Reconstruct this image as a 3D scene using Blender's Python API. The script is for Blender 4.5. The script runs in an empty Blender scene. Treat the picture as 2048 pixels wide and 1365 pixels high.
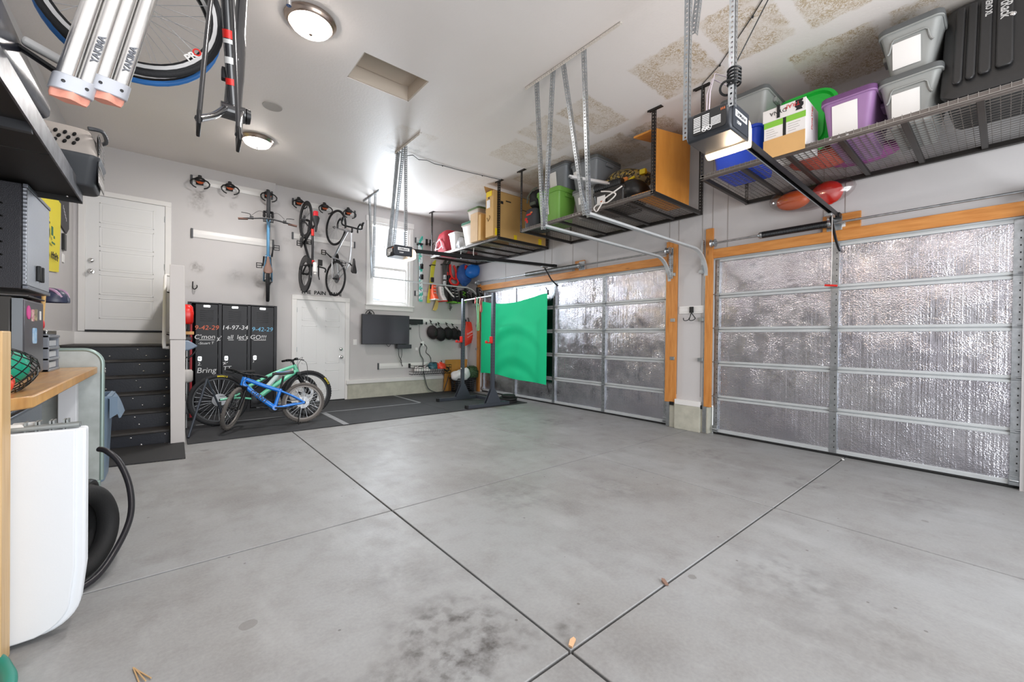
import bpy, math, random
from mathutils import Matrix, Vector
R = random.Random(7)
PI = math.pi
S = bpy.context.scene
COL = S.collection

# ------------------------------------------------------------ camera, world, lights, exposure
cam = bpy.data.cameras.new('camera'); cam_o = bpy.data.objects.new('camera', cam); COL.objects.link(cam_o)
cam.sensor_width = 36.0; cam.lens = 822.3 / 2048 * 36.0; cam.clip_start = 0.02; cam.clip_end = 200
_yaw, _pit, _rol = 0.6954, -0.006406, 0.011895
_F = Vector((math.sin(_yaw)*math.cos(_pit), math.cos(_yaw)*math.cos(_pit), math.sin(_pit)))
_R0 = Vector((math.cos(_yaw), -math.sin(_yaw), 0)); _U0 = _R0.cross(_F)
_R = math.cos(_rol)*_R0 + math.sin(_rol)*_U0; _U = -math.sin(_rol)*_R0 + math.cos(_rol)*_U0
cam_o.matrix_world = Matrix(((_R.x, _U.x, -_F.x, 0), (_R.y, _U.y, -_F.y, 0), (_R.z, _U.z, -_F.z, 1.30), (0, 0, 0, 1)))
S.camera = cam_o
S.view_settings.view_transform = 'Standard'; S.view_settings.look = 'None'
S.view_settings.exposure = 0.14; S.view_settings.gamma = 1.0; S.view_settings.use_curve_mapping = False
S.cycles.max_bounces = 7; S.cycles.diffuse_bounces = 4; S.cycles.glossy_bounces = 4; S.cycles.transmission_bounces = 6
S.cycles.sample_clamp_indirect = 6.0; S.cycles.caustics_reflective = False; S.cycles.caustics_refractive = False

w = bpy.data.worlds.new('sky'); S.world = w; w.use_nodes = True
_bg = w.node_tree.nodes['Background']; _bg.inputs[0].default_value = (0.90, 0.95, 1.0, 1); _bg.inputs[1].default_value = 1.15

def lamp(name, kind, loc, power, col, size=0.15, rot=None, sy=None):
    l = bpy.data.lights.new(name, kind); l.energy = power; l.color = col
    if kind == 'AREA':
        l.size = size
        if sy: l.shape = 'RECTANGLE'; l.size_y = sy
    else: l.shadow_soft_size = size
    o = bpy.data.objects.new(name, l); COL.objects.link(o); o.location = loc
    if rot: o.rotation_euler = rot
    o['kind'] = 'helper'
    return o
WARM = (1.0, 0.965, 0.94)
for _i, _y in enumerate((1.09, 3.97, 6.85)):
    lamp('ceiling_lamp', 'AREA', (0.95, _y, 3.945), (30, 27, 42)[_i], WARM, 0.30).data.shape = 'DISK'
lamp('opener_bulb', 'POINT', (3.0, 1.22, 2.50), 8, (1.0, 0.74, 0.5), 0.05)
lamp('opener_bulb', 'POINT', (2.74, 5.61, 2.40), 14, (1.0, 0.80, 0.6), 0.05)
# daylight entering by the back window plus an added fill light, its source invented, behind the camera
lamp('window_daylight', 'AREA', (3.74, 8.93, 2.88), 135, (0.84, 0.92, 1.0), 0.86, (-PI/2, 0, 0), 1.7)
lamp('front_fill', 'AREA', (2.6, -2.55, 1.7), 225, (0.95, 0.975, 1.0), 4.5, (PI/2+.42, 0, 0), 3.0)

# ------------------------------------------------------------ materials
def lin(h):
    h = h.lstrip('#'); c = [int(h[i:i+2], 16)/255 for i in (0, 2, 4)]
    return tuple((x/12.92 if x <= 0.04045 else ((x+0.055)/1.055)**2.4) for x in c) + (1,)
class NT:
    """small node-tree helper"""
    def __init__(s, name):
        s.m = bpy.data.materials.new(name); s.m.use_nodes = True; s.t = s.m.node_tree
        s.b = s.t.nodes['Principled BSDF']
    def n(s, typ, ins=None, **kw):
        nd = s.t.nodes.new(typ)
        for k, v in kw.items(): setattr(nd, k, v)
        for k, v in (ins or {}).items(): s.put(nd.inputs[k], v)
        return nd
    def put(s, sock, v):
        if isinstance(v, bpy.types.NodeSocket): s.t.links.new(v, sock)
        elif isinstance(v, bpy.types.Node): s.t.links.new(v.outputs[0], sock)
        else: sock.default_value = v
    def set(s, **kw):
        for k, v in kw.items(): s.put(s.b.inputs[k.replace('_', ' ')], v)
    def math(s, op, a, b=0.0, clamp=False):
        nd = s.n('ShaderNodeMath', operation=op, use_clamp=clamp); s.put(nd.inputs[0], a); s.put(nd.inputs[1], b); return nd.outputs[0]
    def mix(s, f, a, b):
        nd = s.n('ShaderNodeMix', data_type='RGBA'); s.put(nd.inputs[0], f); s.put(nd.inputs[6], a); s.put(nd.inputs[7], b); return nd.outputs[2]
    def co(s, which='Object'):
        return s.n('ShaderNodeTexCoord').outputs[which]
    def noise(s, sc, det=3, co=None, rough=0.55, scale=None):
        c = co or s.co()
        if scale: mp = s.n('ShaderNodeMapping', {'Vector': c, 'Scale': scale}); c = mp.outputs[0]
        return s.n('ShaderNodeTexNoise', {'Vector': c, 'Scale': sc, 'Detail': det, 'Roughness': rough}).outputs[0]
    def ramp(s, v, a, b):
        return s.n('ShaderNodeMapRange', {'Value': v, 'From Min': a, 'From Max': b}, clamp=True).outputs[0]
    def bump(s, h, st, dist=0.01, nrm=None):
        nd = s.n('ShaderNodeBump', {'Height': h, 'Strength': st, 'Distance': dist})
        if nrm: s.put(nd.inputs['Normal'], nrm)
        return nd.outputs[0]
MATS = {}
def M(name, col, rough=0.5, metal=0.0, var=0.0, vs=6.0, bump=0.0, bs=60.0, coat=0.0, emit=None, alpha=None, trans=0.0, spec=None, col2=None):
    """a plain procedural material: colour with noise variation and optional grain"""
    if name in MATS: return MATS[name]
    t = NT(name); c = lin(col)
    if var or col2:
        nz = t.noise(vs, 4)
        c2 = lin(col2) if col2 else tuple(x*(1-var) for x in c[:3]) + (1,)
        t.set(Base_Color=t.mix(t.ramp(nz, 0.35, 0.65), c, c2))
    else: t.set(Base_Color=c)
    t.set(Roughness=rough, Metallic=metal)
    if spec is not None: t.set(Specular_IOR_Level=spec)
    if bump: t.set(Normal=t.bump(t.noise(bs, 3), bump, 0.004))
    if coat: t.set(Coat_Weight=coat, Coat_Roughness=0.1)
    if trans: t.set(Transmission_Weight=trans)
    if emit: t.set(Emission_Color=lin(emit[0]), Emission_Strength=emit[1])
    if alpha: t.set(Alpha=alpha)
    MATS[name] = t.m
    return t.m

# ------------------------------------------------------------ mesh builder
def frame(o, x, y, z):
    return Matrix(((x[0], y[0], z[0], o[0]), (x[1], y[1], z[1], o[1]), (x[2], y[2], z[2], o[2]), (0, 0, 0, 1)))
def basis(o):
    m = Matrix.Identity(4)
    while o is not None:
        m = o.matrix_basis @ m; o = o.parent
    return m
def rotz(a): return Matrix.Rotation(a, 4, 'Z')
class MB:
    """collects shapes; build() links them as ONE mesh object. With a root, shapes are in the root's own coordinates."""
    def __init__(s, root=None):
        s.v = []; s.f = []; s.mi = []; s.cur = 0; s.T = basis(root) if root else Matrix.Identity(4); s.L = Matrix.Identity(4)
    def add(s, vs, fs):
        k = len(s.v); X = s.T @ s.L
        s.v += [X @ Vector(p) for p in vs]
        s.f += [[k+i for i in f] for f in fs]; s.mi += [s.cur]*len(fs); return s
    def box(s, a, b, Mx=None):
        x0, y0, z0 = (min(a[i], b[i]) for i in range(3)); x1, y1, z1 = (max(a[i], b[i]) for i in range(3))
        vs = [(x0,y0,z0),(x1,y0,z0),(x1,y1,z0),(x0,y1,z0),(x0,y0,z1),(x1,y0,z1),(x1,y1,z1),(x0,y1,z1)]
        if Mx is not None: vs = [Mx @ Vector(p) for p in vs]
        return s.add(vs, [(0,3,2,1),(4,5,6,7),(0,1,5,4),(1,2,6,5),(2,3,7,6),(3,0,4,7)])
    def cb(s, c, sz, Mx=None):
        return s.box([c[i]-sz[i]/2 for i in range(3)], [c[i]+sz[i]/2 for i in range(3)], Mx)
    def taper(s, a, b, z0, z1, d0):
        """box a..b in xy at z1, shrunk by d0 at z0"""
        (x0,y0),(x1,y1) = a, b
        vs = [(x0+d0,y0+d0,z0),(x1-d0,y0+d0,z0),(x1-d0,y1-d0,z0),(x0+d0,y1-d0,z0),(x0,y0,z1),(x1,y0,z1),(x1,y1,z1),(x0,y1,z1)]
        return s.add(vs, [(0,3,2,1),(4,5,6,7),(0,1,5,4),(1,2,6,5),(2,3,7,6),(3,0,4,7)])
    def rings(s, rings, caps=True, closed=False):
        n = len(rings[0]); vs = [p for r in rings for p in r]; fs = []
        m = len(rings)
        for i in range(m if closed else m-1):
            j = (i+1) % m
            for k in range(n):
                l = (k+1) % n; fs.append((i*n+k, i*n+l, j*n+l, j*n+k))
        if caps and not closed: fs.append(tuple(range(n-1, -1, -1))); fs.append(tuple((m-1)*n+k for k in range(n)))
        return s.add(vs, fs)
    def cyl(s, p0, p1, r0, r1=None, n=14):
        r1 = r0 if r1 is None else r1; p0 = Vector(p0); p1 = Vector(p1); d = (p1-p0).normalized()
        u = d.orthogonal().normalized(); v = d.cross(u)
        return s.rings([[p + (u*math.cos(2*PI*k/n) + v*math.sin(2*PI*k/n))*r for k in range(n)] for p, r in ((p0, r0), (p1, r1))])
    def tube(s, pts, r, n=7, closed=False):
        pts = [Vector(p) for p in pts]; m = len(pts); rr = r if isinstance(r, (list, tuple)) else [r]*m
        u = None; rings = []
        for i, p in enumerate(pts):
            a = pts[i-1] if (i or closed) else p; b = pts[(i+1) % m] if (i < m-1 or closed) else p
            d = (b-a).normalized()
            u = d.orthogonal().normalized() if u is None else (u - d*u.dot(d)).normalized()
            v = d.cross(u)
            rings.append([p + (u*math.cos(2*PI*k/n) + v*math.sin(2*PI*k/n))*rr[i] for k in range(n)])
        return s.rings(rings, True, closed)
    def sweep(s, prof, pts, side, caps=True):
        """profile (a,b): a along 'side', b along side x tangent"""
        pts = [Vector(p) for p in pts]; side = Vector(side).normalized(); rings = []
        for i, p in enumerate(pts):
            d = (pts[min(i+1, len(pts)-1)] - pts[max(i-1, 0)]).normalized(); v = side.cross(d).normalized()
            rings.append([p + side*a + v*b for a, b in prof])
        return s.rings(rings, caps)
    def lathe(s, prof, o=(0,0,0), ax=(0,0,1), n=24, caps=True):
        o = Vector(o); d = Vector(ax).normalized(); u = d.orthogonal().normalized(); v = d.cross(u)
        return s.rings([[o + d*z + (u*math.cos(2*PI*k/n)+v*math.sin(2*PI*k/n))*max(r, 1e-4) for k in range(n)] for r, z in prof], caps)
    def prism(s, poly, h0, h1, Mx=None):
        n = len(poly); vs = [(x, y, h0) for x, y in poly] + [(x, y, h1) for x, y in poly]
        if Mx is not None: vs = [Mx @ Vector(p) for p in vs]
        return s.add(vs, [tuple(range(n-1, -1, -1)), tuple(range(n, 2*n))] + [(k, (k+1) % n, n+(k+1) % n, n+k) for k in range(n)])
    def sph(s, c, r, nu=14, nv=9, Mx=None):
        r = (r, r, r) if not isinstance(r, (tuple, list)) else r
        rg = []
        for i in range(nv+1):
            t = PI*i/nv; rho = max(math.sin(t), 1e-3)
            ring = [Vector((math.cos(2*PI*k/nu)*rho*r[0], math.sin(2*PI*k/nu)*rho*r[1], -math.cos(t)*r[2])) for k in range(nu)]
            if Mx is not None: ring = [Mx.to_3x3() @ p for p in ring]
            rg.append([Vector(c)+p for p in ring])
        return s.rings(rg)
    def torus(s, c, ax, Rr, r, n=40, m=8, sq=1.0):
        c = Vector(c); d = Vector(ax).normalized(); u = d.orthogonal().normalized(); v = d.cross(u); rg = []
        for i in range(n):
            e = u*math.cos(2*PI*i/n) + v*math.sin(2*PI*i/n)
            rg.append([c + e*(Rr + r*math.cos(2*PI*k/m)) + d*(r*sq*math.sin(2*PI*k/m)) for k in range(m)])
        return s.rings(rg, False, True)
    def grid(s, fn, nu, nv, th=0.0):
        """surface fn(u,v) -> point, optional thickness along its normal"""
        P = [[Vector(fn(i/nu, j/nv)) for j in range(nv+1)] for i in range(nu+1)]
        idx = lambda i, j: i*(nv+1)+j
        vs = [p for r in P for p in r]; fs = [(idx(i,j), idx(i+1,j), idx(i+1,j+1), idx(i,j+1)) for i in range(nu) for j in range(nv)]
        if th:
            N = len(vs); nr = []
            for i in range(nu+1):
                for j in range(nv+1):
                    a = P[min(i+1,nu)][j]-P[max(i-1,0)][j]; b = P[i][min(j+1,nv)]-P[i][max(j-1,0)]
                    nr.append(a.cross(b).normalized())
            vs = vs + [vs[k]-nr[k]*th for k in range(N)]
            fs = fs + [tuple(N+q for q in reversed(f)) for f in fs]
            bd = [idx(i,0) for i in range(nu+1)] + [idx(nu,j) for j in range(1,nv+1)] + [idx(i,nv) for i in range(nu-1,-1,-1)] + [idx(0,j) for j in range(nv-1,0,-1)]
            for k in range(len(bd)):
                a, b = bd[k], bd[(k+1) % len(bd)]; fs.append((b, a, N+a, N+b))
        return s.add(vs, fs)
    def build(s, name, mats, parent=None, bev=0.0, ang=56, seg=2):
        me = bpy.data.meshes.new(name); inv = basis(parent).inverted() if parent else Matrix.Identity(4)
        me.from_pydata([inv @ v for v in s.v], [], s.f)
        for m in (mats if isinstance(mats, (list, tuple)) else [mats]): me.materials.append(m)
        me.polygons.foreach_set('material_index', s.mi)
        me.polygons.foreach_set('use_smooth', [True]*len(s.f))
        me.validate(); me.set_sharp_from_angle(angle=math.radians(ang))
        o = bpy.data.objects.new(name, me); COL.objects.link(o)
        if parent: o.parent = parent
        if bev:
            b = o.modifiers.new('bevel', 'BEVEL'); b.width = bev; b.segments = seg; b.limit_method = 'ANGLE'; b.angle_limit = math.radians(40)
            b.harden_normals = False
        return o
def smooth(pts, k=6):
    P = [Vector(p) for p in pts]; out = []
    for i in range(len(P)-1):
        a, b, c, d = P[max(i-1, 0)], P[i], P[i+1], P[min(i+2, len(P)-1)]
        for j in range(k):
            t_ = j/k; out.append(.5*((2*b)+(c-a)*t_+(2*a-5*b+4*c-d)*t_*t_+(3*b-a-3*c+d)*t_**3))
    return out + [P[-1]]
def ptext(root, s, size, mat, o, x, y, z, name='lettering', **kw):
    t_ = text(name, s, size, mat, frame(o, x, y, z), None, **kw); t_.data.transform(basis(root).inverted()); t_.parent = root; return t_
def tag(o, label=None, cat=None, group=None, kind=None):
    if label: o['label'] = label
    if cat: o['category'] = cat
    if group: o['group'] = group
    if kind: o['kind'] = kind
    return o
def thing(name, label, cat, loc=(0,0,0), rz=0.0, group=None, kind=None, Mx=None):
    o = bpy.data.objects.new(name, None); COL.objects.link(o); o.empty_display_size = 0.1
    if Mx is not None: o.matrix_basis = Mx
    else: o.location = loc; o.rotation_euler = (0, 0, rz)
    return tag(o, label, cat, group, kind)
def copy_tree(o, parent=None, Mx=None):
    c = o.copy(); COL.objects.link(c)
    if parent is not None: c.parent = parent
    if Mx is not None: c.matrix_basis = Mx
    for ch in list(o.children): copy_tree(ch, c)
    return c
def text(name, s, size, mat, Mx, parent=None, ext=0.0006, align='CENTER', sx=1.0, bold=0.0):
    """lettering: Mx maps text plane (x right, y up, z out) to the parent's coordinates"""
    cu = bpy.data.curves.new(name, 'FONT'); cu.body = s; cu.size = size; cu.extrude = ext; cu.align_x = align; cu.align_y = 'CENTER'; cu.offset = bold
    cu.resolution_u = 3
    tmp = bpy.data.objects.new(name, cu); COL.objects.link(tmp)
    me = bpy.data.meshes.new_from_object(tmp.evaluated_get(bpy.context.evaluated_depsgraph_get()))
    bpy.data.objects.remove(tmp); bpy.data.curves.remove(cu)
    me.transform(Mx @ Matrix.Diagonal((sx, 1, 1, 1))); me.name = name; me.materials.clear(); me.materials.append(mat)
    o = bpy.data.objects.new(name, me); COL.objects.link(o)
    if parent: o.parent = parent
    return o
def struct(mb, name, mat, parent=None, **kw):
    o = mb.build(name, mat, parent, **kw)
    if parent is None: o['kind'] = 'structure'
    return o
def rrect(w, h, r, n=5, cx=0, cy=0):
    P = []
    for sx, sy, a0 in ((1,1,0),(-1,1,90),(-1,-1,180),(1,-1,270)):
        for k in range(n+1):
            a = math.radians(a0+90*k/n); P.append((cx+sx*(w/2-r)+r*math.cos(a), cy+sy*(h/2-r)+r*math.sin(a)))
    return P
def arc(c, r, a0, a1, n=10, ex=(1,0,0), ey=(0,0,1)):
    c = Vector(c); ex = Vector(ex); ey = Vector(ey)
    return [c + ex*r*math.cos(a0+(a1-a0)*k/n) + ey*r*math.sin(a0+(a1-a0)*k/n) for k in range(n+1)]
def perf(mb, p0, p1, ex, ey, wd=0.035, th=0.0025, pitch=0.03, hole=0.012):
    """perforated L angle from p0 to p1 with real holes; flanges along ex and ey"""
    p0 = Vector(p0); p1 = Vector(p1); d = p1-p0; Ln = d.length; d.normalize(); n = max(1, int(Ln/pitch)); pt = Ln/n
    for e, o in ((Vector(ex), Vector(ey)), (Vector(ey), Vector(ex))):
        e = e.normalized(); o = o.normalized(); F = frame(p0, e, d, o); h = hole/2; c = wd/2
        for a, b in ((0, c-h), (c+h, wd)): mb.box((a, 0, 0), (b, Ln, th), F)
        for k in range(n+1):
            y0 = 0 if k == 0 else (k-0.5)*pt+h; y1 = Ln if k == n else (k+0.5)*pt-h
            mb.box((c-h, y0, 0), (c+h, y1, th), F)
# ------------------------------------------------------------ the room
CZ = 4.10; BY = 8.70; RX = 5.80; LX = -1.07
def spots(t, co, lst):
    """union of soft round marks (stains, dirt) at given places, broken by noise"""
    sx = t.n('ShaderNodeSeparateXYZ', {0: co}); acc = None
    for (a, b, r, st, ax) in lst:
        da = t.math('SUBTRACT', sx.outputs[ax[0]], a); db = t.math('SUBTRACT', sx.outputs[ax[1]], b)
        d = t.math('SQRT', t.math('ADD', t.math('MULTIPLY', da, da), t.math('MULTIPLY', db, db)))
        v = t.math('MULTIPLY', t.n('ShaderNodeMapRange', {'Value': d, 'From Min': r, 'From Max': r*0.3}, clamp=True, interpolation_type='SMOOTHSTEP').outputs[0], st)
        acc = v if acc is None else t.math('MAXIMUM', acc, v)
    return acc
def mat_concrete():
    t = NT('concrete_floor'); co = t.co()
    big = t.noise(0.7, 4, co); mid = t.noise(5, 6, co, 0.65); fine = t.noise(60, 4, co); cl = t.noise(1.5, 5, co, 0.55)
    c = t.mix(t.ramp(big, 0.32, 0.68), lin('#9c9ea0'), lin('#8f8e8d'))
    c = t.mix(t.math('MULTIPLY', t.ramp(cl, 0.50, 0.72), 0.55), c, lin('#747170'))
    c = t.mix(t.math('MULTIPLY', t.ramp(mid, 0.48, 0.75), 0.38), c, lin('#7a7673'))
    c = t.mix(t.math('MULTIPLY', t.ramp(t.noise(2.6, 5, co, 0.6, (1.5, .6, 1)), 0.52, 0.72), 0.38), c, lin('#b0b2b4'))
    c = t.mix(t.math('MULTIPLY', t.ramp(fine, 0.35, 0.7), 0.16), c, lin('#bdbdbc'))
    # round drip marks scattered on the slab
    vo = t.n('ShaderNodeTexVoronoi', {'Vector': co, 'Scale': 2.7, 'Randomness': 1.0})
    sel = t.n('ShaderNodeSeparateColor', {0: vo.outputs['Color']})
    rad = t.math('MULTIPLY', sel.outputs[0], 0.125)
    dd = t.math('ADD', vo.outputs['Distance'], t.math('MULTIPLY', t.math('SUBTRACT', mid, 0.5), 0.16))
    drip = t.math('MULTIPLY', t.math('LESS_THAN', dd, rad), t.math('GREATER_THAN', sel.outputs[1], 0.45))
    c = t.mix(t.math('MULTIPLY', drip, 0.5), c, lin('#6d6a66'))
    v2 = t.n('ShaderNodeTexVoronoi', {'Vector': co, 'Scale': 9, 'Randomness': 1.0})
    s2 = t.n('ShaderNodeSeparateColor', {0: v2.outputs['Color']})
    c = t.mix(t.math('MULTIPLY', t.math('MULTIPLY', t.math('LESS_THAN', v2.outputs['Distance'], 0.07), t.math('GREATER_THAN', s2.outputs[1], 0.8)), 0.6), c, lin('#55504c'))
    # the larger oil stains where the cars stand
    A = (0, 1)
    sp = spots(t, co, [(0.95, 1.50, 0.42, 1.0, A), (0.72, 1.36, 0.36, .85, A), (0.52, 1.35, 0.3, .6, A), (1.16, 1.34, 0.17, .6, A), (0.42, 1.62, 0.12, .6, A),
        (1.38, 1.24, 0.10, .7, A), (2.6, 0.75, 0.4, .4, A), (3.0, 2.2, 0.35, .35, A), (2.2, 2.6, .45, .35, A), (4.75, 2.2, .45, .4, A), (4.5, 1.15, .3, .5, A),
        (4.6, 4.55, .35, .6, A), (2.7, 5.0, .5, .3, A), (0.9, 5.2, .45, .45, A), (4.8, 0.5, .4, .35, A), (1.0, 2.1, .3, .3, A), (2.4, .4, .5, .25, A)])
    br = t.math('ADD', t.math('MULTIPLY', t.ramp(t.noise(7, 5, co, 0.62), 0.47, 0.66), 0.75), t.math('MULTIPLY', t.ramp(t.noise(15, 4, co, 0.6), 0.5, 0.6), 0.4))
    c = t.mix(t.math('MULTIPLY', t.math('MULTIPLY', sp, br, True), 0.8), c, lin('#3c3633'))
    t.set(Base_Color=c, Roughness=t.math('ADD', t.math('MULTIPLY', mid, 0.25), 0.36), Specular_IOR_Level=0.4,
          Normal=t.bump(t.math('ADD', t.math('MULTIPLY', fine, 0.5), mid), 0.12, 0.01))
    return t.m
def mat_paint(name, col, dirt=None, bs=55.0, st=0.10):
    t = NT(name); co = t.co(); c = lin(col)
    c = t.mix(t.math('MULTIPLY', t.ramp(t.noise(1.3, 4, co), 0.35, 0.7), 0.35), c, tuple(x*0.93 for x in c[:3]) + (1,))
    if dirt:
        br = t.ramp(t.noise(14, 5, co, 0.7), 0.36, 0.66)
        c = t.mix(t.math('MULTIPLY', t.math('MULTIPLY', spots(t, co, dirt), br), 0.75), c, lin('#5d544e'))
    t.set(Base_Color=c, Roughness=0.55, Specular_IOR_Level=0.35, Normal=t.bump(t.noise(bs, 3, co), st, 0.006))
    return t.m
def mat_ceiling():
    t = NT('textured_ceiling'); co = t.co(); sx = t.n('ShaderNodeSeparateXYZ', {0: co}); acc = None
    RC = [(3.55,4.40,-.3,.52,.8),(3.5,4.42,.60,1.16,.9),(3.55,4.38,1.24,1.8,.9),(3.62,4.45,1.88,2.56,1),(3.66,4.5,3.08,3.62,.8),(3.6,4.45,3.7,4.3,.55),(3.7,4.5,4.4,5.1,.5),
          (4.66,5.5,.2,.68,.9),(4.66,5.6,.76,1.42,1),(4.7,5.7,2.72,3.25,.9),(4.65,5.7,3.35,4.2,.9),(4.6,5.7,4.3,5.6,.7),(4.0,5.7,5.75,7.1,.25),(2.3,2.9,5.1,5.9,.25)]
    ed = t.math('MULTIPLY', t.math('SUBTRACT', t.noise(9, 3, co), 0.5), 0.10)
    X = t.math('ADD', sx.outputs[0], ed); Y = t.math('ADD', sx.outputs[1], ed)
    for x0, x1, y0, y1, s in RC:
        a = t.math('MULTIPLY', t.ramp(t.math('SUBTRACT', X, x0), 0, .03), t.ramp(t.math('SUBTRACT', x1, X), 0, .03))
        b = t.math('MULTIPLY', t.ramp(t.math('SUBTRACT', Y, y0), 0, .03), t.ramp(t.math('SUBTRACT', y1, Y), 0, .03))
        v = t.math('MULTIPLY', t.math('MULTIPLY', a, b), s); acc = v if acc is None else t.math('MAXIMUM', acc, v)
    wn = t.n('ShaderNodeTexNoise', {'Vector': co, 'Scale': 30.0, 'Detail': 2.5, 'Roughness': 0.55, 'Distortion': 1.2}).outputs[0]
    band = t.math('SUBTRACT', 1.0, t.ramp(t.math('ABSOLUTE', t.math('SUBTRACT', wn, 0.5)), 0.03, 0.07))
    band = t.math('MULTIPLY', band, t.ramp(t.noise(4.5, 4, co), 0.36, 0.56))
    base = t.mix(t.math('MULTIPLY', t.ramp(t.noise(1.1, 4, co), 0.35, 0.7), 0.4), lin('#eae3df'), lin('#e2dad5'))
    base = t.mix(t.math('MULTIPLY', acc, 0.3), base, lin('#cbbba2'))
    c = t.mix(t.math('MULTIPLY', t.math('MULTIPLY', band, acc), 0.85), base, lin('#ab9168'))
    soot = spots(t, co, [(2.62, 5.85, .28, .6, (0,1)), (2.75, 5.75, .4, .4, (0,1)), (5.0, 4.2, .35, .5, (0,1)), (4.9, 3.3, .3, .5, (0,1))])
    c = t.mix(t.math('MULTIPLY', soot, t.ramp(t.noise(8, 4, co), 0.4, 0.65)), c, lin('#6c6258'))
    t.set(Base_Color=c, Roughness=0.5, Specular_IOR_Level=0.4, Normal=t.bump(t.noise(38, 4, co, 0.6, (1, 1, 1)), 0.22, 0.006))
    return t.m
def mat_wood(name, a, b, sc=(1, 14, 14), rough=0.5, knots=True):
    t = NT(name); co = t.co(); mp = t.n('ShaderNodeMapping', {'Vector': co, 'Scale': sc}).outputs[0]
    g = t.noise(2.5, 5, mp, 0.6); c = t.mix(t.ramp(g, 0.3, 0.72), lin(a), lin(b))
    if knots:
        vo = t.n('ShaderNodeTexVoronoi', {'Vector': t.n('ShaderNodeMapping', {'Vector': co, 'Scale': tuple(min(x, 5)*0.9 for x in sc)}).outputs[0], 'Scale': 1.7})
        c = t.mix(t.math('MULTIPLY', t.ramp(vo.outputs['Distance'], 0.11, 0.03), 0.75), c, lin('#6b3f1c'))
    t.set(Base_Color=c, Roughness=rough, Normal=t.bump(g, 0.08, 0.004)); return t.m
def mat_foil():
    t = NT('foil_insulation'); co = t.co()
    f = t.n('ShaderNodeTexVoronoi', {'Vector': co, 'Scale': 85.0}).outputs['Distance']; f2 = t.noise(55, 3, co, 0.65)
    rid = t.noise(6, 2, co, 0.6, (1, 7.0, 0.06)); big = t.noise(1.7, 1.5, co, 0.5); mid = t.noise(5.5, 2, co)
    dv = t.n('ShaderNodeTexVoronoi', {'Vector': co, 'Scale': 3.1}); sel = t.n('ShaderNodeSeparateColor', {0: dv.outputs['Color']})
    dent = t.math('MULTIPLY', t.n('ShaderNodeMapRange', {'Value': dv.outputs['Distance'], 'From Min': 0.13, 'From Max': 0.0}, clamp=True, interpolation_type='SMOOTHSTEP').outputs[0], t.math('GREATER_THAN', sel.outputs[0], 0.7))
    amt = t.ramp(mid, 0.22, 0.66)
    h = t.math('MULTIPLY', t.math('ADD', t.math('MULTIPLY', f, 0.8), t.math('MULTIPLY', f2, 0.9)), amt)
    n0 = t.bump(t.math('SUBTRACT', big, t.math('MULTIPLY', dent, 0.10)), 0.55, 0.05)
    n1 = t.bump(rid, 0.42, 0.012, n0)
    n2 = t.bump(h, 0.5, 0.008, n1)
    t.set(Base_Color=t.mix(t.ramp(big, 0.3, 0.7), lin('#d6d7dd'), lin('#c2c1ca')), Metallic=1.0, Roughness=0.17, Normal=n2)
    return t.m
CONC = mat_concrete()
WALL = mat_paint('wall_paint', '#c8c5c5')
WALLB = mat_paint('wall_paint_scuffed', '#c8c5c5', [(0.36, 3.62, .13, .9, (0,2)), (0.36, 3.5, .2, .5, (0,2)), (0.5, 3.36, .1, .4, (0,2)), (0.35, 2.42, .13, .8, (0,2)), (.85, 3.55, .09, .4, (0,2)),
    (.28, 2.1, .12, .4, (0,2)), (.9, 2.35, .15, .3, (0,2)), (2.3, 3.35, .12, .6, (0,2)), (2.72, 3.55, .08, .7, (0,2)), (2.65, 2.4, .14, .45, (0,2)), (1.28, 2.3, .2, .5, (0,2)), (1.7, 3.1, .12, .3, (0,2))])
CEIL = mat_ceiling()
TRIM = M('white_trim', '#e6e4e2', 0.35, bump=0.03)
DOORP = M('door_paint', '#e3e3e3', 0.38, bump=0.04, bs=90)
CURB = M('cast_concrete', '#c2c0b2', 0.8, var=0.18, vs=7, bump=0.3, bs=40)
WOOD = mat_wood('pine_jamb', '#d6944e', '#b9722f', (12, 12, 1.2)); WOODH = mat_wood('pine_header', '#d6944e', '#b9722f', (12, 1.2, 12))
GALV = M('galvanized_steel', '#b9bec2', 0.34, 0.95, var=0.25, vs=18)
GALVP = M('painted_steel', '#c9cdcf', 0.38, 0.25, var=0.08)
SILV = M('dull_aluminium', '#d9dadb', 0.35, 0.6)
BLACK = M('black_plastic', '#17181a', 0.42, var=0.2)
BLKM = M('black_steel', '#232325', 0.38, 0.4, var=0.2)
FOIL = mat_foil()
RUBB = M('black_rubber', '#1b1b1c', 0.75, bump=0.3, bs=120)
WHITE = M('white_plastic', '#ecebe9', 0.4)
RED = M('red_plastic', '#d8241c', 0.4)
CHROME = M('chrome', '#e4e4e4', 0.12, 1.0)
PAPER = M('white_paper', '#f1efed', 0.7)

# floor: slabs with open joints
mb = MB(); xs = [-4.0, 1.29, 3.64, 6.3]; ys = [-3.2, 1.14, 2.925, 5.70, 9.0]; g = 0.006
for i in range(3):
    for j in range(4): mb.box((xs[i]+g, ys[j]+g, -0.1), (xs[i+1]-g, ys[j+1]-g, 0))
mb.cur = 1; mb.box((-4, -3.2, -0.12), (6.3, 9, -0.022))
struct(mb, 'floor', [CONC, M('joint_dirt', '#2b2622', .95, var=.3)], bev=0.004)
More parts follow.
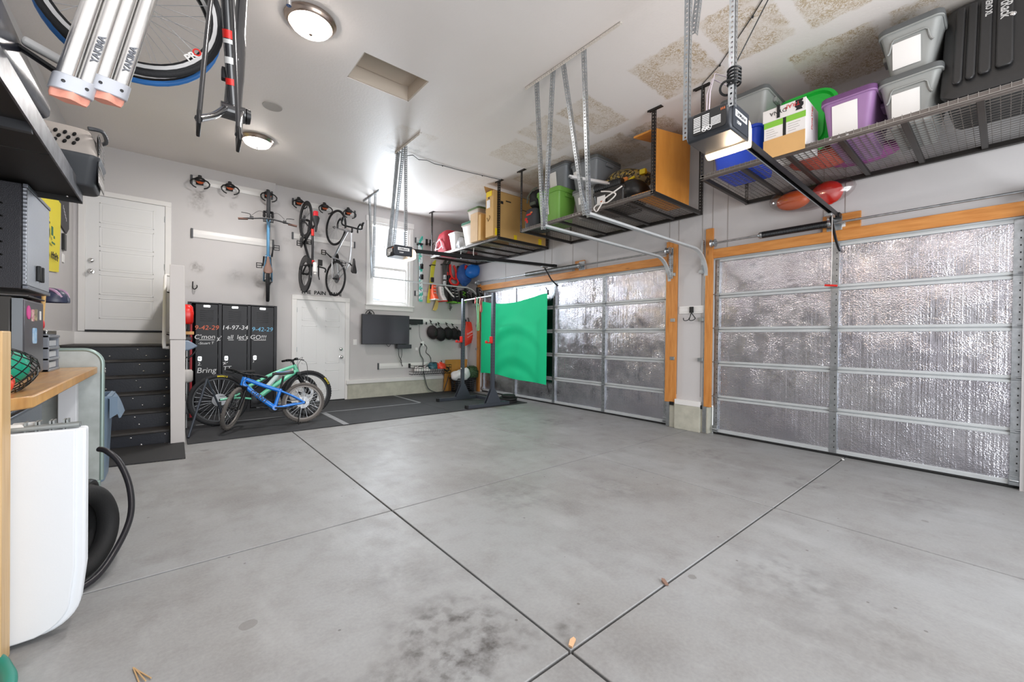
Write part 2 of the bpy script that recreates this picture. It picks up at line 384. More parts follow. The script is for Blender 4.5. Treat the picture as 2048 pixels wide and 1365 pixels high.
# ceiling with a framed hatch recess
hx0, hx1, hy0, hy1 = 1.46, 2.17, 4.07, 4.58
mb = MB(); T = 0.2
for a, b in (((-1.3, -2.7), (hx0, 9)), ((hx1, -2.7), (6.2, 9)), ((hx0, -2.7), (hx1, hy0)), ((hx0, hy1), (hx1, 9))): mb.box((a[0], a[1], CZ), (b[0], b[1], CZ+T))
mb.cur = 1
mb.box((hx0, hy0, CZ+0.165), (hx1, hy1, CZ+0.185)); mb.box((hx0+.0, hy1-.012, CZ+.005), (hx1, hy1, CZ+.165)); mb.box((hx1-.012, hy0, CZ+.005), (hx1, hy1, CZ+.165))
mb.box((hx0, hy0, CZ+.005), (hx0+.012, hy1, CZ+.165)); mb.box((hx0, hy0, CZ+.005), (hx1, hy0+.012, CZ+.165))
mb.box((hx0+.05, hy0+.04, CZ+.15), (hx1-.1, hy1-.03, CZ+.165))
struct(mb, 'ceiling', [CEIL, M('hatch_paint', '#c9bdaf', 0.5)])
# back wall, right part with window opening, left part standing 7 cm proud
wx0, wx1, wz0, wz1 = 3.29, 4.19, 2.0, 3.76
mb = MB(); JX = 1.495; JY = 8.635
mb.box((JX, BY, 0), (wx0, BY+.16, CZ)); mb.box((wx1, BY, 0), (6.0, BY+.16, CZ)); mb.box((wx0, BY, 0), (wx1, BY+.16, wz0)); mb.box((wx0, BY, wz1), (wx1, BY+.16, CZ))
mb.box((-1.2, JY, 0), (JX, JY+.16, CZ))
struct(mb, 'wall_back', WALLB)
mb = MB(); mb.box((LX-.15, -2.7, 0), (LX, 8.8, CZ)); struct(mb, 'wall_left', WALL)
# garage wall with two door openings
D2 = (-0.10, 2.60); D1 = (3.29, 8.14); DH = 2.44
mb = MB()
for y0, y1, z0, z1 in ((-2.7, D2[0], 0, CZ), (D2[0], D2[1]+.04, DH, CZ), (D2[1]+.04, D1[0]-.04, 0.38, CZ), (D1[0]-.04, D1[1]+.04, DH, CZ), (D1[1]+.04, 8.8, 0, CZ)): mb.box((RX, y0, z0), (RX+.16, y1, z1))
struct(mb, 'wall_right', WALL)
mb = MB()
for yy in (3.115, 2.763): mb.box((RX-.004, yy-.003, .5), (RX, yy+.003, CZ))
for yy in (2.62, 2.42, 1.36, 1.16, 3.26, 4.62, 5.2, 5.75, 5.95, 7.2): mb.box((RX-.004, yy-.003, 2.56), (RX, yy+.003, CZ))
struct(mb, 'trim_1', M('panel_seam', '#9c9692', 0.6))
# concrete stem wall and white ledge
mb = MB(); mb.box((2.83, BY-.05, 0), (5.84, BY, .315)); struct(mb, 'trim_2', CURB, bev=.006)
mb = MB(); mb.box((2.80, BY-.065, .315), (5.80, BY, .395)); struct(mb, 'baseboard_back', TRIM, bev=.004)
mb = MB(); mb.box((RX-.06, 2.74, 0), (RX+.12, 3.12, .36)); mb.box((RX-.02, 2.64, 0), (RX+.12, 2.74, .37)); mb.box((RX-.02, 3.12, 0), (RX+.12, 3.25, .37)); struct(mb, 'trim_3', CURB, bev=.006)
mb = MB(); mb.box((RX-.065, 2.74, .36), (RX, 3.115, .435)); struct(mb, 'baseboard_right', TRIM, bev=.004)
# rough wood jambs and headers round the garage doors
def wood(name, *bx, h=False):
    mb = MB()
    for a, b in bx: mb.box(a, b)
    struct(mb, name, WOODH if h else WOOD, bev=.003)
wood('trim_4', ((RX-.035, 2.60, .375), (RX+.0, 2.70, 2.86)))
wood('trim_5', ((RX-.035, 3.12, .375), (RX+.0, 3.29, 2.78)))
wood('trim_6', ((RX-.035, 8.14, .0), (RX, 8.25, 2.6)))
wood('trim_7', ((RX-.03, D2[0]-.2, 2.44), (RX, 2.60, 2.565)), ((RX-.03, 1.02, 2.565), (RX, 1.36, 2.74)), h=True)
wood('trim_8', ((RX-.03, 3.29, 2.44), (RX, 8.16, 2.565)), ((RX-.03, 4.9, 2.565), (RX, 5.12, 2.74)), h=True)

# overhead sectional doors (foil-faced)
def sectional(name, y0, y1, bays, label):
    root = bpy.data.objects.new(name, None); COL.objects.link(root); root['kind'] = 'structure'; root.location = (RX+.07, (y0+y1)/2, 0)
    root['label'] = label; root['category'] = 'garage door'
    zs = [0.03, .51, .985, 1.455, 1.925, 2.43]; X = RX+.07; bw = (y1-y0)/bays
    for i in range(5):
        for k in range(bays):
            a = y0+k*bw+(.055 if k == 0 else .03); b = y0+(k+1)*bw-(.055 if k == bays-1 else .03)
            z0 = zs[i]+(.035); z1 = zs[i+1]-.035; ph = R.random()*6
            def fn(u, v): # slightly bowed foil face
                e = math.sin(PI*u)*math.sin(PI*v)
                return (X-.012*e*(0.5+0.5*math.sin(ph+u*5)), a+(b-a)*u, z0+(z1-z0)*v)
            q = MB(); q.grid(fn, 14, 6, -.03); q.build('foil_panel', FOIL, root)
    for z in zs[1:-1]:
        q = MB()
        q.box((X-.018, y0, z-.034), (X+.02, y1, z-.006)); q.box((X-.012, y0, z+.006), (X+.02, y1, z+.036)); q.box((X, y0, z-.006), (X+.02, y1, z+.006))
        q.build('section_rail', GALVP, root, bev=.004)
    q = MB(); q.box((X-.02, y0, 2.395), (X+.02, y1, 2.44)); q.box((X-.05, y0, 2.43), (X+.02, y1, 2.445)); q.build('top_strut', GALVP, root, bev=.003)
    q = MB(); q.box((X-.02, y0, .03), (X+.02, y1, .075)); q.build('bottom_rail', GALVP, root, bev=.004)
    q = MB(); q.cyl((X, y0, .017), (X, y1, .017), .017, n=10); q.build('bottom_seal', RUBB, root)
    for k in range(bays+1):
        y = y0+k*bw; wd = .035 if 0 < k < bays else .03; yc = y+(.03 if k == 0 else -.03 if k == bays else 0)
        q = MB()
        for i in range(5): q.box((X-.026, yc-wd, zs[i]+.006), (X+.02, yc+wd, zs[i+1]-.006))
        q.cur = 1
        for i in range(5):
            for zz in range(6): q.cb((X-.0265, yc-.012, zs[i]+.07+zz*.065), (.002, .009, .014))
        q.build('stile', [GALV, BLACK], root, bev=.003)
        for z in zs[1:-1]:
            q = MB(); q.box((X-.032, yc-.03, z-.05), (X-.024, yc+.03, z+.05)); q.cyl((X-.034, yc-.03, z), (X-.034, yc+.03, z), .008, n=8)
            if k in (0, bays): s_ = -1 if k == 0 else 1; q.cyl((X-.045, yc, z+.02), (X-.045, yc+s_*.07, z+.02), .007, n=8)
            q.build('hinge', GALV, root)
    for yc in (y0+.03, y1-.03):
        q = MB(); q.box((X-.04, yc-.035, .03), (X-.02, yc+.035, .12)); q.cyl((X-.05, yc-.03, .075), (X-.05, yc+.03, .075), .012, n=8); q.build('bottom_bracket', GALV, root, bev=.003)
    return root
sectional('door_4', D2[0], D2[1], 2, 'two-bay foil-insulated overhead garage door at the near end of the wall')
sectional('door_3', D1[0], D1[1], 4, 'four-bay foil-insulated overhead garage door with green cloth hung over its far part')

# entry door at the top of the steps (five flat panels)
def panel_door(name, x0, x1, z0, z1, y, fw, rects, label, knob_x, hinge_x):
    root = bpy.data.objects.new(name, None); COL.objects.link(root); root['kind'] = 'structure'; root.location = ((x0+x1)/2, y, z0); root['label'] = label; root['category'] = 'door'
    q = MB(); q.box((x0-fw, y-.025, z0-.02), (x0, y, z1)); q.box((x1, y-.025, z0-.02), (x1+fw, y, z1)); q.box((x0-fw, y-.0251, z1), (x1+fw, y, z1+fw)); q.build('door_frame', TRIM, root, bev=.005)
    q = MB(); q.box((x0, y-.008, z0), (x1, y+.0, z1-.004))
    for a, b, c, d in rects: # raised moulding round each panel
        for u0, v0, u1, v1 in ((a, c, b, c+.012), (a, d-.012, b, d), (a, c, a+.012, d), (b-.012, c, b, d)): q.box((u0, y-.0115, v0), (u1, y-.007, v1))
        q.box((a+.03, y-.010, c+.03), (b-.03, y-.007, d-.03))
    q.build('door_leaf', DOORP, root, bev=.003)
    for zz in (z0+.86, z0+1.02):
        q = MB(); q.lathe([(.034, 0), (.034, .008), (.012, .012), (.012, .04), (.03, .05), (.032, .065), (.02, .078), (0, .08)] if zz < z0+.9 else [(.034, 0), (.034, .01), (.026, .022), (.0, .024)], (knob_x, y-.008, zz), (0, -1, 0), 18)
        q.build('door_knob' if zz < z0+.9 else 'deadbolt', CHROME, root)
    for zz in (z0+.25, z0+1.02, z0+1.78):
        q = MB(); q.cyl((hinge_x, y-.012, zz-.045), (hinge_x, y-.012, zz+.045), .007, n=8); q.build('hinge', GALV, root)
    q = MB(); q.box((x0, y-.03, z0-.03), (x1, y, z0)); q.build('threshold', BLKM, root, bev=.003)
    return root
dz = 1.355
panel_door('door_1', -.945, -.055, dz, 3.345, JY, .075, [(-.80, -.19, dz+.17+.355*k, dz+.47+.355*k) for k in range(5)], 'pale grey five-panel entry door at the top of the black steps', -.885, -.058)
hh = .02
r6 = []
for a, b in ((1.97, 2.24), (2.40, 2.67)): r6 += [(a, b, .2, .62), (a, b, .76, 1.5), (a, b, 1.6, 1.86)]
panel_door('door_2', 1.875, 2.78, hh, 2.0, BY, .085, r6, 'white six-panel door under black stencilled lettering', 2.70, 1.878)
# window in the back wall
root = bpy.data.objects.new('window_1', None); COL.objects.link(root); root['kind'] = 'structure'; root.location = ((wx0+wx1)/2, BY, wz0); root['label'] = 'white double-hung window with bright daylight'; root['category'] = 'window'
q = MB(); F_ = .085
q.box((wx0-F_, BY-.022, wz0-.02), (wx0, BY, wz1)); q.box((wx1, BY-.022, wz0-.02), (wx1+F_, BY, wz1)); q.box((wx0-F_-.015, BY-.026, wz1), (wx1+F_+.015, BY, wz1+.12)); q.box((wx0-F_-.01, BY-.02, wz0-.12), (wx1+F_+.01, BY, wz0-.02)); q.build('casing', TRIM, root, bev=.004)
q = MB(); q.box((wx0-F_-.02, BY-.06, wz0-.03), (wx1+F_+.02, BY+.1, wz0)); q.build('window_sill', TRIM, root, bev=.004)
q = MB(); q.box((wx0, BY, wz0), (wx0+.05, BY+.13, wz1)); q.box((wx1-.05, BY, wz0), (wx1, BY+.13, wz1)); q.box((wx0+.05, BY, wz1-.05), (wx1-.05, BY+.13, wz1)); q.box((wx0+.05, BY, wz0), (wx1-.05, BY+.13, wz0+.05)); q.build('window_frame', WHITE, root, bev=.004)
zm = 2.80
q = MB(); q.box((wx0+.05, BY+.03, zm-.03), (wx1-.05, BY+.08, zm+.03)); q.box((wx0+.05, BY+.03, wz0+.05), (wx0+.09, BY+.07, zm-.03)); q.box((wx1-.09, BY+.03, wz0+.05), (wx1-.05, BY+.07, zm-.03)); q.box((wx0+.09, BY+.03, wz0+.05), (wx1-.09, BY+.07, wz0+.09)); q.build('sash', WHITE, root, bev=.004)
q = MB(); q.box((wx0+.33, BY+.085, zm), (wx0+.342, BY+.095, wz1-.05)); q.box((wx1-.342, BY+.085, zm), (wx1-.33, BY+.095, wz1-.05)); q.box((wx0+.05, BY+.085, 3.27), (wx1-.05, BY+.095, 3.282)); q.build('muntin', WHITE, root)
q = MB(); q.box((wx0+.05, BY+.09, wz0+.05), (wx1-.05, BY+.094, wz1-.05))
GLASS = bpy.data.materials.new('window_glass'); GLASS.use_nodes = True; _nt = GLASS.node_tree; _nt.nodes.clear()
_o = _nt.nodes.new('ShaderNodeOutputMaterial'); _t = _nt.nodes.new('ShaderNodeBsdfTransparent'); _g = _nt.nodes.new('ShaderNodeBsdfGlossy'); _g.inputs['Roughness'].default_value = .02; _m = _nt.nodes.new('ShaderNodeMixShader'); _m.inputs[0].default_value = .06
_nt.links.new(_t.outputs[0], _m.inputs[1]); _nt.links.new(_g.outputs[0], _m.inputs[2]); _nt.links.new(_m.outputs[0], _o.inputs[0])
q.build('pane', GLASS, root)
# snow-covered ground and a ridge with blue-grey rock patches outside the window
mb = MB(); mb.box((-30, 9.2, -.3), (60, 120, -.1)); o = struct(mb, 'ground', M('snow', '#f2f5fa', 0.8))
def ridge(u, v):
    x = 5+60*u; h = 9+4*math.sin(u*7)+2*math.sin(u*17+1)+1.2*math.sin(u*41)
    return (x, 62+26*v, h*math.sin(PI/2*v) - .2)
t = NT('snowy_ridge'); t.set(Base_Color=t.mix(t.ramp(t.noise(.35, 5), .48, .56), lin('#f4f7fc'), lin('#9db9dc')), Roughness=.9)
mb = MB(); mb.grid(ridge, 60, 8); tag(mb.build('hills', t.m), kind='structure')
# ------------------------------------------------------------ door tracks, springs, openers, ceiling fittings
def track(label, y, zh, xe, s):
    root = thing('door_track', label, 'door track', (RX-.05, y, 0), group=None)
    prof = [(-.025, -.012), (.025, -.012), (.025, .012), (.021, .012), (.021, -.008), (-.021, -.008), (-.021, .012), (-.025, .012)]
    r = .38; xv = RX-.02; pts = [(xv, y, 0.01), (xv, y, 1.0), (xv, y, zh-r)] + [tuple(p) for p in arc((xv-r, y, zh-r), r, 0, PI/2, 14)][1:] + [(xe, y, zh+.015)]
    q = MB(); q.sweep(prof, pts[:4], (0, 1, 0)); q.build('vertical_rail', GALV, root)
    q = MB(); q.sweep(prof, pts[3:], (0, 1, 0)); q.build('horizontal_rail', GALVP, root)
    for z in (.36, 1.03, 1.60, 2.28):
        q = MB(); q.box((xv-.01, y, z-.025), (RX-.0, y+s*.06, z+.025)); q.box((RX-.042, y+s*.03, z-.025), (RX-.035, y+s*.10, z+.025)); q.build('track_bracket', GALV if z != .36 else BLKM, root, bev=.002)
    q = MB(); perf(q, (RX-.045, y+s*.02, zh-.30), (RX-.045, y+s*.02, zh+.16), (0, s, 0), (-1, 0, 0), .045); q.build('flag_bracket', GALV, root)
    return root
track('galvanized curved track at the far edge of the near overhead door', 2.69, 2.545, 3.22, 1)
track('galvanized curved track at the near edge of the far overhead door', 3.24, 2.52, 3.14, -1)
track('galvanized curved track in the far corner, ending across the window', 8.20, 2.49, 3.12, 1)
track('galvanized track at the right edge of the photo', -0.17, 2.545, 3.22, -1)

def hanger(label, name, a0, a1, z, painted, legs, group=None):
    root = thing(name, label, 'hanger', ((a0[0]+a1[0])/2, (a0[1]+a1[1])/2, z))
    q = MB(); perf(q, (*a0, z-.001), (*a1, z-.001), (1, 0, 0), (0, 0, -1), .036); q.build('ceiling_angle', M('angle_cream', '#e2dbd2', .5) if painted else GALV, root)
    for p0, p1 in legs:
        q = MB(); d = (Vector(p1)-Vector(p0)).normalized(); ex = Vector((0, 1, 0)); ex = (ex - d*ex.dot(d)).normalized(); ey = d.cross(ex)
        perf(q, p0, p1, ex, ey, .036); q.build('strut', GALV, root)
    return root
hanger('four perforated struts hanging from a cream ceiling angle to two door tracks', 'track_hanger', (3.03, 3.46), (3.03, 2.20), 4.10, True,
    [((3.03, 3.27, 4.09), (3.14, 3.25, 2.50)), ((3.03, 3.02, 4.09), (3.17, 3.26, 2.52)), ((3.03, 2.88, 4.09), (3.20, 2.71, 2.55)), ((3.03, 2.61, 4.09), (3.24, 2.69, 2.53))])
hanger('thin perforated hanger in front of the window', 'track_hanger', (3.05, 8.48), (3.05, 7.65), 4.10, False,
    [((3.05, 8.16, 4.09), (3.13, 8.21, 2.48)), ((3.05, 7.86, 4.09), (3.15, 8.19, 2.5))])

def spring(label, y0, y1, sy0, sy1, mat, mid):
    z = 2.63; x = RX-.11; root = thing('torsion_spring', label, 'spring', (x, mid, z))
    q = MB(); q.cyl((x, y0, z), (x, y1, z), .0125, n=12); q.build('shaft', GALV, root)
    n = int((sy1-sy0)/.009); q = MB()
    pts = [(x+.036*math.cos(k*.9), sy0+(sy1-sy0)*k/(n*7), z+.036*math.sin(k*.9)) for k in range(n*7+1)]
    q.lathe([(.030, 0), (.038, .004), (.038, sy1-sy0-.004), (.030, sy1-sy0)], (x, sy0, z), (0, 1, 0), 16)
    k = sy0
    while k < sy1-.01: q.torus((x, k, z), (0, 1, 0), .037, .005, 16, 5); k += .0125
    q.build('coil', mat, root)
    for yy in (sy0, sy1):
        q = MB(); q.lathe([(.02, -.03), (.03, -.03), (.042, -.012), (.042, .012), (.03, .03), (.02, .03)], (x, yy, z), (0, 1, 0), 16); q.build('winding_cone', GALV, root)
    for yy in (y0+.04, y1-.04):
        q = MB(); q.lathe([(.02, -.03), (.055, -.028), (.05, -.015), (.04, -.01), (.04, .02), (.055, .03), (.02, .032)], (x, yy, z), (0, 1, 0), 20); q.build('cable_drum', GALV, root)
        q = MB(); q.box((x-.02, yy-.003, z-.04), (RX-.04, yy+.003, z+.03)); q.build('bearing_plate', GALV, root)
    q = MB(); q.box((x-.03, mid-.012, z-.05), (RX-.03, mid+.012, z+.04)); q.box((RX-.036, mid-.07, z-.07), (RX-.03, mid+.07, z+.09)); q.build('center_bracket', GALV, root, bev=.002)
    return root
sp2 = spring('black torsion spring on a long shaft above the near overhead door', -.16, 2.60, 1.28, 1.97, BLKM, 1.25)
q = MB(); q.box((RX-.0312, 1.15, 2.59), (RX-.0305, 1.22, 2.66)); q.build('warning_tag', PAPER, sp2)
ptext(sp2, 'NTIN', .028, M('ink', '#1d1d1f', .6), (RX-.0316, 1.185, 2.625), (0, -1, 0), (0, 0, 1), (-1, 0, 0))
spring('grey torsion spring on a long shaft above the far overhead door', 3.18, 8.18, 4.95, 6.38, GALV, 4.95)

def opener(label, x0, y0, y1, z0, z1, ye, cordz, ceil_a, straps, logo, hp):
    root = thing('garage_door_opener', label, 'garage door opener', (x0+.15, (y0+y1)/2, z1))
    H = M('opener_housing', '#3a3d42', .42, .3); yc = (y0+y1)/2; xm = x0+.29
    q = MB(); pr = [(x0, z0+.03), (x0+.02, z0), (xm, z0), (xm, z1), (x0+.03, z1), (x0, z1-.03)]
    q.prism(pr, y0, y1, frame((0, 0, 0), (1, 0, 0), (0, 0, 1), (0, 1, 0))); q.build('housing', H, root, bev=.012)
    # warning panel on the back face
    q = MB(); q.prism(rrect(y1-y0-.07, z1-z0-.05, .018), 0, .003, frame((x0-.001, yc-.012, (z0+z1)/2), (0, -1, 0), (0, 0, 1), (-1, 0, 0))); q.build('warning_panel', BLACK, root)
    q = MB(); wp = lambda a, b, c, d: q.box((x0-.0055, a, c), (x0-.0045, b, d))
    zt = z1-.045; yy = y1-.055
    for k in range(9): wp(yy-.045, yy, zt-.011*k-.006, zt-.011*k); wp(yy-.10, yy-.055, zt-.011*k-.006, zt-.011*k)
    wp(yy-.045, yy, z0+.055, z0+.067)
    for k in range(6): wp(yy-.17, yy-.11, z0+.05+.009*k, z0+.055+.009*k)
    q.torus((x0-.005, yy-.068, z0+.045), (1, 0, 0), .014, .002, 20, 5); q.torus((x0-.005, yy-.10, z0+.045), (1, 0, 0), .014, .002, 20, 5)
    q.tube([(x0-.005, yy-.058, z0+.055), (x0-.005, yy-.078, z0+.035)], .002, 5); q.tube([(x0-.005, yy-.09, z0+.055), (x0-.005, yy-.11, z0+.035)], .002, 5)
    q.build('warning_print', M('print_white', '#e8e8e8', .5), root)
    q = MB()
    for k in range(3): q.box((x0-.007, yy-.175-.010*k, zt-.012), (x0-.003, yy-.170-.010*k, zt+.002))
    q.build('terminal', M('terminal_orange', '#c96a35', .5), root)
    # end panel with the logo, facing along -y
    Fm = frame((x0+.15, y0-.0015, (z0+z1)/2), (1, 0, 0), (0, 0, 1), (0, -1, 0))
    q = MB(); q.prism(rrect(.24, z1-z0-.035, .012), 0, .002, Fm); q.build('end_panel', M('opener_label', '#2f343c', .4), root)
    q = MB(); q.prism(rrect(.175, .042, .004, cx=.0, cy=.022), .002, .003, Fm); q.build('logo_plate', M('logo_white', '#eeeeee', .5), root)
    for s_, sz, dx, dy, mt in ((logo, .034, 0, .022, M('label_ink', '#23262c', .5)), (hp, .026, -.035, -.03, MATS['print_white'])):
        o = text('lettering', s_, sz, mt, Fm @ Matrix.Translation((dx, dy, .0032)), None, bold=.0006); o.data.transform(basis(root).inverted()); o.parent = root
    # glowing lens on the far end, dipping under the housing
    q = MB(); poly = [(xm+.001, z1-.03), (xm+.035, z1-.04), (xm+.055, z1-.075), (xm+.056, z0+.0), (xm+.045, z0-.02), (xm+.01, z0-.030), (xm-.015, z0-.022), (xm-.03, z0-.008), (xm-.03, z0-.001), (xm+.001, z0-.001)]
    q.prism(poly, y0+.006, y1-.006, frame((0, 0, 0), (1, 0, 0), (0, 0, 1), (0, 1, 0)))
    q.build('light_lens', M('lens_glow', '#ffe9c8', .3, emit=('#ffd9ac', 2.4)), root, bev=.006)
    # rail to the header with a moving trolley arm
    q = MB(); zr = (z1+2.70)/2
    q.sweep([(-.02, -.025), (.02, -.025), (.02, .025), (.015, .025), (.015, -.02), (-.015, -.02), (-.015, .025), (-.02, .025)], [(xm-.05, yc, z1-.03), (RX-.06, yc, 2.715)], (0, 1, 0)); q.build('rail', BLKM, root)
    q = MB(); q.cyl((xm+.05, yc, z1-.075), (RX-.35, yc, 2.665), .004, n=6); q.build('chain', GALV, root)
    q = MB(); q.box((RX-.12, yc-.035, 2.69), (RX-.03, yc+.035, 2.74)); q.build('header_bracket', BLKM, root, bev=.003)
    q = MB(); q.box((RX-.42, yc-.03, 2.645), (RX-.28, yc+.03, 2.675)); q.build('trolley', GALV, root, bev=.004)
    q = MB(); q.tube([(RX-.34, yc, 2.66), (RX-.16, yc-.01, 2.44), (RX-.03, yc-.01, 2.36), (RX+.03, yc-.01, 2.34)], .014, 6); q.build('door_arm', BLKM, root)
    if cordz:
        q = MB(); q.tube([(RX-.36, yc-.02, 2.65), (RX-.36, yc-.025, 2.2), (RX-.36, yc-.02, cordz+.02)], .003, 6); q.cur = 1
        q.cyl((RX-.36, yc-.075, cordz), (RX-.36, yc+.035, cordz+.015), .011, n=10); q.build('release_cord', [M('cord_white', '#e9e4df', .7), RED], root)
    for p0, p1 in straps:
        q = MB(); perf(q, p0, p1, (0, 1, 0), (1, 0, 0), .036); q.build('strap', GALV, root)
    if ceil_a:
        q = MB(); perf(q, ceil_a[0], ceil_a[1], (1, 0, 0), (0, 0, -1), .036); q.build('ceiling_angle', M('angle_cream', '#e2dbd2', .5), root)
    return root
op2 = opener('black overhead door opener with a lit lens in front of the blue tub', 2.60, 1.08, 1.36, 2.595, 2.775, 1.18, 1.90, None,
    [((2.60, 1.345, 2.62), (2.60, 1.345, 4.10)), ((2.68, 1.345, 3.35), (2.72, 1.28, 4.10)), ((2.60, 1.06, 2.72), (2.60, 1.06, 4.10))], 'LiftMaster', '1/2HP')
op1 = opener('distant overhead door opener with a lit lens in front of the window', 2.40, 5.48, 5.74, 2.45, 2.60, 5.61, 0, ((2.61, 5.95, 4.099), (2.61, 5.15, 4.099)),
    [((2.62, 5.86, 4.09), (2.42, 5.74, 2.5)), ((2.62, 5.90, 4.09), (2.44, 5.74, 2.55)), ((2.62, 5.70, 4.09), (2.48, 5.72, 2.5)), ((2.62, 5.62, 4.09), (2.58, 5.50, 2.59))], 'LiftMaster', '1/2HP')
def wire(label, pts, r=.003, mat=BLACK, clips=()):
    q = MB(); q.tube(pts, r, 6)
    for p in clips: q.sph((p[0], p[1], p[2]-.006), .011, 8, 6)
    return tag(q.build('cable', mat), label, 'cable')
wire('thin black wire clipped along the ceiling above the near door opener', [(2.66, 1.08, 3.0), (2.9, .6, 4.09), (3.2, .85, 4.092), (3.5, 1.1, 4.092), (3.83, 1.42, 4.092), (4.26, 1.88, 4.092), (4.45, 2.15, 4.092), (4.5, 2.17, 3.9)], .004, clips=[(3.83, 1.42, 4.09), (4.26, 1.88, 4.09)])
_n = R.uniform
wire('dark tangled wire along the ceiling beside the far opener hanger', [(2.63, 5.84, 4.085), (2.75, 5.88, 4.06), (2.85, 5.83, 4.085), (2.98, 5.9, 4.075), (3.1, 5.86, 4.09), (3.25, 5.88, 4.08), (3.39, 5.873, 4.09), (3.7, 5.85, 4.09), (4.11, 5.774, 4.09), (4.45, 5.72, 4.09)], .005, clips=[(3.39, 5.873, 4.09), (4.11, 5.774, 4.09)])
q = MB(); q.tube([(2.74, 1.15, 2.78), (2.70, 1.13, 2.9), (2.62, 1.20, 2.95), (2.595, 1.22, 2.85), (2.592, 1.22, 2.75)], .004, 6); q.tube([(2.72, 1.12, 2.78), (2.66, 1.11, 2.93), (2.61, 1.18, 2.97), (2.594, 1.20, 2.86), (2.592, 1.205, 2.75)], .004, 6)
q.tube([(2.60, 1.09, 2.9), (2.615, 1.075, 3.2), (2.60, 1.08, 3.6), (2.61, 1.075, 4.09)], .005, 6)
tag(q.build('cable', M('cable_lilac', '#c8bcc4', .5)), 'pale wires looping from the near opener up its strap', 'cable')
q = MB()
for k in range(5): q.torus((2.62, 1.07, 2.86+.02*k), (0.1, 0, 1), .035, .006, 20, 6)
q.torus((2.60, 1.10, 2.84), (.6, .3, .6), .04, .007, 20, 6)
tag(q.build('cable', BLACK), 'coiled black power cord wound on the strap above the near opener', 'cable')

# ceiling lights
BOWL = M('frosted_bowl', '#ffffff', .3, emit=('#fff5ec', 26.0)); NICK = M('brushed_nickel', '#b7a79c', .28, .95)
for y, lb in ((3.97, 'round frosted ceiling light nearest the hanging bike frame'), (6.85, 'round frosted ceiling light farther back toward the lockers'), (1.09, None)):
    if lb is None: lb = 'round frosted ceiling light overhead near the ski bars'
    root = thing('ceiling_light', lb, 'ceiling light', (.95, y, CZ), group='round ceiling lights')
    q = MB(root); q.lathe([(.10, 0), (.205, -.002), (.21, -.018), (.195, -.03), (.192, -.045), (.176, -.055), (.168, -.05), (.10, -.02)], n=40); q.build('rim', NICK, root)
    q = MB(root); q.lathe([(.168, -.048)] + [(.168*math.cos(a), -.048-.075*math.sin(a)) for a in [PI/2*k/8 for k in range(1, 9)]], n=36, caps=True); q.build('bowl', BOWL, root)
    q = MB(root); q.lathe([(.004, -.12), (.012, -.124), (.016, -.132), (.008, -.142), (0, -.145)], n=14); q.build('finial', NICK, root)
q = MB(); q.lathe([(.0, -.004), (.085, -.004), (.105, -.008), (.108, 0)], (.957, 5.765, CZ), n=36); tag(q.build('ceiling_speaker', M('grille', '#b0aaa6', .7, bump=.5, bs=400)), 'flat round grey speaker grille set in the ceiling between two lights', 'speaker')

# hook and strip on the pier between the doors
q = MB(); q.box((RX-.012, 2.705, 1.69), (RX, 3.09, 1.80)); q.box((RX-.017, 2.705, 1.715), (RX-.012, 3.09, 1.722)); q.box((RX-.017, 2.705, 1.772), (RX-.012, 3.09, 1.779)); tag(q.build('wall_rail', TRIM, bev=.002), 'short white wall rail between the two overhead doors', 'rail')
root = thing('wall_hook', 'black double hook on the short white rail between the doors', 'hook', (RX-.02, 2.885, 1.74))
q = MB(); q.box((RX-.035, 2.865, 1.70), (RX-.017, 2.925, 1.785)); q.build('hook_plate', BLACK, root, bev=.004)
for y0 in (2.90, 2.985):
    q = MB(); q.tube([(RX-.03, 2.895, 1.70)] + [(RX-.06-.03*math.sin(k/8*PI), y0-.035+.045*math.cos(PI+k/8*PI), 1.615-.03*math.sin(k/8*PI)+(.0 if k < 7 else .01)) for k in range(9)], .006, 7); q.build('prong', BLACK, root)
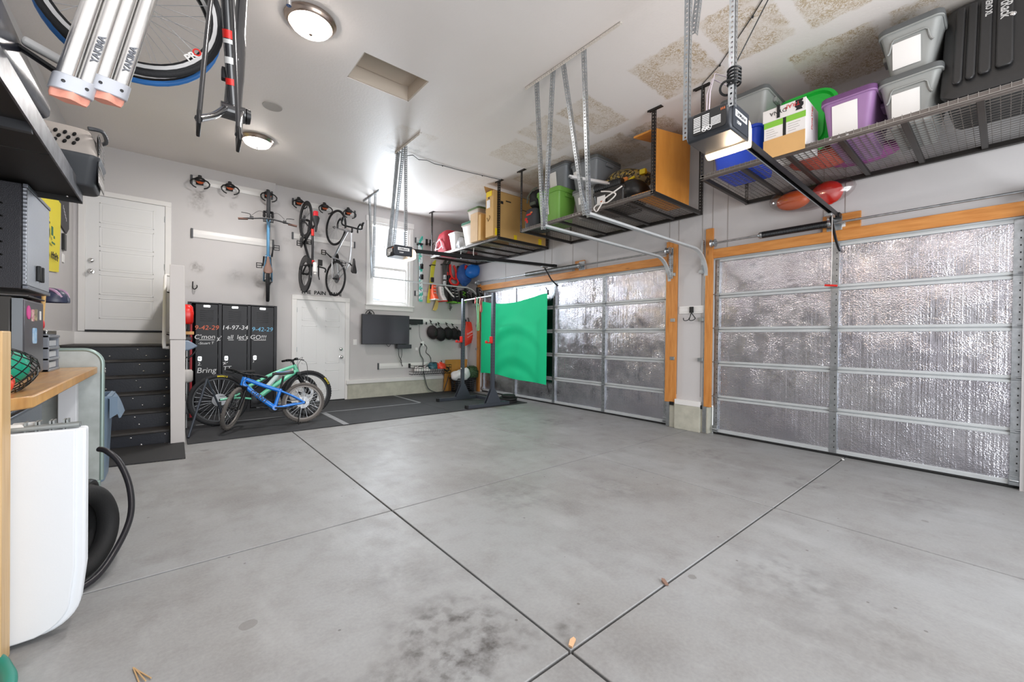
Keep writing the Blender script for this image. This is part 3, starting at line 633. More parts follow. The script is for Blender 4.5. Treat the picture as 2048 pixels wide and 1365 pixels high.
# ------------------------------------------------------------ overhead storage racks and what lies on them
RF, RB, DZ = 4.50, 5.72, 3.12
RACK = M('rack_steel', '#3b3836', .4, .6, var=.15); WIRE = M('zinc_wire', '#918d89', .38, .8); RIMR = M('rack_edge', '#6b6460', .4, .5)
def rack(label, y0, y1):
    root = thing('storage_rack', label, 'storage rack', (RF, (y0+y1)/2, DZ))
    for nm, a, b in (('front_beam', (RF-.02, y0, DZ-.055), (RF+.02, y1, DZ-.008)), ('back_beam', (RB-.02, y0, DZ-.055), (RB+.02, y1, DZ-.008)), ('end_beam', (RF+.02, y0, DZ-.055), (RB-.02, y0+.035, DZ-.008)), ('end_beam', (RF+.02, y1-.035, DZ-.055), (RB-.02, y1, DZ-.008))):
        q = MB(); q.box(a, b); q.build(nm, RIMR if nm == 'front_beam' else RACK, root, bev=.004)
    for k in range(1, 6):
        y = y0+(y1-y0)*k/6; q = MB(); q.box((RF+.02, y-.022, DZ-.045), (RB-.02, y+.022, DZ-.012)); q.build('cross_bar', RACK, root, bev=.004)
    q = MB(); n = int((y1-y0)/.0505)
    for k in range(n+1):
        y = y0+.01+(y1-y0-.02)*k/n; q.box((RF-.024, y-.002, DZ-.006), (RB, y+.002, DZ-.002)); q.box((RF-.026, y-.002, DZ-.04), (RF-.022, y+.002, DZ+.0))
    for k in range(23): x = RF-.02+(RB-RF)*k/22; q.box((x-.002, y0, DZ-.010), (x+.002, y1, DZ-.006))
    q.box((RF-.027, y0, DZ-.042), (RF-.022, y1, DZ-.036))
    q.build('wire_deck', WIRE, root)
    for x in (RF, RB):
        for y, s in ((y0, 1), (y1, -1)):
            q = MB(); perf(q, (x-.02, y-s*.004, DZ-.055), (x-.02, y-s*.004, CZ), (1, 0, 0), (0, s, 0), .042, .003, .04, .013); q.build('post', RACK, root)
            q = MB(); q.box((x-.03, y-.09, CZ-.005), (x+.03, y+.09, CZ)); q.box((x-.03, y-.09, CZ-.025), (x-.025, y+.09, CZ)); q.build('ceiling_bracket', RACK, root)
    q = MB(); ym = (y0+y1)/2
    for dy in (-.06, .0, .06): q.cyl((RF-.024, ym+dy, DZ-.03), (RF-.02, ym+dy, DZ-.03), .009, n=10)
    q.build('bolt', CHROME, root)
    return root
rack('black wire-deck ceiling rack nearest the camera, holding purple and grey totes', -.27, 2.17)
rack('black wire-deck ceiling rack holding the green tote and orange cabinet', 2.74, 5.19)
rack('black wire-deck ceiling rack at the far end, holding cardboard boxes', 5.79, 8.23)

def plastic(name, col): return M(name, col, .38, var=.06, vs=3, bump=.05, bs=200)
TG = plastic('tote_grey', '#9a9c9a'); TGB = plastic('tote_bluegrey', '#80858a'); TGN = plastic('tote_green', '#79b04d'); TP = plastic('tote_purple', '#9b74a4'); TBL = plastic('tote_blue', '#2450d8'); LIDG = plastic('lid_grey', '#5c5f60'); LIDP = plastic('lid_purple', '#6b4474'); TBK = plastic('tote_black', '#2b2827'); TBG = plastic('tote_beige', '#bdb0a4'); TWH = plastic('tote_white', '#d6d6d6'); LIDD = plastic('lid_dark_green', '#1f6b4f')
def tote(label, c, w, d, h, mat, lid=None, paper=None, t=.05, rz=0.0, arch=False, grp=None, pcol=None, name='storage_tote'):
    """c: base centre; w along y, d along x; front face looks to -x"""
    root = thing(name, label, 'storage tote', c, rz, grp)
    q = MB(root); lv = [(0, t), (.03, t*.92), (h*.5, t*.5), (h*.86, t*.12), (h*.9, .0)]
    q.rings([[(x, y, z) for x, y in rrect(d-2*o, w-2*o, .05)] for z, o in lv] + [[(x, y, z) for x, y in rrect(d-.02, w-.02, .05)] for z in (h,)], True)
    q.rings([[(x, y, z) for x, y in rrect(d+o, w+o, .055)] for z, o in ((h*.9, .004), (h*.905, .024), (h*.955, .026), (h*.96, .004))], False)
    slope = t/h; xf = lambda z: -(d/2 - t*(1-z/(h*.9)) if z < h*.9 else d/2)
    if arch:
        P = [(-.37, .50), (-.335, .54), (-.31, .62), (-.29, .72), (-.25, .76), (.25, .76), (.29, .72), (.31, .62), (.335, .54), (.37, .50)]
        q.tube([(xf(z*h)-.001, -y*w, z*h) for y, z in P], .008, 6)
    q.build('body', mat, root)
    if lid:
        q = MB(root); q.rings([[(x, y, z) for x, y in rrect(d+o, w+o, .06)] for z, o in ((h*.93, .018), (h*.935, .03), (h+.012, .027), (h+.02, .02), (h+.03, -.03), (h+.034, -.08))], True); q.build('lid', lid, root)
    if paper:
        pw, ph, zc = paper[:3]; dy = paper[3] if len(paper) > 3 else 0
        z0, z1 = zc*h-ph/2, zc*h+ph/2; q = MB(root)
        q.grid(lambda u, v: (xf(z0+(z1-z0)*v)-.006-.004*math.sin(PI*u), dy+pw/2-pw*u, z0+(z1-z0)*v), 4, 4, .001); q.build('paper_label', PAPER, root)
    for s in (-1, 1):
        q = MB(root); q.prism(rrect(.16, .05, .015), 0, .03, frame((0, s*(w/2-.008), h*.82), (1, 0, 0), (0, 0, 1), (0, s, 0))); q.build('handle', mat, root, bev=.004)
    return root
# near rack, from its far end toward the camera
tote('bright blue tub, lowest at the far end of the near rack', (4.88, 1.87, DZ), .50, .56, .42, TBL, None, t=.045)
tote('charcoal grey tub stacked in the blue tub behind the opener', (4.90, 1.80, DZ+.41), .46, .56, .36, TG, LIDG, t=.05)
tote('purple tote with a white paper label', (4.98, .92, DZ), .37, .76, .38, TP, LIDP, (.18, .27, .46, .02), .045)
tote('pale grey tote with white label, lower of two beside the cargo box', (5.02, .53, DZ), .37, .78, .385, TG, LIDG, (.17, .20, .40, .02), .065, arch=True)
tote('pale grey tote with white label, upper of two beside the cargo box', (5.02, .53, DZ+.415), .37, .78, .385, TG, LIDG, (.17, .20, .42, .02), .065, arch=True)
# carton of an insect trap standing on its head
CARD = M('kraft_card', '#d8ab70', .75, var=.06); CARDW = M('carton_white', '#ece8e6', .6); GRB = M('carton_green', '#86c440', .5)
root = thing('cardboard_box', 'white and green printed carton standing upside down before the green sled', 'box', (4.66, 1.365, DZ))
y0, y1, zt = 1.195, 1.54, 3.55
q = MB(); q.box((4.475, y0, DZ), (4.86, y1, zt)); q.build('carton', CARDW, root, bev=.003)
q = MB(); q.box((4.462, y0, 3.075), (4.468, y1, 3.255)); q.build('open_flap', CARD, root)
q = MB(); q.box((4.463, y0-.004, 3.43), (4.474, y1+.008, zt-.002)); q.build('top_flap', CARDW, root, bev=.002)
q = MB(); q.box((4.4735, y0, 3.375), (4.476, 1.352, 3.43)); q.box((4.4735, 1.378, 3.375), (4.476, y1, 3.43)); q.build('green_band', GRB, root)
q = MB(); q.box((4.473, 1.352, 3.255), (4.476, 1.378, 3.43)); q.build('gap_shade', BLACK, root)  # black strip painted in for the shade between the carton pieces
INK = MATS['ink']; INKR = M('ink_red', '#d53535', .6); INKG = M('ink_grey', '#a9a5a3', .7)
ptext(root, 'DYNA', .052, INK, (4.4615, 1.415, 3.497), (0, 1, 0), (0, 0, -1), (-1, 0, 0))
ptext(root, 'TRAP', .052, INKR, (4.4615, 1.30, 3.515), (0, 1, 0), (0, 0, -1), (-1, 0, 0))
ptext(root, 'DynaTrap', .055, INKR, (4.66, y0-.001, 3.42), (0, 0, 1), (-1, 0, 0), (0, -1, 0))
for (a, b) in ((1.20, 1.345), (1.385, 1.53)):
    q = MB()
    for k in range(4): wdt = R.uniform(.06, .12); q.box((4.4742, b-.01-wdt, 3.35-.022*k), (4.476, b-.01, 3.354-.022*k))
    q.build('print_lines', INKG, root)
q = MB(); q.prism([(-.028, 0), (.028, 0), (.02, .02), (.034, .035), (.034, .06), (.02, .07), (.03, .08), (.03, .095), (-.03, .095), (-.03, .08), (-.02, .07), (-.034, .06), (-.034, .035), (-.02, .02)], 0, .0015, frame((4.4625, 1.245, 3.45), (0, -1, 0), (0, 0, 1), (-1, 0, 0))); q.build('printed_lantern', BLACK, root)
q = MB(); q.box((4.455, 1.40, 3.44), (4.461, 1.425, 3.56)); q.tube([(4.458, 1.402, 3.56), (4.46, 1.412, 3.60), (4.458, 1.423, 3.56)], .0025, 5); q.build('strap_tag', BLACK, root, bev=.003)
# green plastic sled lid behind the carton
q = MB(); F_ = frame((4.98, 1.37, 3.52), (0, -1, 0), (.17, 0, .985), (-.985, 0, .17))
q.rings([[F_ @ Vector((x, y, z)) for x, y in rrect(w_, h_, r_, 7)] for w_, h_, r_, z in ((.58, .64, .16, 0), (.62, .68, .2, .005), (.62, .68, .2, .02), (.56, .62, .17, .03), (.52, .58, .15, -.01), (.42, .5, .12, -.015), (.40, .48, .1, .03), (.3, .38, .08, .04))], True)
tag(q.build('plastic_sled', M('sled_green', '#2fd14d', .3)), 'bright green moulded plastic sled leaning behind the white carton', 'sled')
# things seen through the deck from below
q = MB(); q.sph((5.2, 1.2, DZ+.09), (.2, .33, .09), 18, 10); tag(q.build('play_mat', M('salmon', '#d9604f', .6, bump=.4, bs=12)), 'red folded cloth lying on the near rack behind the carton', 'cloth')
q = MB(); q.sph((5.42, .95, DZ+.1), (.16, .30, .09), 16, 9); tag(q.build('float_toy', M('magenta', '#b25aa8', .5)), 'purple inflatable lying on the near rack by the wall', 'toy')

# rooftop cargo box leaning back on its long side
root = thing('cargo_box', 'black ribbed rooftop cargo box standing on the near rack', 'cargo box', (4.75, -.35, DZ))
ang = .42; F_ = frame((4.58, -.36, DZ+.06), (0, -1, 0), (math.sin(ang), 0, math.cos(ang)), (-1, 0, 0))
W2, HH = 1.36, .95
q = MB(); lv = [(-.80, -.05), (-.77, .0), (-.06, .02), (-.03, .03), (0, .02), (.02, -.03)]
q.rings([[F_ @ Vector((x, y+HH/2, z)) for x, y in rrect(W2+2*o, HH+2*o, .09, 5)] for z, o in lv], True)
q.build('shell', M('box_black', '#2a2a2b', .33, bump=.25, bs=260), root)
q = MB()
for x0, x1, y0_, y1_ in ((-.645, -.592, .10, .91), (-.580, -.526, .11, .91), (-.516, -.45, .12, .91), (-.432, -.345, .13, .91), (-.2, .2, .16, .91), (.345, .432, .13, .91), (.45, .516, .12, .91), (.526, .58, .11, .91), (.592, .645, .10, .91)):
    q.prism([(x0, y0_+.03), (x0+.012, y0_), (x1-.012, y0_), (x1, y0_+.03), (x1, y1_), (x0, y1_)], .0, .052, F_)
q.build('rib', MATS['box_black'], root, bev=.012)
for s_, sz, x_, y_ in (('SportRack', .082, -.385, .785), ('AERO XL', .048, -.472, .80)):
    t_ = text('lettering', s_, sz, M('emblem_white', '#dedede', .5), F_ @ frame((x_, y_, .0535), (0, -1, 0), (1, 0, 0), (0, 0, 1)), None, bold=.0015); t_.data.transform(basis(root).inverted()); t_.parent = root
q = MB(); q.lathe([(.016, 0), (.016, .008), (.008, .012)], tuple(F_ @ Vector((-.35, .62, .045))), tuple((F_.to_3x3() @ Vector((0, 0, 1)))), 12); q.build('lock', CHROME, root)
# clear vinyl inflatable wedged under the near rack
root = thing('inflatable_float', 'clear vinyl float with orange and red panels hanging under the near rack', 'pool float', (RX-.12, 1.47, 2.97))
CLR = bpy.data.materials.new('clear_vinyl'); CLR.use_nodes = True; _nt = CLR.node_tree; _nt.nodes.clear()
_o = _nt.nodes.new('ShaderNodeOutputMaterial'); _t = _nt.nodes.new('ShaderNodeBsdfTransparent'); _t.inputs[0].default_value = (.93, .9, .9, 1); _g = _nt.nodes.new('ShaderNodeBsdfGlossy'); _g.inputs['Roughness'].default_value = .12; _m = _nt.nodes.new('ShaderNodeMixShader'); _m.inputs[0].default_value = .16
_nt.links.new(_t.outputs[0], _m.inputs[1]); _nt.links.new(_g.outputs[0], _m.inputs[2]); _nt.links.new(_m.outputs[0], _o.inputs[0])
q = MB(); q.sph((RX-.14, 1.46, 3.0), (.13, .42, .18), 24, 12); q.build('clear_skin', CLR, root)
for yc, cn, rr in ((1.62, '#f0671a', (.09, .18, .11)), (1.30, '#e32a1c', (.095, .15, .135))):
    q = MB(); q.sph((RX-.14, yc, 2.97), rr, 16, 9); q.build('panel', M('vinyl'+cn[1:], cn, .3, trans=.2), root)
# middle rack, from its near end away from the camera
OR = mat_wood('orange_ply', '#dd9540', '#cb8232', (3, 3, .8), .5, False)
root = thing('shelf_unit', 'orange plywood shelf unit with top and bottom boards on the middle rack', 'shelf', (4.95, 2.8, DZ))
q = MB(); q.prism([(4.565, DZ), (5.40, DZ), (5.42, 4.06), (4.575, 3.90)], 2.765, 2.79, frame((0, 0, 0), (1, 0, 0), (0, 0, 1), (0, 1, 0))); q.build('side_board', OR, root, bev=.002)
q = MB(); q.prism([(4.53, 3.865), (5.38, 4.02), (5.38, 4.045), (4.53, 3.89)], 2.79, 3.06, frame((0, 0, 0), (1, 0, 0), (0, 0, 1), (0, 1, 0))); q.build('top_board', OR, root, bev=.002)
q = MB(); q.box((4.53, 2.79, DZ), (5.38, 3.08, DZ+.024)); q.build('bottom_board', OR, root, bev=.002)
root = thing('kettle', 'round black kettle lid lying beside the orange shelf unit', 'grill lid', (4.86, 3.24, DZ+.03))
q = MB(); q.L = Matrix.Translation((4.86, 3.26, DZ+.17)) @ Matrix.Rotation(.5, 4, 'Y'); q.lathe([(.0, -.16), (.12, -.15), (.19, -.10), (.215, -.02), (.215, .04), (.20, .07), (.12, .10), (.05, .115), (0, .12)], n=30); q.build('shell', M('enamel', '#1c1c1d', .35), root)
root = thing('foam_roller', 'black ribbed foam roller beside the black kettle lid', 'roller', (4.75, 3.6, DZ+.3))
q = MB(); pr = [(0, 0), (.055, 0)]
for k in range(14): pr += [(.068, .02+k*.03), (.068, .034+k*.03), (.062, .038+k*.03)]
pr += [(.055, .45), (0, .45)]; q.lathe(pr, (4.70, 3.80, DZ+.335), (.05, -1, -.03), 18); q.build('roll', BLACK, root)
t = NT('camouflage'); co = t.co(); c = t.mix(t.ramp(t.noise(14, 3, co), .48, .5), lin('#3c362c'), lin('#8b7d5c')); c = t.mix(t.ramp(t.noise(23, 2, co), .56, .58), c, lin('#b59a45')); c = t.mix(t.ramp(t.noise(18, 2, co), .6, .62), c, lin('#191816')); t.set(Base_Color=c, Roughness=.85, Normal=t.bump(t.noise(9, 3, co), .5, .02)); CAMO = t.m
root = thing('duffel_bag', 'camouflage duffel bag lying on top behind the black roller', 'bag', (5.05, 3.5, DZ+.4))
def bag(u, v):
    a = 2*PI*v; y = 3.92-.86*u; r = .15*math.sin(PI*min(max(u, .02), .98))**.45*(1+.10*math.sin(7*u+3*a)*.8)
    return (5.02+r*1.25*math.cos(a), y, DZ+.42+r*math.sin(a)+.05*math.sin(4*u))
q = MB(); q.grid(bag, 24, 18); q.build('bag_body', CAMO, root)
q = MB(); q.tube([(4.86, 3.7, DZ+.46), (4.8, 3.55, DZ+.36), (4.82, 3.4, DZ+.34), (4.85, 3.25, DZ+.40)], .02, 8); q.build('yellow_strap', M('yellow', '#e9cf25', .5), root)
q = MB(); q.cb((4.88, 3.14, DZ+.44), (.05, .09, .07)); q.build('yellow_buckle', MATS['yellow'], root, bev=.008)
q = MB(); q.box((4.76, 3.32, DZ+.32), (4.80, 3.44, DZ+.40)); tag(q.build('sponge', M('foam_orange', '#e08b47', .8), bev=.006), 'small orange foam block between the roller and kettle lid', 'foam block')
root = tote('black tote with a white and orange label on the middle rack', (4.90, 3.53, DZ), .52, .55, .235, TBK, TBK, t=.03)
q = MB(); q.box((4.614, 3.56, DZ+.06), (4.618, 3.70, DZ+.18)); q.cur = 1; q.box((4.613, 3.58, DZ+.08), (4.6145, 3.64, DZ+.11)); o = q.build('shipping_label', [PAPER, M('label_orange', '#d77a4b', .6)], root)
root = thing('metal_channel', 'long silver aluminium channels lying across the middle rack', 'metal bars', (4.6, 3.4, DZ+.35))
for dy, dz_ in ((0, 0), (.04, -.03)):
    q = MB(); q.sweep([(-.018, -.012), (.018, -.012), (.018, .012), (.012, .012), (.012, -.006), (-.012, -.006), (-.012, .012), (-.018, .012)], [(4.14, 3.80-dy, DZ+.385+dz_), (5.0, 3.42-dy, DZ+.345+dz_-.0)], (.3, .95, 0)); q.build('channel', SILV, root)
pts = [(4.47, 3.18, DZ+.16), (4.44, 3.30, DZ+.10), (4.43, 3.42, DZ+.05), (4.42, 3.50, DZ-.05), (4.43, 3.56, DZ-.09), (4.43, 3.60, DZ-.03), (4.43, 3.50, DZ+.01), (4.43, 3.38, DZ-.01), (4.43, 3.25, DZ+.06), (4.45, 3.36, DZ+.13), (4.45, 3.5, DZ+.17)]
wire("white cord dangling over the front edge of the middle rack", smooth(pts), .009, M("cord_white", "#e9e4df", .7))
tote('bluish grey tote, lower one right of the green tote', (4.98, 4.02, DZ), .46, .56, .40, TG, LIDG, (.12, .10, .62, .05), .06)
tote('large bluish grey tote stacked above beside the green tote', (5.05, 4.08, DZ+.43), .50, .60, .43, TGB, LIDG, (.09, .08, .62, .15), .05)
tote('bright green tote with a white paper label', (4.82, 4.68, DZ), .50, .44, .53, TGN, TGN, (.15, .26, .55, .06), .05)
tote('bluish grey tote with a torn white label on top of the green tote', (4.95, 4.64, DZ+.565), .46, .44, .38, TGB, LIDG, (.15, .26, .42, .06), .04)
root = thing('backpack', 'black and grey backpack heap on top beside the green tote', 'backpack', (4.78, 5.06, DZ+.4))
def blob(cx, cy, cz, rx, ry, rz_, s, f=5, am=.13):
    return lambda u, v: (lambda a, b, k: (cx+rx*k*math.sin(b)*math.cos(a), cy+ry*k*math.sin(b)*math.sin(a), cz-rz_*k*math.cos(b)))(2*PI*u, PI*min(max(v, .01), .99), 1+am*math.sin(f*2*PI*u+s)*math.sin(3*PI*v+s*2))
q = MB(); q.grid(blob(4.80, 5.07, DZ+.52, .2, .13, .17, 1, 4), 22, 14); q.build('pack_body', M('nylon_black', '#1d1d1f', .55, bump=.6, bs=18), root)
q = MB(); q.tube([(4.60, 5.16, DZ+.45), (4.57, 5.1, DZ+.55), (4.6, 5.02, DZ+.64), (4.66, 4.98, DZ+.68)], .012, 7); q.cb((4.62, 5.04, DZ+.42), (.03, .12, .05)); q.build('strap', M('webbing', '#4c5247', .7), root)
root = thing('tool_bag', 'dark grey tool bag with red and orange print beside the green tote', 'bag', (4.76, 5.07, DZ))
q = MB(); q.rings([[(4.76+x, 5.06+y, DZ+z) for x, y in rrect(.40*k, .25*k, .06)] for z, k in ((0, .95), (.03, 1.02), (.2, 1.03), (.31, .95), (.34, .8))], True); q.build('bag_body', M('bag_grey', '#3b3b40', .65, bump=.3, bs=30), root)
q = MB()
for p, s_, m_ in (((4.552, 5.13, DZ+.16), (.006, .06, .05), 0), ((4.552, 5.06, DZ+.23), (.006, .11, .03), 0), ((4.552, 5.1, DZ+.12), (.006, .035, .045), 0), ((4.552, 5.00, DZ+.25), (.006, .05, .03), 1)): q.cur = m_; q.cb(p, s_)
q.build('print', [RED, M('label_orange', '#d77a4b', .6)], root, bev=.003)
# far rack
root = thing('cardboard_box', 'large tall cardboard box with an open flap on the far rack', 'box', (5.03, 5.93, DZ))
KR = M('kraft_tan', '#d2a868', .7, var=.07, vs=4)
q = MB(); q.box((4.40, 5.83, DZ), (5.70, 6.06, 3.93)); q.build('carton', KR, root, bev=.004)
q = MB(); q.add([(4.40, 6.06, 3.93), (5.7, 6.06, 3.93), (5.7, 6.12, 4.07), (4.40, 6.12, 4.07), (4.40, 6.066, 3.928), (5.7, 6.066, 3.928), (5.7, 6.126, 4.068), (4.40, 6.126, 4.068)], [(0, 1, 2, 3), (7, 6, 5, 4), (0, 4, 5, 1), (3, 2, 6, 7), (0, 3, 7, 4), (1, 5, 6, 2)]); q.build('open_flap', M('kraft_shade', '#b98c51', .7), root)
YEL = M('yellow_tape', '#f2d21a', .5)
for a, b in (((4.392, 5.88, 3.84), (4.40, 6.03, 3.93)), ((4.44, 5.824, DZ+.02), (4.50, 5.83, DZ+.14)), ((4.88, 5.824, DZ), (4.95, 5.83, DZ+.09)), ((5.5, 5.824, DZ), (5.58, 5.83, DZ+.12))): q = MB(); q.box(a, b); q.build('yellow_tape', YEL, root)
q = MB(); q.box((4.396, 5.93, 3.64), (4.40, 6.03, 3.78)); q.build('paper_label', PAPER, root)
q = MB(); q.box((4.397, 5.95, 3.80), (4.3999, 5.985, 3.83)); q.tube([(4.398, 6.02, 3.47), (4.398, 5.98, 3.40), (4.398, 5.93, 3.46), (4.398, 5.95, 3.50)], .004, 5); q.box((4.56, 5.8275, 3.72), (4.62, 5.83, 3.77)); q.box((4.68, 5.8275, 3.78), (4.80, 5.83, 3.80)); q.box((5.05, 5.8275, 3.70), (5.2, 5.83, 3.712)); q.build('marker_print', INK, root)
root = thing('cardboard_box', 'narrow pale cardboard box between the tall box and beige totes', 'box', (4.72, 6.42, DZ))
q = MB(); q.box((4.42, 6.34, DZ), (5.1, 6.58, 3.66)); q.build('carton', M('kraft_pale', '#d9b993', .75, var=.08), root, bev=.004)
q = MB(); q.box((4.42, 6.24, DZ), (5.1, 6.32, 3.60)); tag(q.build('cardboard_sheet', KR, bev=.002), 'flat cardboard panel standing between the two upright boxes', 'cardboard')
tote('beige tote with dark green lid beside the narrow cardboard box', (4.80, 6.86, DZ), .42, .55, .46, TBG, LIDD, None, .06)
tote('beige tote with mossy green lid stacked above and behind another', (5.02, 7.02, DZ+.48), .42, .50, .34, TBG, M('lid_moss', '#51683a', .45), None, .04)
tote('white bin beside the red bag on the far rack', (4.72, 7.42, DZ), .30, .40, .38, TWH, None, None, .05)
q = MB(); q.grid(blob(4.66, 7.24, DZ+.13, .10, .10, .13, 2, 5, .25), 18, 12); tag(q.build('plastic_bag', M('bag_clear', '#c9ccd2', .25, bump=.8, bs=30)), 'crumpled clear plastic bag between the white bin and beige tote', 'plastic bag')
root = thing('sports_bag', 'red padded bag with white trim at the far end of the rack', 'bag', (4.80, 7.95, DZ))
q = MB(); q.L = Matrix.Translation((4.80, 7.90, DZ+.26)) @ Matrix.Rotation(-.18, 4, 'X'); q.rings([[(x, y, z) for x, y in rrect(.52*k, .44*k, .10)] for z, k in ((-.26, .9), (-.2, 1.02), (.1, 1.0), (.22, .86), (.25, .7))], True); q.build('bag_body', M('bag_red', '#a5202f', .65, bump=.4, bs=25), root)
q = MB(); q.tube([(4.52, 8.1, DZ+.05), (4.50, 8.0, DZ+.25), (4.51, 7.9, DZ+.32), (4.5, 7.8, DZ+.22), (4.50, 7.72, DZ+.08)], .018, 7); q.tube([(4.5, 8.08, DZ+.12), (4.49, 7.9, DZ+.10), (4.5, 7.75, DZ+.16)], .014, 7); q.build('white_trim', M('trim_pink', '#eab4bb', .6), root)
q = MB(); q.cb((5.15, 7.62, DZ+.36), (.2, .2, .2)); q.cb((5.15, 7.62, DZ+.13), (.2, .2, .26)); tag(q.build('gift_box', M('deep_red', '#a3242a', .6), bev=.01), 'small dark red box behind the white bin', 'box')
# ------------------------------------------------------------ mats, lockers, bikes, things on the back wall
MATR = M('mat_rubber', '#37383b', .8, var=.25, vs=3, bump=.35, bs=150)
mx = [.17, 2.0, 3.80, 5.56]
mlab = [['front rubber mat under the parked bikes', 'front rubber mat in the middle, bare', 'front rubber mat under the squat rack'], ['back rubber mat under the lockers', 'back rubber mat before the white six-panel door', 'back rubber mat under the laundry basket']]
for i in range(3):
    for j, (a, b) in enumerate(((6.15, 7.345), (7.345, 8.60))):
        q = MB(); q.box((mx[i]+.003, a+.003, 0), (mx[i+1]-.003, b-.003, .013)); tag(q.build('rubber_mat', MATR, bev=.004), 'black '+mlab[j][i], 'mat', 'black rubber floor mats')
TAPE = M('floor_tape', '#8f9194', .6, var=.2)
for lb, a, b in (('grey tape strip on the mat seam running from the bikes to the floor edge', (1.96, 6.15, .013), (2.04, 7.34, .0145)), ('grey tape strip on the long mat seam behind the bikes', (.3, 7.325, .013), (3.8, 7.36, .0145)), ('grey tape strip on the mat seam running toward the white wall ledge', (3.78, 7.36, .013), (3.83, 8.6, .0145))):
    q = MB(); q.box(a, b); tag(q.build('tape_strip', TAPE), lb, 'tape')
# lockers
LKM = M('locker_black', '#25262a', .5, .1, var=.12, vs=9); LKD = M('locker_dark', '#0c0c0d', .8)
root = thing('locker', 'bank of three black metal lockers covered in chalk writing', 'lockers', (.83, 8.4, .013))
lx, fy, lh = [.245, .635, 1.035, 1.425], 8.15, 1.815
q = MB()
for x in lx: q.box((x-.008, fy+.004, .013), (x+.008, 8.62, lh))
q.box((lx[0], fy+.004, lh-.015), (lx[3], 8.62, lh)); q.box((lx[0], fy+.004, .013), (lx[3], 8.62, .07)); q.box((lx[0], 8.6, .013), (lx[3], 8.62, lh))
for x in lx: q.box((x-.024, fy, .013), (x+.024, fy+.02, lh))
q.box((lx[0], fy, lh-.02), (lx[3], fy+.02, lh)); q.build('carcass', LKM, root, bev=.003)
CW = M('chalk_white', '#e9eaec', .8); CO = M('chalk_orange', '#e27458', .8); CB_ = M('chalk_blue', '#7fc3e8', .8)
for k in range(3):
    x0, x1 = lx[k]+(.075 if k == 0 else .03), lx[k+1]-.03
    q = MB(); q.box((x0, fy-.008, .08), (x1, fy+.006, lh-.03)); xc = (x0+x1)/2
    for j in range(6): q.cb((xc, fy-.009, lh-.13-.032*j), (.17, .006, .010))
    d_ = q.build('door', LKM, root, bev=.004)
    q = MB(); q.prism(rrect(.085, .032, .008), 0, .003, frame((xc, fy-.009, lh-.06), (1, 0, 0), (0, 0, 1), (0, -1, 0))); q.build('number_plate', CHROME, d_)
    q = MB(); q.prism(rrect(.05, .075, .015), 0, .006, frame((x0+.055, fy-.008, .92), (1, 0, 0), (0, 0, 1), (0, -1, 0))); q.lathe([(.02, 0), (.018, .012), (.0, .014)], (x0+.055, fy-.014, .925), (0, -1, 0), 16); q.build('latch', CHROME, d_, bev=.002)
    for zz in (.3, .95, 1.6):
        q = MB(); q.cyl((x1+.004, fy-.008, zz-.03), (x1+.004, fy-.008, zz+.03), .006, n=8); q.build('hinge', LKM, d_)
def chalk(s_, sz, x, z, m_, rot=0, sx=1.0):
    a = math.radians(rot); sh = Matrix(((1, .15, 0, 0), (0, 1, 0, 0), (0, 0, 1, 0), (0, 0, 0, 1)))
    t_ = text('chalk_writing', s_, sz, m_, frame((x, fy-.0095, z), (math.cos(a), 0, math.sin(a)), (-math.sin(a), 0, math.cos(a)), (0, -1, 0)) @ sh, None, .0004, sx=sx)
    t_.data.transform(basis(root).inverted()); t_.parent = root
for a in (('9-42-29', .10, .465, 1.41, CO, 1), ('14-97-34', .10, .84, 1.42, CW, 1), ('9-42-29', .10, 1.23, 1.40, CB_, 0), ("C'mon", .10, .44, 1.265, CW, 2), ("y'", .095, .625, 1.245, CW, 0), ('all', .095, .775, 1.265, CW, 0), ("let's", .10, .945, 1.265, CW, 0), ('GO!!!', .10, 1.17, 1.265, CW, -1),
          ('-Stuart T', .055, .455, 1.165, CW, 2), ('Bring', .12, .465, .73, CW, 0), ('TT', .09, .735, .755, CW, 2), ('2.', .07, .375, .835, CW, 0), ('3', .05, 1.10, .855, CW, 0), ('x-', .09, .71, .85, CW, 20)): chalk(*a)
q = MB()
for a, b, z in ((.365, .565, 1.215), (.745, .82, 1.215), (.885, 1.0, 1.215), (1.10, 1.28, 1.215), (.60, .64, 1.21)): q.box((a, fy-.0095, z), (b, fy-.009, z+.008))
q.build('chalk_underline', CW, root)

# wall rails of the bike hanging system
def wall_rail(label, x0, x1, z, y, h=.105):
    root = thing('wall_rail', label, 'rail', ((x0+x1)/2, y, z), group=None)
    q = MB(); q.prism([(0, -h/2), (.012, -h/2), (.02, -h/2+.02), (.014, -.012), (.02, 0), (.014, .012), (.02, h/2-.02), (.012, h/2), (0, h/2)], x0, x1, frame((0, y, z), (0, -1, 0), (0, 0, 1), (1, 0, 0))); q.build('track', TRIM, root)
    for x in (x0, x1):
        q = MB(); q.box((x-.012, y-.03, z-h/2-.015), (x+.018, y, z+h/2+.015)); q.build('end_cap', M('cap_grey', '#4a4c50', .5), root, bev=.004)
    return root
wall_rail('upper white rail holding two empty bike hooks and the blue bike', .27, 1.43, 3.86, JY, .12); wall_rail('lower white rail crossed by the hanging blue bike', .28, 1.455, 2.98, JY, .125)
wall_rail('upper white rail above the white door holding two road bikes', 1.79, 2.95, 3.85, BY, .10); wall_rail('lower white rail behind the two road bikes', 1.79, 2.95, 3.205, BY, .10)
wall_rail('white rail with hanging black hats, right of the television', 4.02, 5.72, 1.69, BY, .11); wall_rail('low white rail holding the wire basket under the television', 3.48, 5.72, .66, BY, .11)
wall_rail('upper white rail with skis beside the window', 4.33, 5.6, 3.53, BY, .09); wall_rail('lower white rail behind the ski boots', 4.33, 5.7, 2.31, BY, .09)
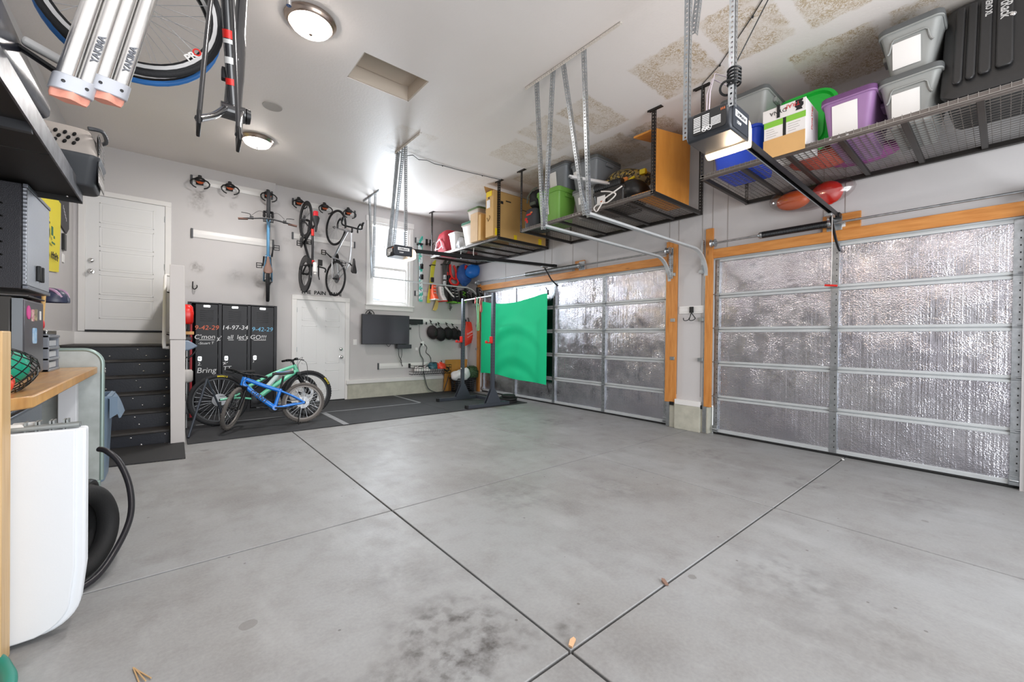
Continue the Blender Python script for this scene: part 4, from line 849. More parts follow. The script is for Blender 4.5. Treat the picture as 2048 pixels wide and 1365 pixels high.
ORG = M('hook_orange', '#d05a24', .45)
hk = None
for x, y, lb in ((.38, JY, 'black bike hook nearest the entry door, holding nothing'), (.79, JY, 'second black bike hook from the entry door, holding nothing'), (1.36, JY, 'black bike hook holding the blue bike wheel'), (1.88, BY, 'black bike hook holding the black and red bike'), (2.34, BY, 'black bike hook holding the silver road bike wheel'), (2.80, BY, 'empty black bike hook nearest the window')):
    lc = Matrix.Translation((x, y-.02, 3.85))
    if hk is None:
        hk = root = thing('bike_hook', lb, 'bike hook', group='bike hooks on the wall rails', Mx=lc)
        q = MB(root); q.box((-.05, -.02, -.06), (.05, .0, .05)); q.box((-.025, -.10, .0), (.025, 0, .06)); q.cyl((0, -.05, .05), (0, -.05, .085), .026, n=12); q.sph((0, -.09, .0), (.075, .06, .045), 14, 8); q.build('bracket', BLACK, root, bev=.004)
        q = MB(root); q.lathe([(.0, 0), (.045, .002), (.05, .012), (.0, .03)], (0, -.10, -.022), (0, -.55, -.85), 18); q.build('pad', ORG, root)
        for s in (-1, 1):
            q = MB(root); q.tube([(s*.05, -.10, .01), (s*.10, -.13, -.02), (s*.125, -.15, -.06), (s*.12, -.15, -.10), (s*.09, -.14, -.13), (s*.05, -.13, -.145)], .011, 8); q.build('arm', BLACK, root)
    else:
        c = copy_tree(hk, None, lc); c['label'] = lb
# ------------------------------------------------------------ bicycles
RIMB = M('rim_black', '#1f2022', .35, .4); TYRE = M('tyre', '#26272a', .8, bump=.6, bs=110); TYREG = M('tyre_dusty', '#6f6a66', .85, bump=.5, bs=110, var=.2); SPOKE = M('spoke', '#b8babd', .3, .9); SPOKEB = M('spoke_black', '#2b2b2d', .4, .5)
CASS = M('cassette', '#8f9092', .35, .85); YLW = M('tyre_yellow', '#f1dc28', .6); SADL = M('saddle', '#222225', .5)
def wheel(root, name, c, r, tw, T, tyre, rim, spk, deep=.018, marks=None, cass=False, disc=True, ns=28):
    """wheel in the xz plane; T: extra local transform. rim is the part, the rest its sub-parts"""
    q = MB(root); q.L = T; ri = r-2*tw; q.lathe([(ri-deep, -.009), (ri, -.012), (ri+.006, -.011), (ri+.002, 0), (ri+.006, .011), (ri, .012), (ri-deep, .009), (ri-deep, -.009)], c, (0, 1, 0), 44, False); w_ = q.build(name, rim, root)
    q = MB(root); q.L = T; q.torus(c, (0, 1, 0), r-tw, tw, 48, 9)
    if tw > .02:
        for k in range(56):
            a = 2*PI*k/56
            for s in (-.5, .5): q.cb((0, 0, 0), (.012, .009, .010), Matrix.Translation(c) @ Matrix.Rotation(a, 4, 'Y') @ Matrix.Translation((0, s*tw*1.0+(.004 if k % 2 else -.004), r-tw*.12-.004)))
    q.build('tire', tyre, w_)
    q = MB(root); q.L = T
    for k in range(ns):
        a = 2*PI*k/ns; s = 1 if k % 2 else -1; b = a+(.5 if (k//2) % 2 else -.5)
        q.cyl((c[0]+.022*math.cos(b), c[1]+s*.028, c[2]+.022*math.sin(b)), (c[0]+(ri-deep)*math.cos(a), c[1]+s*.003, c[2]+(ri-deep)*math.sin(a)), .0013, n=4)
    q.build('spokes', spk, w_)
    q = MB(root); q.L = T; q.lathe([(.006, -.065), (.012, -.06), (.026, -.03), (.018, -.02), (.018, .02), (.026, .03), (.012, .06), (.006, .065)], c, (0, 1, 0), 14); q.build('hub', BLKM, w_)
    if disc:
        q = MB(root); q.L = T; q.lathe([(.045, 0), (.08, 0), (.08, .002), (.045, .002)], (c[0], c[1]+.036, c[2]), (0, 1, 0), 24, False)
        for k in range(6): a = PI*k/3; q.cb((0, 0, 0), (.05, .002, .008), Matrix.Translation((c[0], c[1]+.037, c[2])) @ Matrix.Rotation(a, 4, 'Y') @ Matrix.Translation((.035, 0, 0)))
        q.build('disc_rotor', CASS, w_)
    if cass:
        q = MB(root); q.L = T; q.lathe([(.02, 0)] + sum([[(.088-.009*k, .004*k), (.088-.009*k, .004*k+.002), (.07-.009*k, .004*k+.002)] for k in range(7)], []) + [(.015, .03)], (c[0], c[1]-.028, c[2]), (0, -1, 0), 26); q.build('cassette', CASS, w_)
    if marks:
        for a0, s_ in marks:
            for i, ch in enumerate(s_):
                a = a0-(i-(len(s_)-1)/2)*.062; rr = r-tw*1.05
                t_ = text('tire_lettering', ch, .032, YLW, basis(root) @ T @ frame((c[0]+rr*math.cos(a), c[1]-tw*1.02, c[2]+rr*math.sin(a)), (math.sin(a), 0, -math.cos(a)), (math.cos(a), 0, math.sin(a)), (0, -1, 0)), None, .0006, bold=.001)
                t_.data.transform(basis(w_).inverted()); t_.parent = w_
    return w_
def bike(label, Mx, s, name='bicycle'):
    root = thing(name, label, 'bicycle', Mx=Mx); g = s.get; r, tw, wb = s['r'], s['tw'], s['wb']
    fm = s['fm']; fa = Vector((wb, 0, r)); ra = Vector((0, 0, r)); bb = Vector(s['bb']); ht = Vector(s['ht']); hb = Vector(s['hb']); st = Vector(s['st']); I = Matrix.Identity(4)
    ax = (ht-hb).normalized(); St = Matrix.Translation(hb) @ Matrix.Rotation(g('steer', 0), 4, ax) @ Matrix.Translation(-hb)
    wheel(root, 'rear_wheel', ra, r, tw, I, s['tyre'], s['rim'], s['spk'], g('deep', .018), g('mk0'), True, g('disc', True), g('ns', 28))
    wheel(root, 'front_wheel', fa, r, tw, St, s['tyre'], s['rim'], s['spk'], g('deepf', g('deep', .018)), g('mk1'), False, g('disc', True), g('ns', 28))
    dt, tt = s['dt'], s['tt']; q = MB(root)
    q.tube(smooth([hb+ax*.02, (hb+bb)/2+Vector((0, 0, g('bow', 0))), bb], 5), dt, 10); q.tube(smooth([ht-ax*.02, (ht+st)/2+Vector((0, 0, g('sag', 0))), st-(st-bb).normalized()*.03], 5), tt, 10)
    q.tube([bb, st], tt*.95, 10); q.cyl(hb, ht, tt*1.25); q.cyl(bb+Vector((0, -.04, 0)), bb+Vector((0, .04, 0)), dt*1.05)
    for y in (-.055, .055):
        q.tube(smooth([bb+Vector((-.03, y*.5, 0)), bb*.5+ra*.5+Vector((0, y, g('csd', 0))), ra+Vector((0, y*1.15, 0))], 4), tt*.62, 8)
        q.tube(smooth([st-(st-bb)*g('ssd', .12)+Vector((-.01, y*.4, 0)), st*.45+ra*.55+Vector((0, y*.95, g('ssb', 0))), ra+Vector((0, y*1.15, .005))], 4), tt*.52, 8)
    fr = q.build('frame', fm, root)
    for (s_, sz, m_) in g('logo', []):
        d = (hb-bb).normalized(); c = (hb+bb)/2+Vector((0, g('logo_y', -1)*(dt+.002), 0)); sg = g('logo_y', -1)
        X_ = d if sg < 0 else -d; Y_ = Vector((0, -sg, 0)).cross(X_) if False else (Vector((0, sg, 0)).cross(X_))
        t_ = text('frame_lettering', s_, sz, m_, basis(root) @ frame(c, X_, Y_, (0, sg, 0)), None, .001, bold=.0015); t_.data.transform(basis(fr).inverted()); t_.parent = fr
    # fork
    q = MB(root); q.L = St; cr = hb-ax*.03
    for y in (-.062, .062):
        if g('susp'):
            m_ = cr+(fa-cr)*.45; q.cyl(cr+Vector((0, y, 0)), m_+Vector((0, y, 0)), .017, n=10); q.cyl(m_+Vector((0, y, 0)), fa+Vector((0, y, 0)), .023, .021, n=10)
        else: q.tube(smooth([cr+Vector((0, y*.4, .01)), cr+Vector((0, y*.8, -.04)), fa+Vector((0, y*.8, 0))], 4), [.017]*4+[.015]*4+[.010], 8)
    q.box(cr+Vector((-.03, -.075 if g('susp') else -.03, -.02)), cr+Vector((.03, .075 if g('susp') else .03, .03))); q.build('fork', s.get('fk', BLKM), root, bev=.004)
    # cockpit
    hc = ht+ax*g('rise', .05)+Vector((g('stem', .06), 0, 0)); q = MB(root); q.L = St; q.tube([ht, ht+ax*g('rise', .05), hc], .017, 8); q.build('stem', g('stm', BLKM), root)
    w_ = g('bw', .38); q = MB(root); q.L = St
    if g('bars', 'flat') == 'flat':
        q.tube(smooth([hc+Vector((-.06, -w_, .0)), hc+Vector((-.03, -w_*.55, .012)), hc+Vector((0, -.06, 0)), hc+Vector((0, .06, 0)), hc+Vector((-.03, w_*.55, .012)), hc+Vector((-.06, w_, 0))], 4), .013, 8); hbar = q.build('handlebar', BLKM, root)
        for y in (-1, 1):
            q = MB(root); q.L = St; q.cyl(hc+Vector((-.045, y*(w_-.13), .003)), hc+Vector((-.06, y*w_, 0)), .018, n=10); q.build('grip', g('grip', RUBB), hbar)
            q = MB(root); q.L = St; q.tube(smooth([hc+Vector((-.01, y*(w_-.17), .0)), hc+Vector((.04, y*(w_-.15), -.01)), hc+Vector((.05, y*(w_-.04), -.02))], 3), .006, 6); q.cb(hc+Vector((-.02, y*(w_-.18), .0)), (.045, .05, .03)); q.build('brake_lever', BLKM, hbar)
            q = MB(root); q.L = St; q.tube(smooth([hc+Vector((.02, y*(w_-.18), 0)), hc+Vector((.10, y*.12, .03)), hc+Vector((.06, y*.02, -.08)), hb+Vector((.03, y*.02, .0))], 5), .003, 5); q.build('cable', BLACK, hbar)
    elif s['bars'] == 'drop':
        for y in (-1, 1): q.tube(smooth([hc, hc+Vector((0, y*w_*.8, 0)), hc+Vector((.03, y*w_, 0)), hc+Vector((.09, y*w_, -.01)), hc+Vector((.10, y*w_, -.08)), hc+Vector((.04, y*w_, -.135)), hc+Vector((-.04, y*w_, -.135))], 4), .016, 8)
        hbar = q.build('handlebar', BLKM, root)
        for y in (-1, 1): q = MB(root); q.L = St; q.tube(smooth([hc+Vector((.06, y*w_, 0)), hc+Vector((.11, y*w_, .03)), hc+Vector((.13, y*w_, .05))], 3), .019, 8); q.tube([hc+Vector((.12, y*w_, .02)), hc+Vector((.13, y*w_, -.06)), hc+Vector((.11, y*w_, -.10))], .006, 6); q.build('brake_hood', BLACK, hbar)
    else: # time trial bars with pads and extensions
        q.tube(smooth([hc+Vector((.09, -.21, -.02)), hc+Vector((.02, -.2, 0)), hc, hc+Vector((.02, .2, 0)), hc+Vector((.09, .21, -.02))], 4), .014, 8)
        for y in (-.07, .07): q.tube([hc+Vector((-.10, y, .05)), hc+Vector((.18, y, .06)), hc+Vector((.24, y, .10))], .012, 8)
        hbar = q.build('handlebar', BLKM, root)
        for y in (-.09, .09): q = MB(root); q.L = St; q.cb(hc+Vector((-.06, y, .075)), (.11, .08, .02)); q.build('arm_pad', RUBB, hbar, bev=.008)
        q = MB(root); q.L = St; q.cyl(hc+Vector((-.05, 0, .09)), hc+Vector((.12, 0, .09)), .036, n=14); q.cyl(hc+Vector((.12, 0, .09)), hc+Vector((.16, 0, .09)), .02, n=12); q.build('bottle', WHITE, root, bev=.006)
    # saddle and post
    sd = Vector(s['sd']); q = MB(root); q.cyl(st-(st-bb).normalized()*.02, sd-Vector((0, 0, .05)), .0145, n=10); q.build('seat_post', g('spm', BLKM), root)
    q = MB(root); L_ = .26
    q.rings([[sd+Vector((x, y*wd, z+.02*math.sin(PI*(y+1)/2)*0+zz)) for y, zz in ((-1, -.02), (-.7, .006), (0, .014), (.7, .006), (1, -.02), (.5, -.03), (-.5, -.03))] for x, wd, z in ((-.13, .045, .012), (-.10, .068, .006), (-.04, .06, .0), (.04, .03, -.002), (.10, .021, 0), (.145, .014, -.008))]); q.build('saddle', g('sdm', SADL), root, bev=.004)
    # drivetrain
    q = MB(root); ca = g('ca', .3)
    for y, a in ((-.075, ca), (.075, ca+PI)):
        e = bb+Vector((.165*math.cos(a), y, .165*math.sin(a))); q.tube([bb+Vector((0, y*.8, 0)), e], [.014, .010], 8)
    q.lathe([(.02, 0), (g('cr', .065), 0), (g('cr', .065)+.005, .002), (g('cr', .065), .004), (.02, .004)], bb+Vector((0, -.045, 0)), (0, -1, 0), 28); q.build('crankset', BLKM, root)
    for y, a in ((-.13, ca), (.13, ca+PI)):
        e = bb+Vector((.165*math.cos(a), y, .165*math.sin(a))); q = MB(root)
        for dx in (-.04, 0, .04): q.cb(e+Vector((dx, 0, 0)), (.012, .09, .014))
        for dy in (-.04, .04): q.cb(e+Vector((0, dy, 0)), (.09, .012, .014))
        q.cyl(e-Vector((0, math.copysign(.06, y), 0)), e, .008, n=8); q.build('pedal', BLKM, root)
    q = MB(root); cr_ = g('cr', .065)
    for sgn, r1, r0 in ((1, cr_, .05), (-1, cr_, .03)): q.tube([bb+Vector((0, -.047, sgn*r1)), ra+Vector((0, -.047, sgn*r0-(.05 if sgn < 0 else 0)))], .004, 5)
    q.build('chain', BLKM, root)
    q = MB(root); q.cb(ra+Vector((.0, -.06, -.06)), (.03, .02, .07)); q.cyl(ra+Vector((.02, -.058, -.10)), ra+Vector((.02, -.046, -.10)), .022, n=12); q.build('derailleur', BLKM, root, bev=.004)
    return root
def hang(x, y, z, up, sw):
    """matrix of a bike hung nose-up (up=1) or nose-down: x along the wall height, bike top facing the room"""
    zl = Vector((math.sin(sw), -math.cos(sw), 0)); xl = Vector((0, 0, up)); yl = zl.cross(xl)
    return frame((x, y, z), xl, yl, zl)
P_ = lambda nm, c, **k: M(nm, c, .3, **k)
BL1 = P_('frame_skyblue', '#4f86ad', coat=.5); GRIPB = M('grip_brown', '#5a4038', .7); SADB = M('saddle_brown', '#7a5f55', .6)
bike('blue and black mountain bike hanging nose up above the lockers', hang(1.375, 8.605, 2.25, 1, -.155), dict(r=.365, tw=.029, wb=1.20, bb=(.43, 0, .34), ht=(.93, 0, .88), hb=(.96, 0, .76), st=(.27, 0, .76), sd=(.19, 0, .93), fm=BL1, tyre=TYRE, rim=RIMB, spk=SPOKEB, dt=.027, tt=.021, susp=True, bw=.41, rise=.07, stem=.03, grip=GRIPB, sdm=SADB, ca=.25, ssb=.05))
BKR = P_('frame_black', '#232326'); 
b2 = bike('black and red time trial bike hanging nose down', hang(1.905, 8.665, 3.45, -1, .08), dict(r=.345, tw=.014, wb=1.0, bb=(.41, 0, .28), ht=(.84, 0, .74), hb=(.87, 0, .62), st=(.22, 0, .72), sd=(.17, 0, .90), fm=BKR, tyre=TYRE, rim=RIMB, spk=SPOKEB, dt=.024, tt=.022, disc=False, deep=.05, deepf=.10, bars='tt', rise=.03, stem=.07, cr=.10, ca=1.2, ns=20))
q = MB(b2); q.cyl((.24, 0, .72), (.36, 0, .725), .026, n=12); q.build('red_sleeve', RED, b2); q = MB(b2); q.cyl((.80, 0, .735), (.86, 0, .735), .03, n=12); q.build('red_band', RED, b2)
q = MB(b2); q.cb((.05, 0, .86), (.2, .07, .08)); q.build('saddle_bag', M('bag_bright_red', '#d01f2c', .5), b2, bev=.012)
SIL = M('frame_silver', '#c3c5c9', .28, .7)
b3 = bike('silver road bike with drop handlebars hanging nose up', hang(2.385, 8.665, 2.42, 1, .26), dict(r=.345, tw=.013, wb=.985, bb=(.41, 0, .28), ht=(.83, 0, .86), hb=(.88, 0, .72), st=(.25, 0, .82), sd=(.18, 0, .96), fm=SIL, fk=SIL, tyre=TYRE, rim=RIMB, spk=SPOKE, dt=.018, tt=.015, disc=False, bars='drop', bw=.21, rise=.02, stem=.09, cr=.095, ca=2.2, ns=20))
q = MB(b3); q.cb((.17, 0, .955), (.06, .03, .02)); q.build('saddle_mark', RED, b3); q = MB(b3); q.cb((.0, -.05, .345), (.03, .03, .09)); q.build('red_skewer', RED, b3)
# parked bikes
TEAL = P_('frame_teal', '#74dcb4', coat=.5); BLUE = P_('frame_blue', '#2389f0', coat=.5)
Ml = Matrix.Translation((.555, 7.10, .013)) @ rotz(.08) @ Matrix.Rotation(-.10, 4, 'X')
b4 = bike('teal mountain bike parked in front of the lockers', Ml, dict(r=.365, tw=.030, wb=1.195, bb=(.46, 0, .335), ht=(.99, 0, .83), hb=(1.03, 0, .71), st=(.36, 0, .56), sd=(.30, 0, .76), fm=TEAL, tyre=TYRE, rim=RIMB, spk=SPOKE, dt=.036, tt=.024, susp=True, bw=.37, rise=.08, stem=.02, mk0=[(1.45, 'MAXXIS')], mk1=[(.55, 'MAXXIS')], ca=-.2, cr=.075, ssb=-.06, csd=.02, ssd=.25, bow=.02))
q = MB(b4); q.cyl((.60, 0, .50), (.74, 0, .66), .036, n=14); q.cyl((.74, 0, .66), (.77, 0, .695), .022, n=12); q.build('bottle', M('bottle_clear', '#d3e6e6', .25), b4)
q = MB(b4); q.cyl((.44, 0, .50), (.62, 0, .64), .022, n=12); q.build('shock', BLKM, b4)
q = MB(b4); q.tube(smooth([(1.0, -.02, .92), (1.16, -.03, .86), (1.17, -.03, .62), (1.10, -.04, .5)], 6), .004, 6); q.build('brake_hose', BLACK, b4)
Ml = Matrix.Translation((1.545, 6.665, .013)) @ rotz(PI+.01) @ Matrix.Rotation(.08, 4, 'X')
b5 = bike('bright blue child bike on its kickstand, front wheel turned', Ml, dict(r=.295, tw=.024, wb=.88, bb=(.38, 0, .255), ht=(.735, 0, .71), hb=(.77, 0, .60), st=(.30, 0, .52), sd=(.26, 0, .75), fm=BLUE, tyre=TYREG, rim=M('rim_dusty', '#8b8682', .5, .3), spk=SPOKE, dt=.032, tt=.026, susp=True, bw=.26, rise=.05, stem=.03, steer=1.12, ca=.1, logo=[('GIANT', .085, M('decal_navy', '#20314f', .5))], logo_y=1, sag=-.035, disc=False))
q = MB(b5); q.tube([(.06, .05, .24), (.10, .12, .02), (.10, .14, -.0)], .008, 7); q.build('kickstand', BLKM, b5)
q = MB(b5); q.cb((.26, 0, .762), (.19, .04, .008)); q.build('saddle_stripe', BLUE, b5)
# spare wheel behind and A-stand
root = thing('bicycle_wheel', 'spare black bicycle wheel standing behind the teal bike front wheel', 'wheel', Mx=frame((1.70, 7.62, .33), (.98, .12, 0), (-.12, .98, 0), (0, 0, 1)))
wheel(root, 'wheel', Vector((0, 0, 0)), .305, .026, Matrix.Identity(4), TYRE, RIMB, SPOKE, disc=False)
root = thing('bike_stand', 'dark metal A-frame stand propping the teal bike rear wheel', 'stand', (.35, 6.8, .013))
q = MB(); q.tube([(.40, 6.92, .70), (.19, 6.47, .02)], .014, 8); q.build('leg', M('stand_steel', '#454b55', .4, .5), root); q = MB(); q.tube([(.40, 6.92, .70), (.56, 6.98, .25), (.62, 7.0, .02)], .012, 8); q.build('leg', MATS['stand_steel'], root)
# things behind the white post, against the side of the lockers
root = thing('hand_truck', 'red metal upright of a hand truck beside the lockers', 'hand truck', (.21, 7.9, .013))
q = MB(); q.cyl((.255, 7.85, .05), (.255, 7.85, 1.62), .016); q.cyl((.14, 7.95, .05), (.14, 7.95, 1.62), .016); q.build('upright', M('truck_red', '#9c2630', .4), root)
for z in (.4, .9, 1.35): q = MB(); q.cyl((.14, 7.95, z), (.255, 7.85, z), .010, n=8); q.build('rung', BLKM, root)
q = MB(); q.box((.1, 7.75, .013), (.28, 7.97, .03)); q.build('toe_plate', BLKM, root)
root = thing('gas_can', 'red rounded can hanging high behind the white post', 'can', (.19, 7.55, 1.55)); q = MB(); q.rings([[(.19+x, 7.55+y, z) for x, y in rrect(.16*k, .2*k, .05)] for z, k in ((1.45, .8), (1.48, 1), (1.62, 1.05), (1.70, .9), (1.73, .6))]); q.build('can_body', M('can_red', '#e0231d', .25), root)
q = MB(); q.cyl((.19, 7.55, 1.38), (.19, 7.55, 1.46), .025); q.build('nozzle', BLACK, root)
root = thing('hand_vacuum', 'blue-grey handheld blower hanging behind the white post', 'blower', (.2, 7.2, 1.15)); q = MB(); q.prism([(.06, 1.08), (.2, 1.08), (.25, 1.10), (.31, 1.14), (.25, 1.19), (.2, 1.22), (.06, 1.22)], 7.15, 7.28, frame((0, 0, 0), (1, 0, 0), (0, 0, 1), (0, 1, 0))); q.build('body', M('blower_grey', '#7f8fa3', .4), root, bev=.015)
q = MB(); q.box((.12, 7.16, 1.22), (.24, 7.27, 1.265)); q.build('battery', BLACK, root, bev=.006); q = MB(); q.tube(smooth([(.08, 7.2, 1.08), (.12, 7.2, 1.0), (.22, 7.2, .99), (.29, 7.2, 1.08)], 5), .012, 7); q.build('handle', BLACK, root)
for lb, z, c in (('light grey round weight, upper of two behind the white post', .73, '#b9b5b2'), ('dark grey round weight, lower of two behind the white post', .30, '#5f6063')):
    q = MB(); q.lathe([(.02, -.09), (.06, -.085), (.075, -.06), (.075, .06), (.06, .085), (.02, .09)], (.185, 7.2, z), (0, 0, 1), 20); tag(q.build('weight', M('weight'+c[1:], c, .45)), lb, 'weight')
q = MB(); q.cyl((.19, 7.2, .013), (.19, 7.2, 1.08), .006, n=8); tag(q.build('pole', SILV), 'thin rod carrying the two round weights behind the post', 'rod')
q = MB(); q.box((.15, 7.55, 1.30), (.28, 7.6, 1.345)); tag(q.build('wood_block', M('block_wood', '#d9a66a', .6), bev=.003), 'small pale wood block behind the post beside the lockers', 'wood block')
root = thing('wall_hook', 'small black double hook on the wall above the lockers', 'hook', (.33, JY, 2.12))
q = MB(); q.tube(smooth([(.30, JY-.01, 2.18), (.30, JY-.02, 2.08), (.32, JY-.06, 2.05), (.35, JY-.08, 2.08), (.35, JY-.08, 2.12)], 4), .008, 7); q.build('prong', BLACK, root)

# lettering over the small door
text('wall_lettering', 'THE  PAIN  CAVE', .098, M('stencil_black', '#1e1e20', .7), frame((2.325, BY-.002, 2.150), (1, 0, 0), (0, 0, 1), (0, -1, 0)), None, .001, bold=.003, sx=1.02)
tag(bpy.data.objects['wall_lettering'], 'black stencilled words on the wall above the white six-panel door', 'lettering')
# television and cables
root = thing('television', 'flat black television mounted under the window', 'television', (3.61, 8.56, 1.455))
q = MB(); q.box((3.075, 8.555, 1.14), (4.14, 8.60, 1.775)); q.build('housing', BLACK, root, bev=.006)
q = MB(); q.box((3.085, 8.552, 1.15), (4.13, 8.556, 1.765)); q.build('screen', M('screen', '#1b1d23', .22), root)
q = MB(); q.box((3.4, 8.60, 1.3), (3.8, 8.69, 1.6)); q.build('mount', BLKM, root)
q = MB(); q.box((3.84, 8.50, 1.045), (4.17, 8.62, 1.135)); tag(q.build('media_box', M('box_dark', '#2c2d33', .45), bev=.004), 'flat dark media box hanging under the television corner', 'media box')
q = MB(); q.box((4.02, 8.60, 1.60), (4.50, 8.67, 1.71)); q.box((4.2, 8.59, 1.58), (4.36, 8.6, 1.62)); tag(q.build('rail_bracket', BLKM, bev=.006), 'black bracket bar on the rail beside the television', 'bracket')
q = MB(); q.box((4.14, 8.60, 1.47), (4.21, 8.66, 1.52)); tag(q.build('sensor', BLACK, bev=.004), 'small black plug stub at the television edge', 'sensor')
wire('black cable looped on top of the television', smooth([(3.16, 8.59, 1.78), (3.2, 8.59, 1.84), (3.27, 8.59, 1.86), (3.33, 8.59, 1.82), (3.35, 8.6, 1.77)]), .009)
root = thing('webcam', 'small black webcam on top of the television', 'camera', (3.24, 8.57, 1.78)); q = MB(); q.cb((3.24, 8.57, 1.79), (.08, .04, .025)); q.sph((3.24, 8.57, 1.82), .022, 10, 7); q.build('camera_body', BLACK, root)
wire('black cable dangling under the media box, its plug at the low rail', smooth([(3.88, 8.55, 1.05), (3.9, 8.56, .88), (3.96, 8.57, .78), (3.97, 8.58, .70), (4.0, 8.6, .665)]), .007, clips=[(4.0, 8.6, .66)])
wire('second dark cable dangling beside the first under the media box', smooth([(3.96, 8.55, 1.05), (3.97, 8.57, .9), (3.94, 8.58, .78), (3.96, 8.58, .72)]), .006)
wire('grey cable loop hanging below the middle of the television', smooth([(3.6, 8.57, 1.15), (3.66, 8.56, 1.09), (3.71, 8.56, 1.15)]), .006)
def plate(label, x, z, w_=.075, h_=.12, y=BY, name='outlet'):
    root = thing(name, label, 'wall plate', (x, y, z)); q = MB(); q.box((x-w_/2, y-.008, z-h_/2), (x+w_/2, y, z+h_/2)); q.build('cover_plate', WHITE, root, bev=.003)
    q = MB(); q.box((x-.016, y-.011, z-.032), (x+.016, y-.008, z+.032)); q.build('insert', WHITE, root, bev=.001)
plate('white light switch beside the television', 2.985, 1.18, name='light_switch'); plate('white outlet with black plugs below the hats', 4.54, 1.15); plate('small white outlet below and beside the plugged outlet', 4.39, 1.03, .06, .06)
q = MB(); q.box((4.48, 8.66, 1.11), (4.52, 8.69, 1.16)); tag(q.build('plug', BLACK, bev=.004), 'black plug in the outlet below the hats', 'plug')
wire('black cord running down from the outlet to the ledge and looping to the basket', smooth([(4.49, 8.67, 1.12), (4.45, 8.66, 1.03), (4.47, 8.66, .9), (4.52, 8.62, .78), (4.51, 8.60, .6), (4.55, 8.58, .35), (4.62, 8.55, .12), (4.78, 8.5, .025), (4.98, 8.5, .02), (5.08, 8.53, .16), (5.15, 8.55, .36), (5.16, 8.58, .56)]), .010, M('cord_grey', '#45484b', .6))
wire('thin black cord running from the outlet down to the helmets', smooth([(4.58, 8.68, 1.14), (4.64, 8.67, 1.06), (4.62, 8.67, .95), (4.70, 8.67, .88), (4.74, 8.66, .80), (4.74, 8.64, .68)]), .007, clips=[(4.74, 8.66, .82)])
wire('thin grey wire running from the black bracket to the outlet', [(4.45, 8.69, 1.62), (4.455, 8.69, 1.4), (4.47, 8.69, 1.3), (4.52, 8.69, 1.2)], .006, M('cord_pale', '#9a9c9e', .6))
# hats
HAT = [M('hat_brown', '#2c2527', .8, bump=.4, bs=60), M('hat_black', '#1d1b1e', .8, bump=.4, bs=60), M('hat_jet', '#121214', .85, bump=.4, bs=60)]
for i, (x, z, r_, lb) in enumerate(((4.745, 1.43, .135, 'dark brown baseball cap hanging closest to the television'), (4.955, 1.39, .135, 'black baseball cap hanging second from the television'), (5.17, 1.41, .125, 'jet black cap hanging third from the television'), (5.34, 1.40, .12, 'black cap hanging partly behind the squat rack post'), (5.47, 1.37, .10, 'small black cap peeking out behind the squat rack post'))):
    root = thing('baseball_cap', lb, 'cap', (x, 8.58, z), group='caps hanging on the rail')
    q = MB(root); q.grid(lambda u, v: (r_*math.cos(2*PI*u)*math.sin(PI/2*max(v, .02)), -.11*math.cos(PI/2*v)+.04, r_*1.12*math.sin(2*PI*u)*math.sin(PI/2*max(v, .02))), 20, 8, .004); q.build('crown', HAT[min(i, 2)], root)
    q = MB(root); q.grid(lambda u, v: (r_*(.95-.15*v)*math.cos(PI+PI*u), .03-.06*v, -r_*(.5+.75*math.sin(PI*u))*(.55+.45*v)-.01), 14, 4, .004); q.build('brim', HAT[min(i, 2)], root)
    q = MB(root); q.tube(smooth([(-.03, .08, r_*1.9), (-.02, .06, r_*1.55), (.02, .03, r_*1.15), (.03, .02, r_*.9)], 4), .008, 6); q.build('strap', HAT[min(i, 2)], root)
    q = MB(); q.tube([(x-.03, BY-.02, z+r_*2.05), (x-.03, BY-.06, z+r_*1.95), (x-.03, BY-.09, z+r_*1.7), (x-.03, BY-.11, z+r_*1.85)], .008, 6); tag(q.build('rail_hook', BLACK), ('small black rail hook carrying the ' + lb.split(' hanging')[0].split(' peeking')[0] + (' third from the television' if i == 2 else ' beside the rack post' if i == 3 else '')), 'hook', 'cap hooks')
for x, z in ((4.62, 1.63), (4.88, 1.61)): q = MB(); q.cb((x, BY-.03, z), (.025, .03, .06)); tag(q.build('rail_stop', BLACK, bev=.004), 'small black stop on the hat rail ' + ('left of the dark brown cap' if x < 4.7 else 'between the first two caps'), 'rail stop')
# red drawstring bag
root = thing('drawstring_bag', 'red drawstring bag with white script hanging behind the squat rack', 'bag', (5.72, 8.52, 1.35)); RB_ = M('bag_orange_red', '#d9371f', .55, bump=.5, bs=14)
def dbag(u, v):
    z = 1.70-.64*v; wd = .075+.13*min(1, v*1.5); cx = 5.70+.10*v*(1-v)*2-.02*v
    x = cx+(u-.5)*2*wd*(1 if v < .7 else 1-.2*(v-.7)); z += (u-.1)*.30*max(0, v-.45)
    return (x, 8.53-.06*math.sin(PI*u)*math.sin(PI*min(v, .95))-.006*math.sin(9*u+4*v), z)
q = MB(); q.grid(dbag, 16, 16, -.02); q.build('bag_body', RB_, root)
for x in (5.64, 5.74): q = MB(); q.tube(smooth([(x, 8.55, 1.69), (x+.01, 8.60, 1.76), (x+.02, 8.64, 1.80)], 4), .012, 6); q.build('cord', BLACK, root)
for s_, sz, x, z in (('Orange', .065, 5.70, 1.43), ('theory fitness', .036, 5.71, 1.355)):
    t_ = text('lettering', s_, sz, WHITE, frame((x, 8.452, z), (.86, 0, .5), (-.5, 0, .86), (0, -1, 0)), None); t_.data.transform(basis(root).inverted()); t_.parent = root
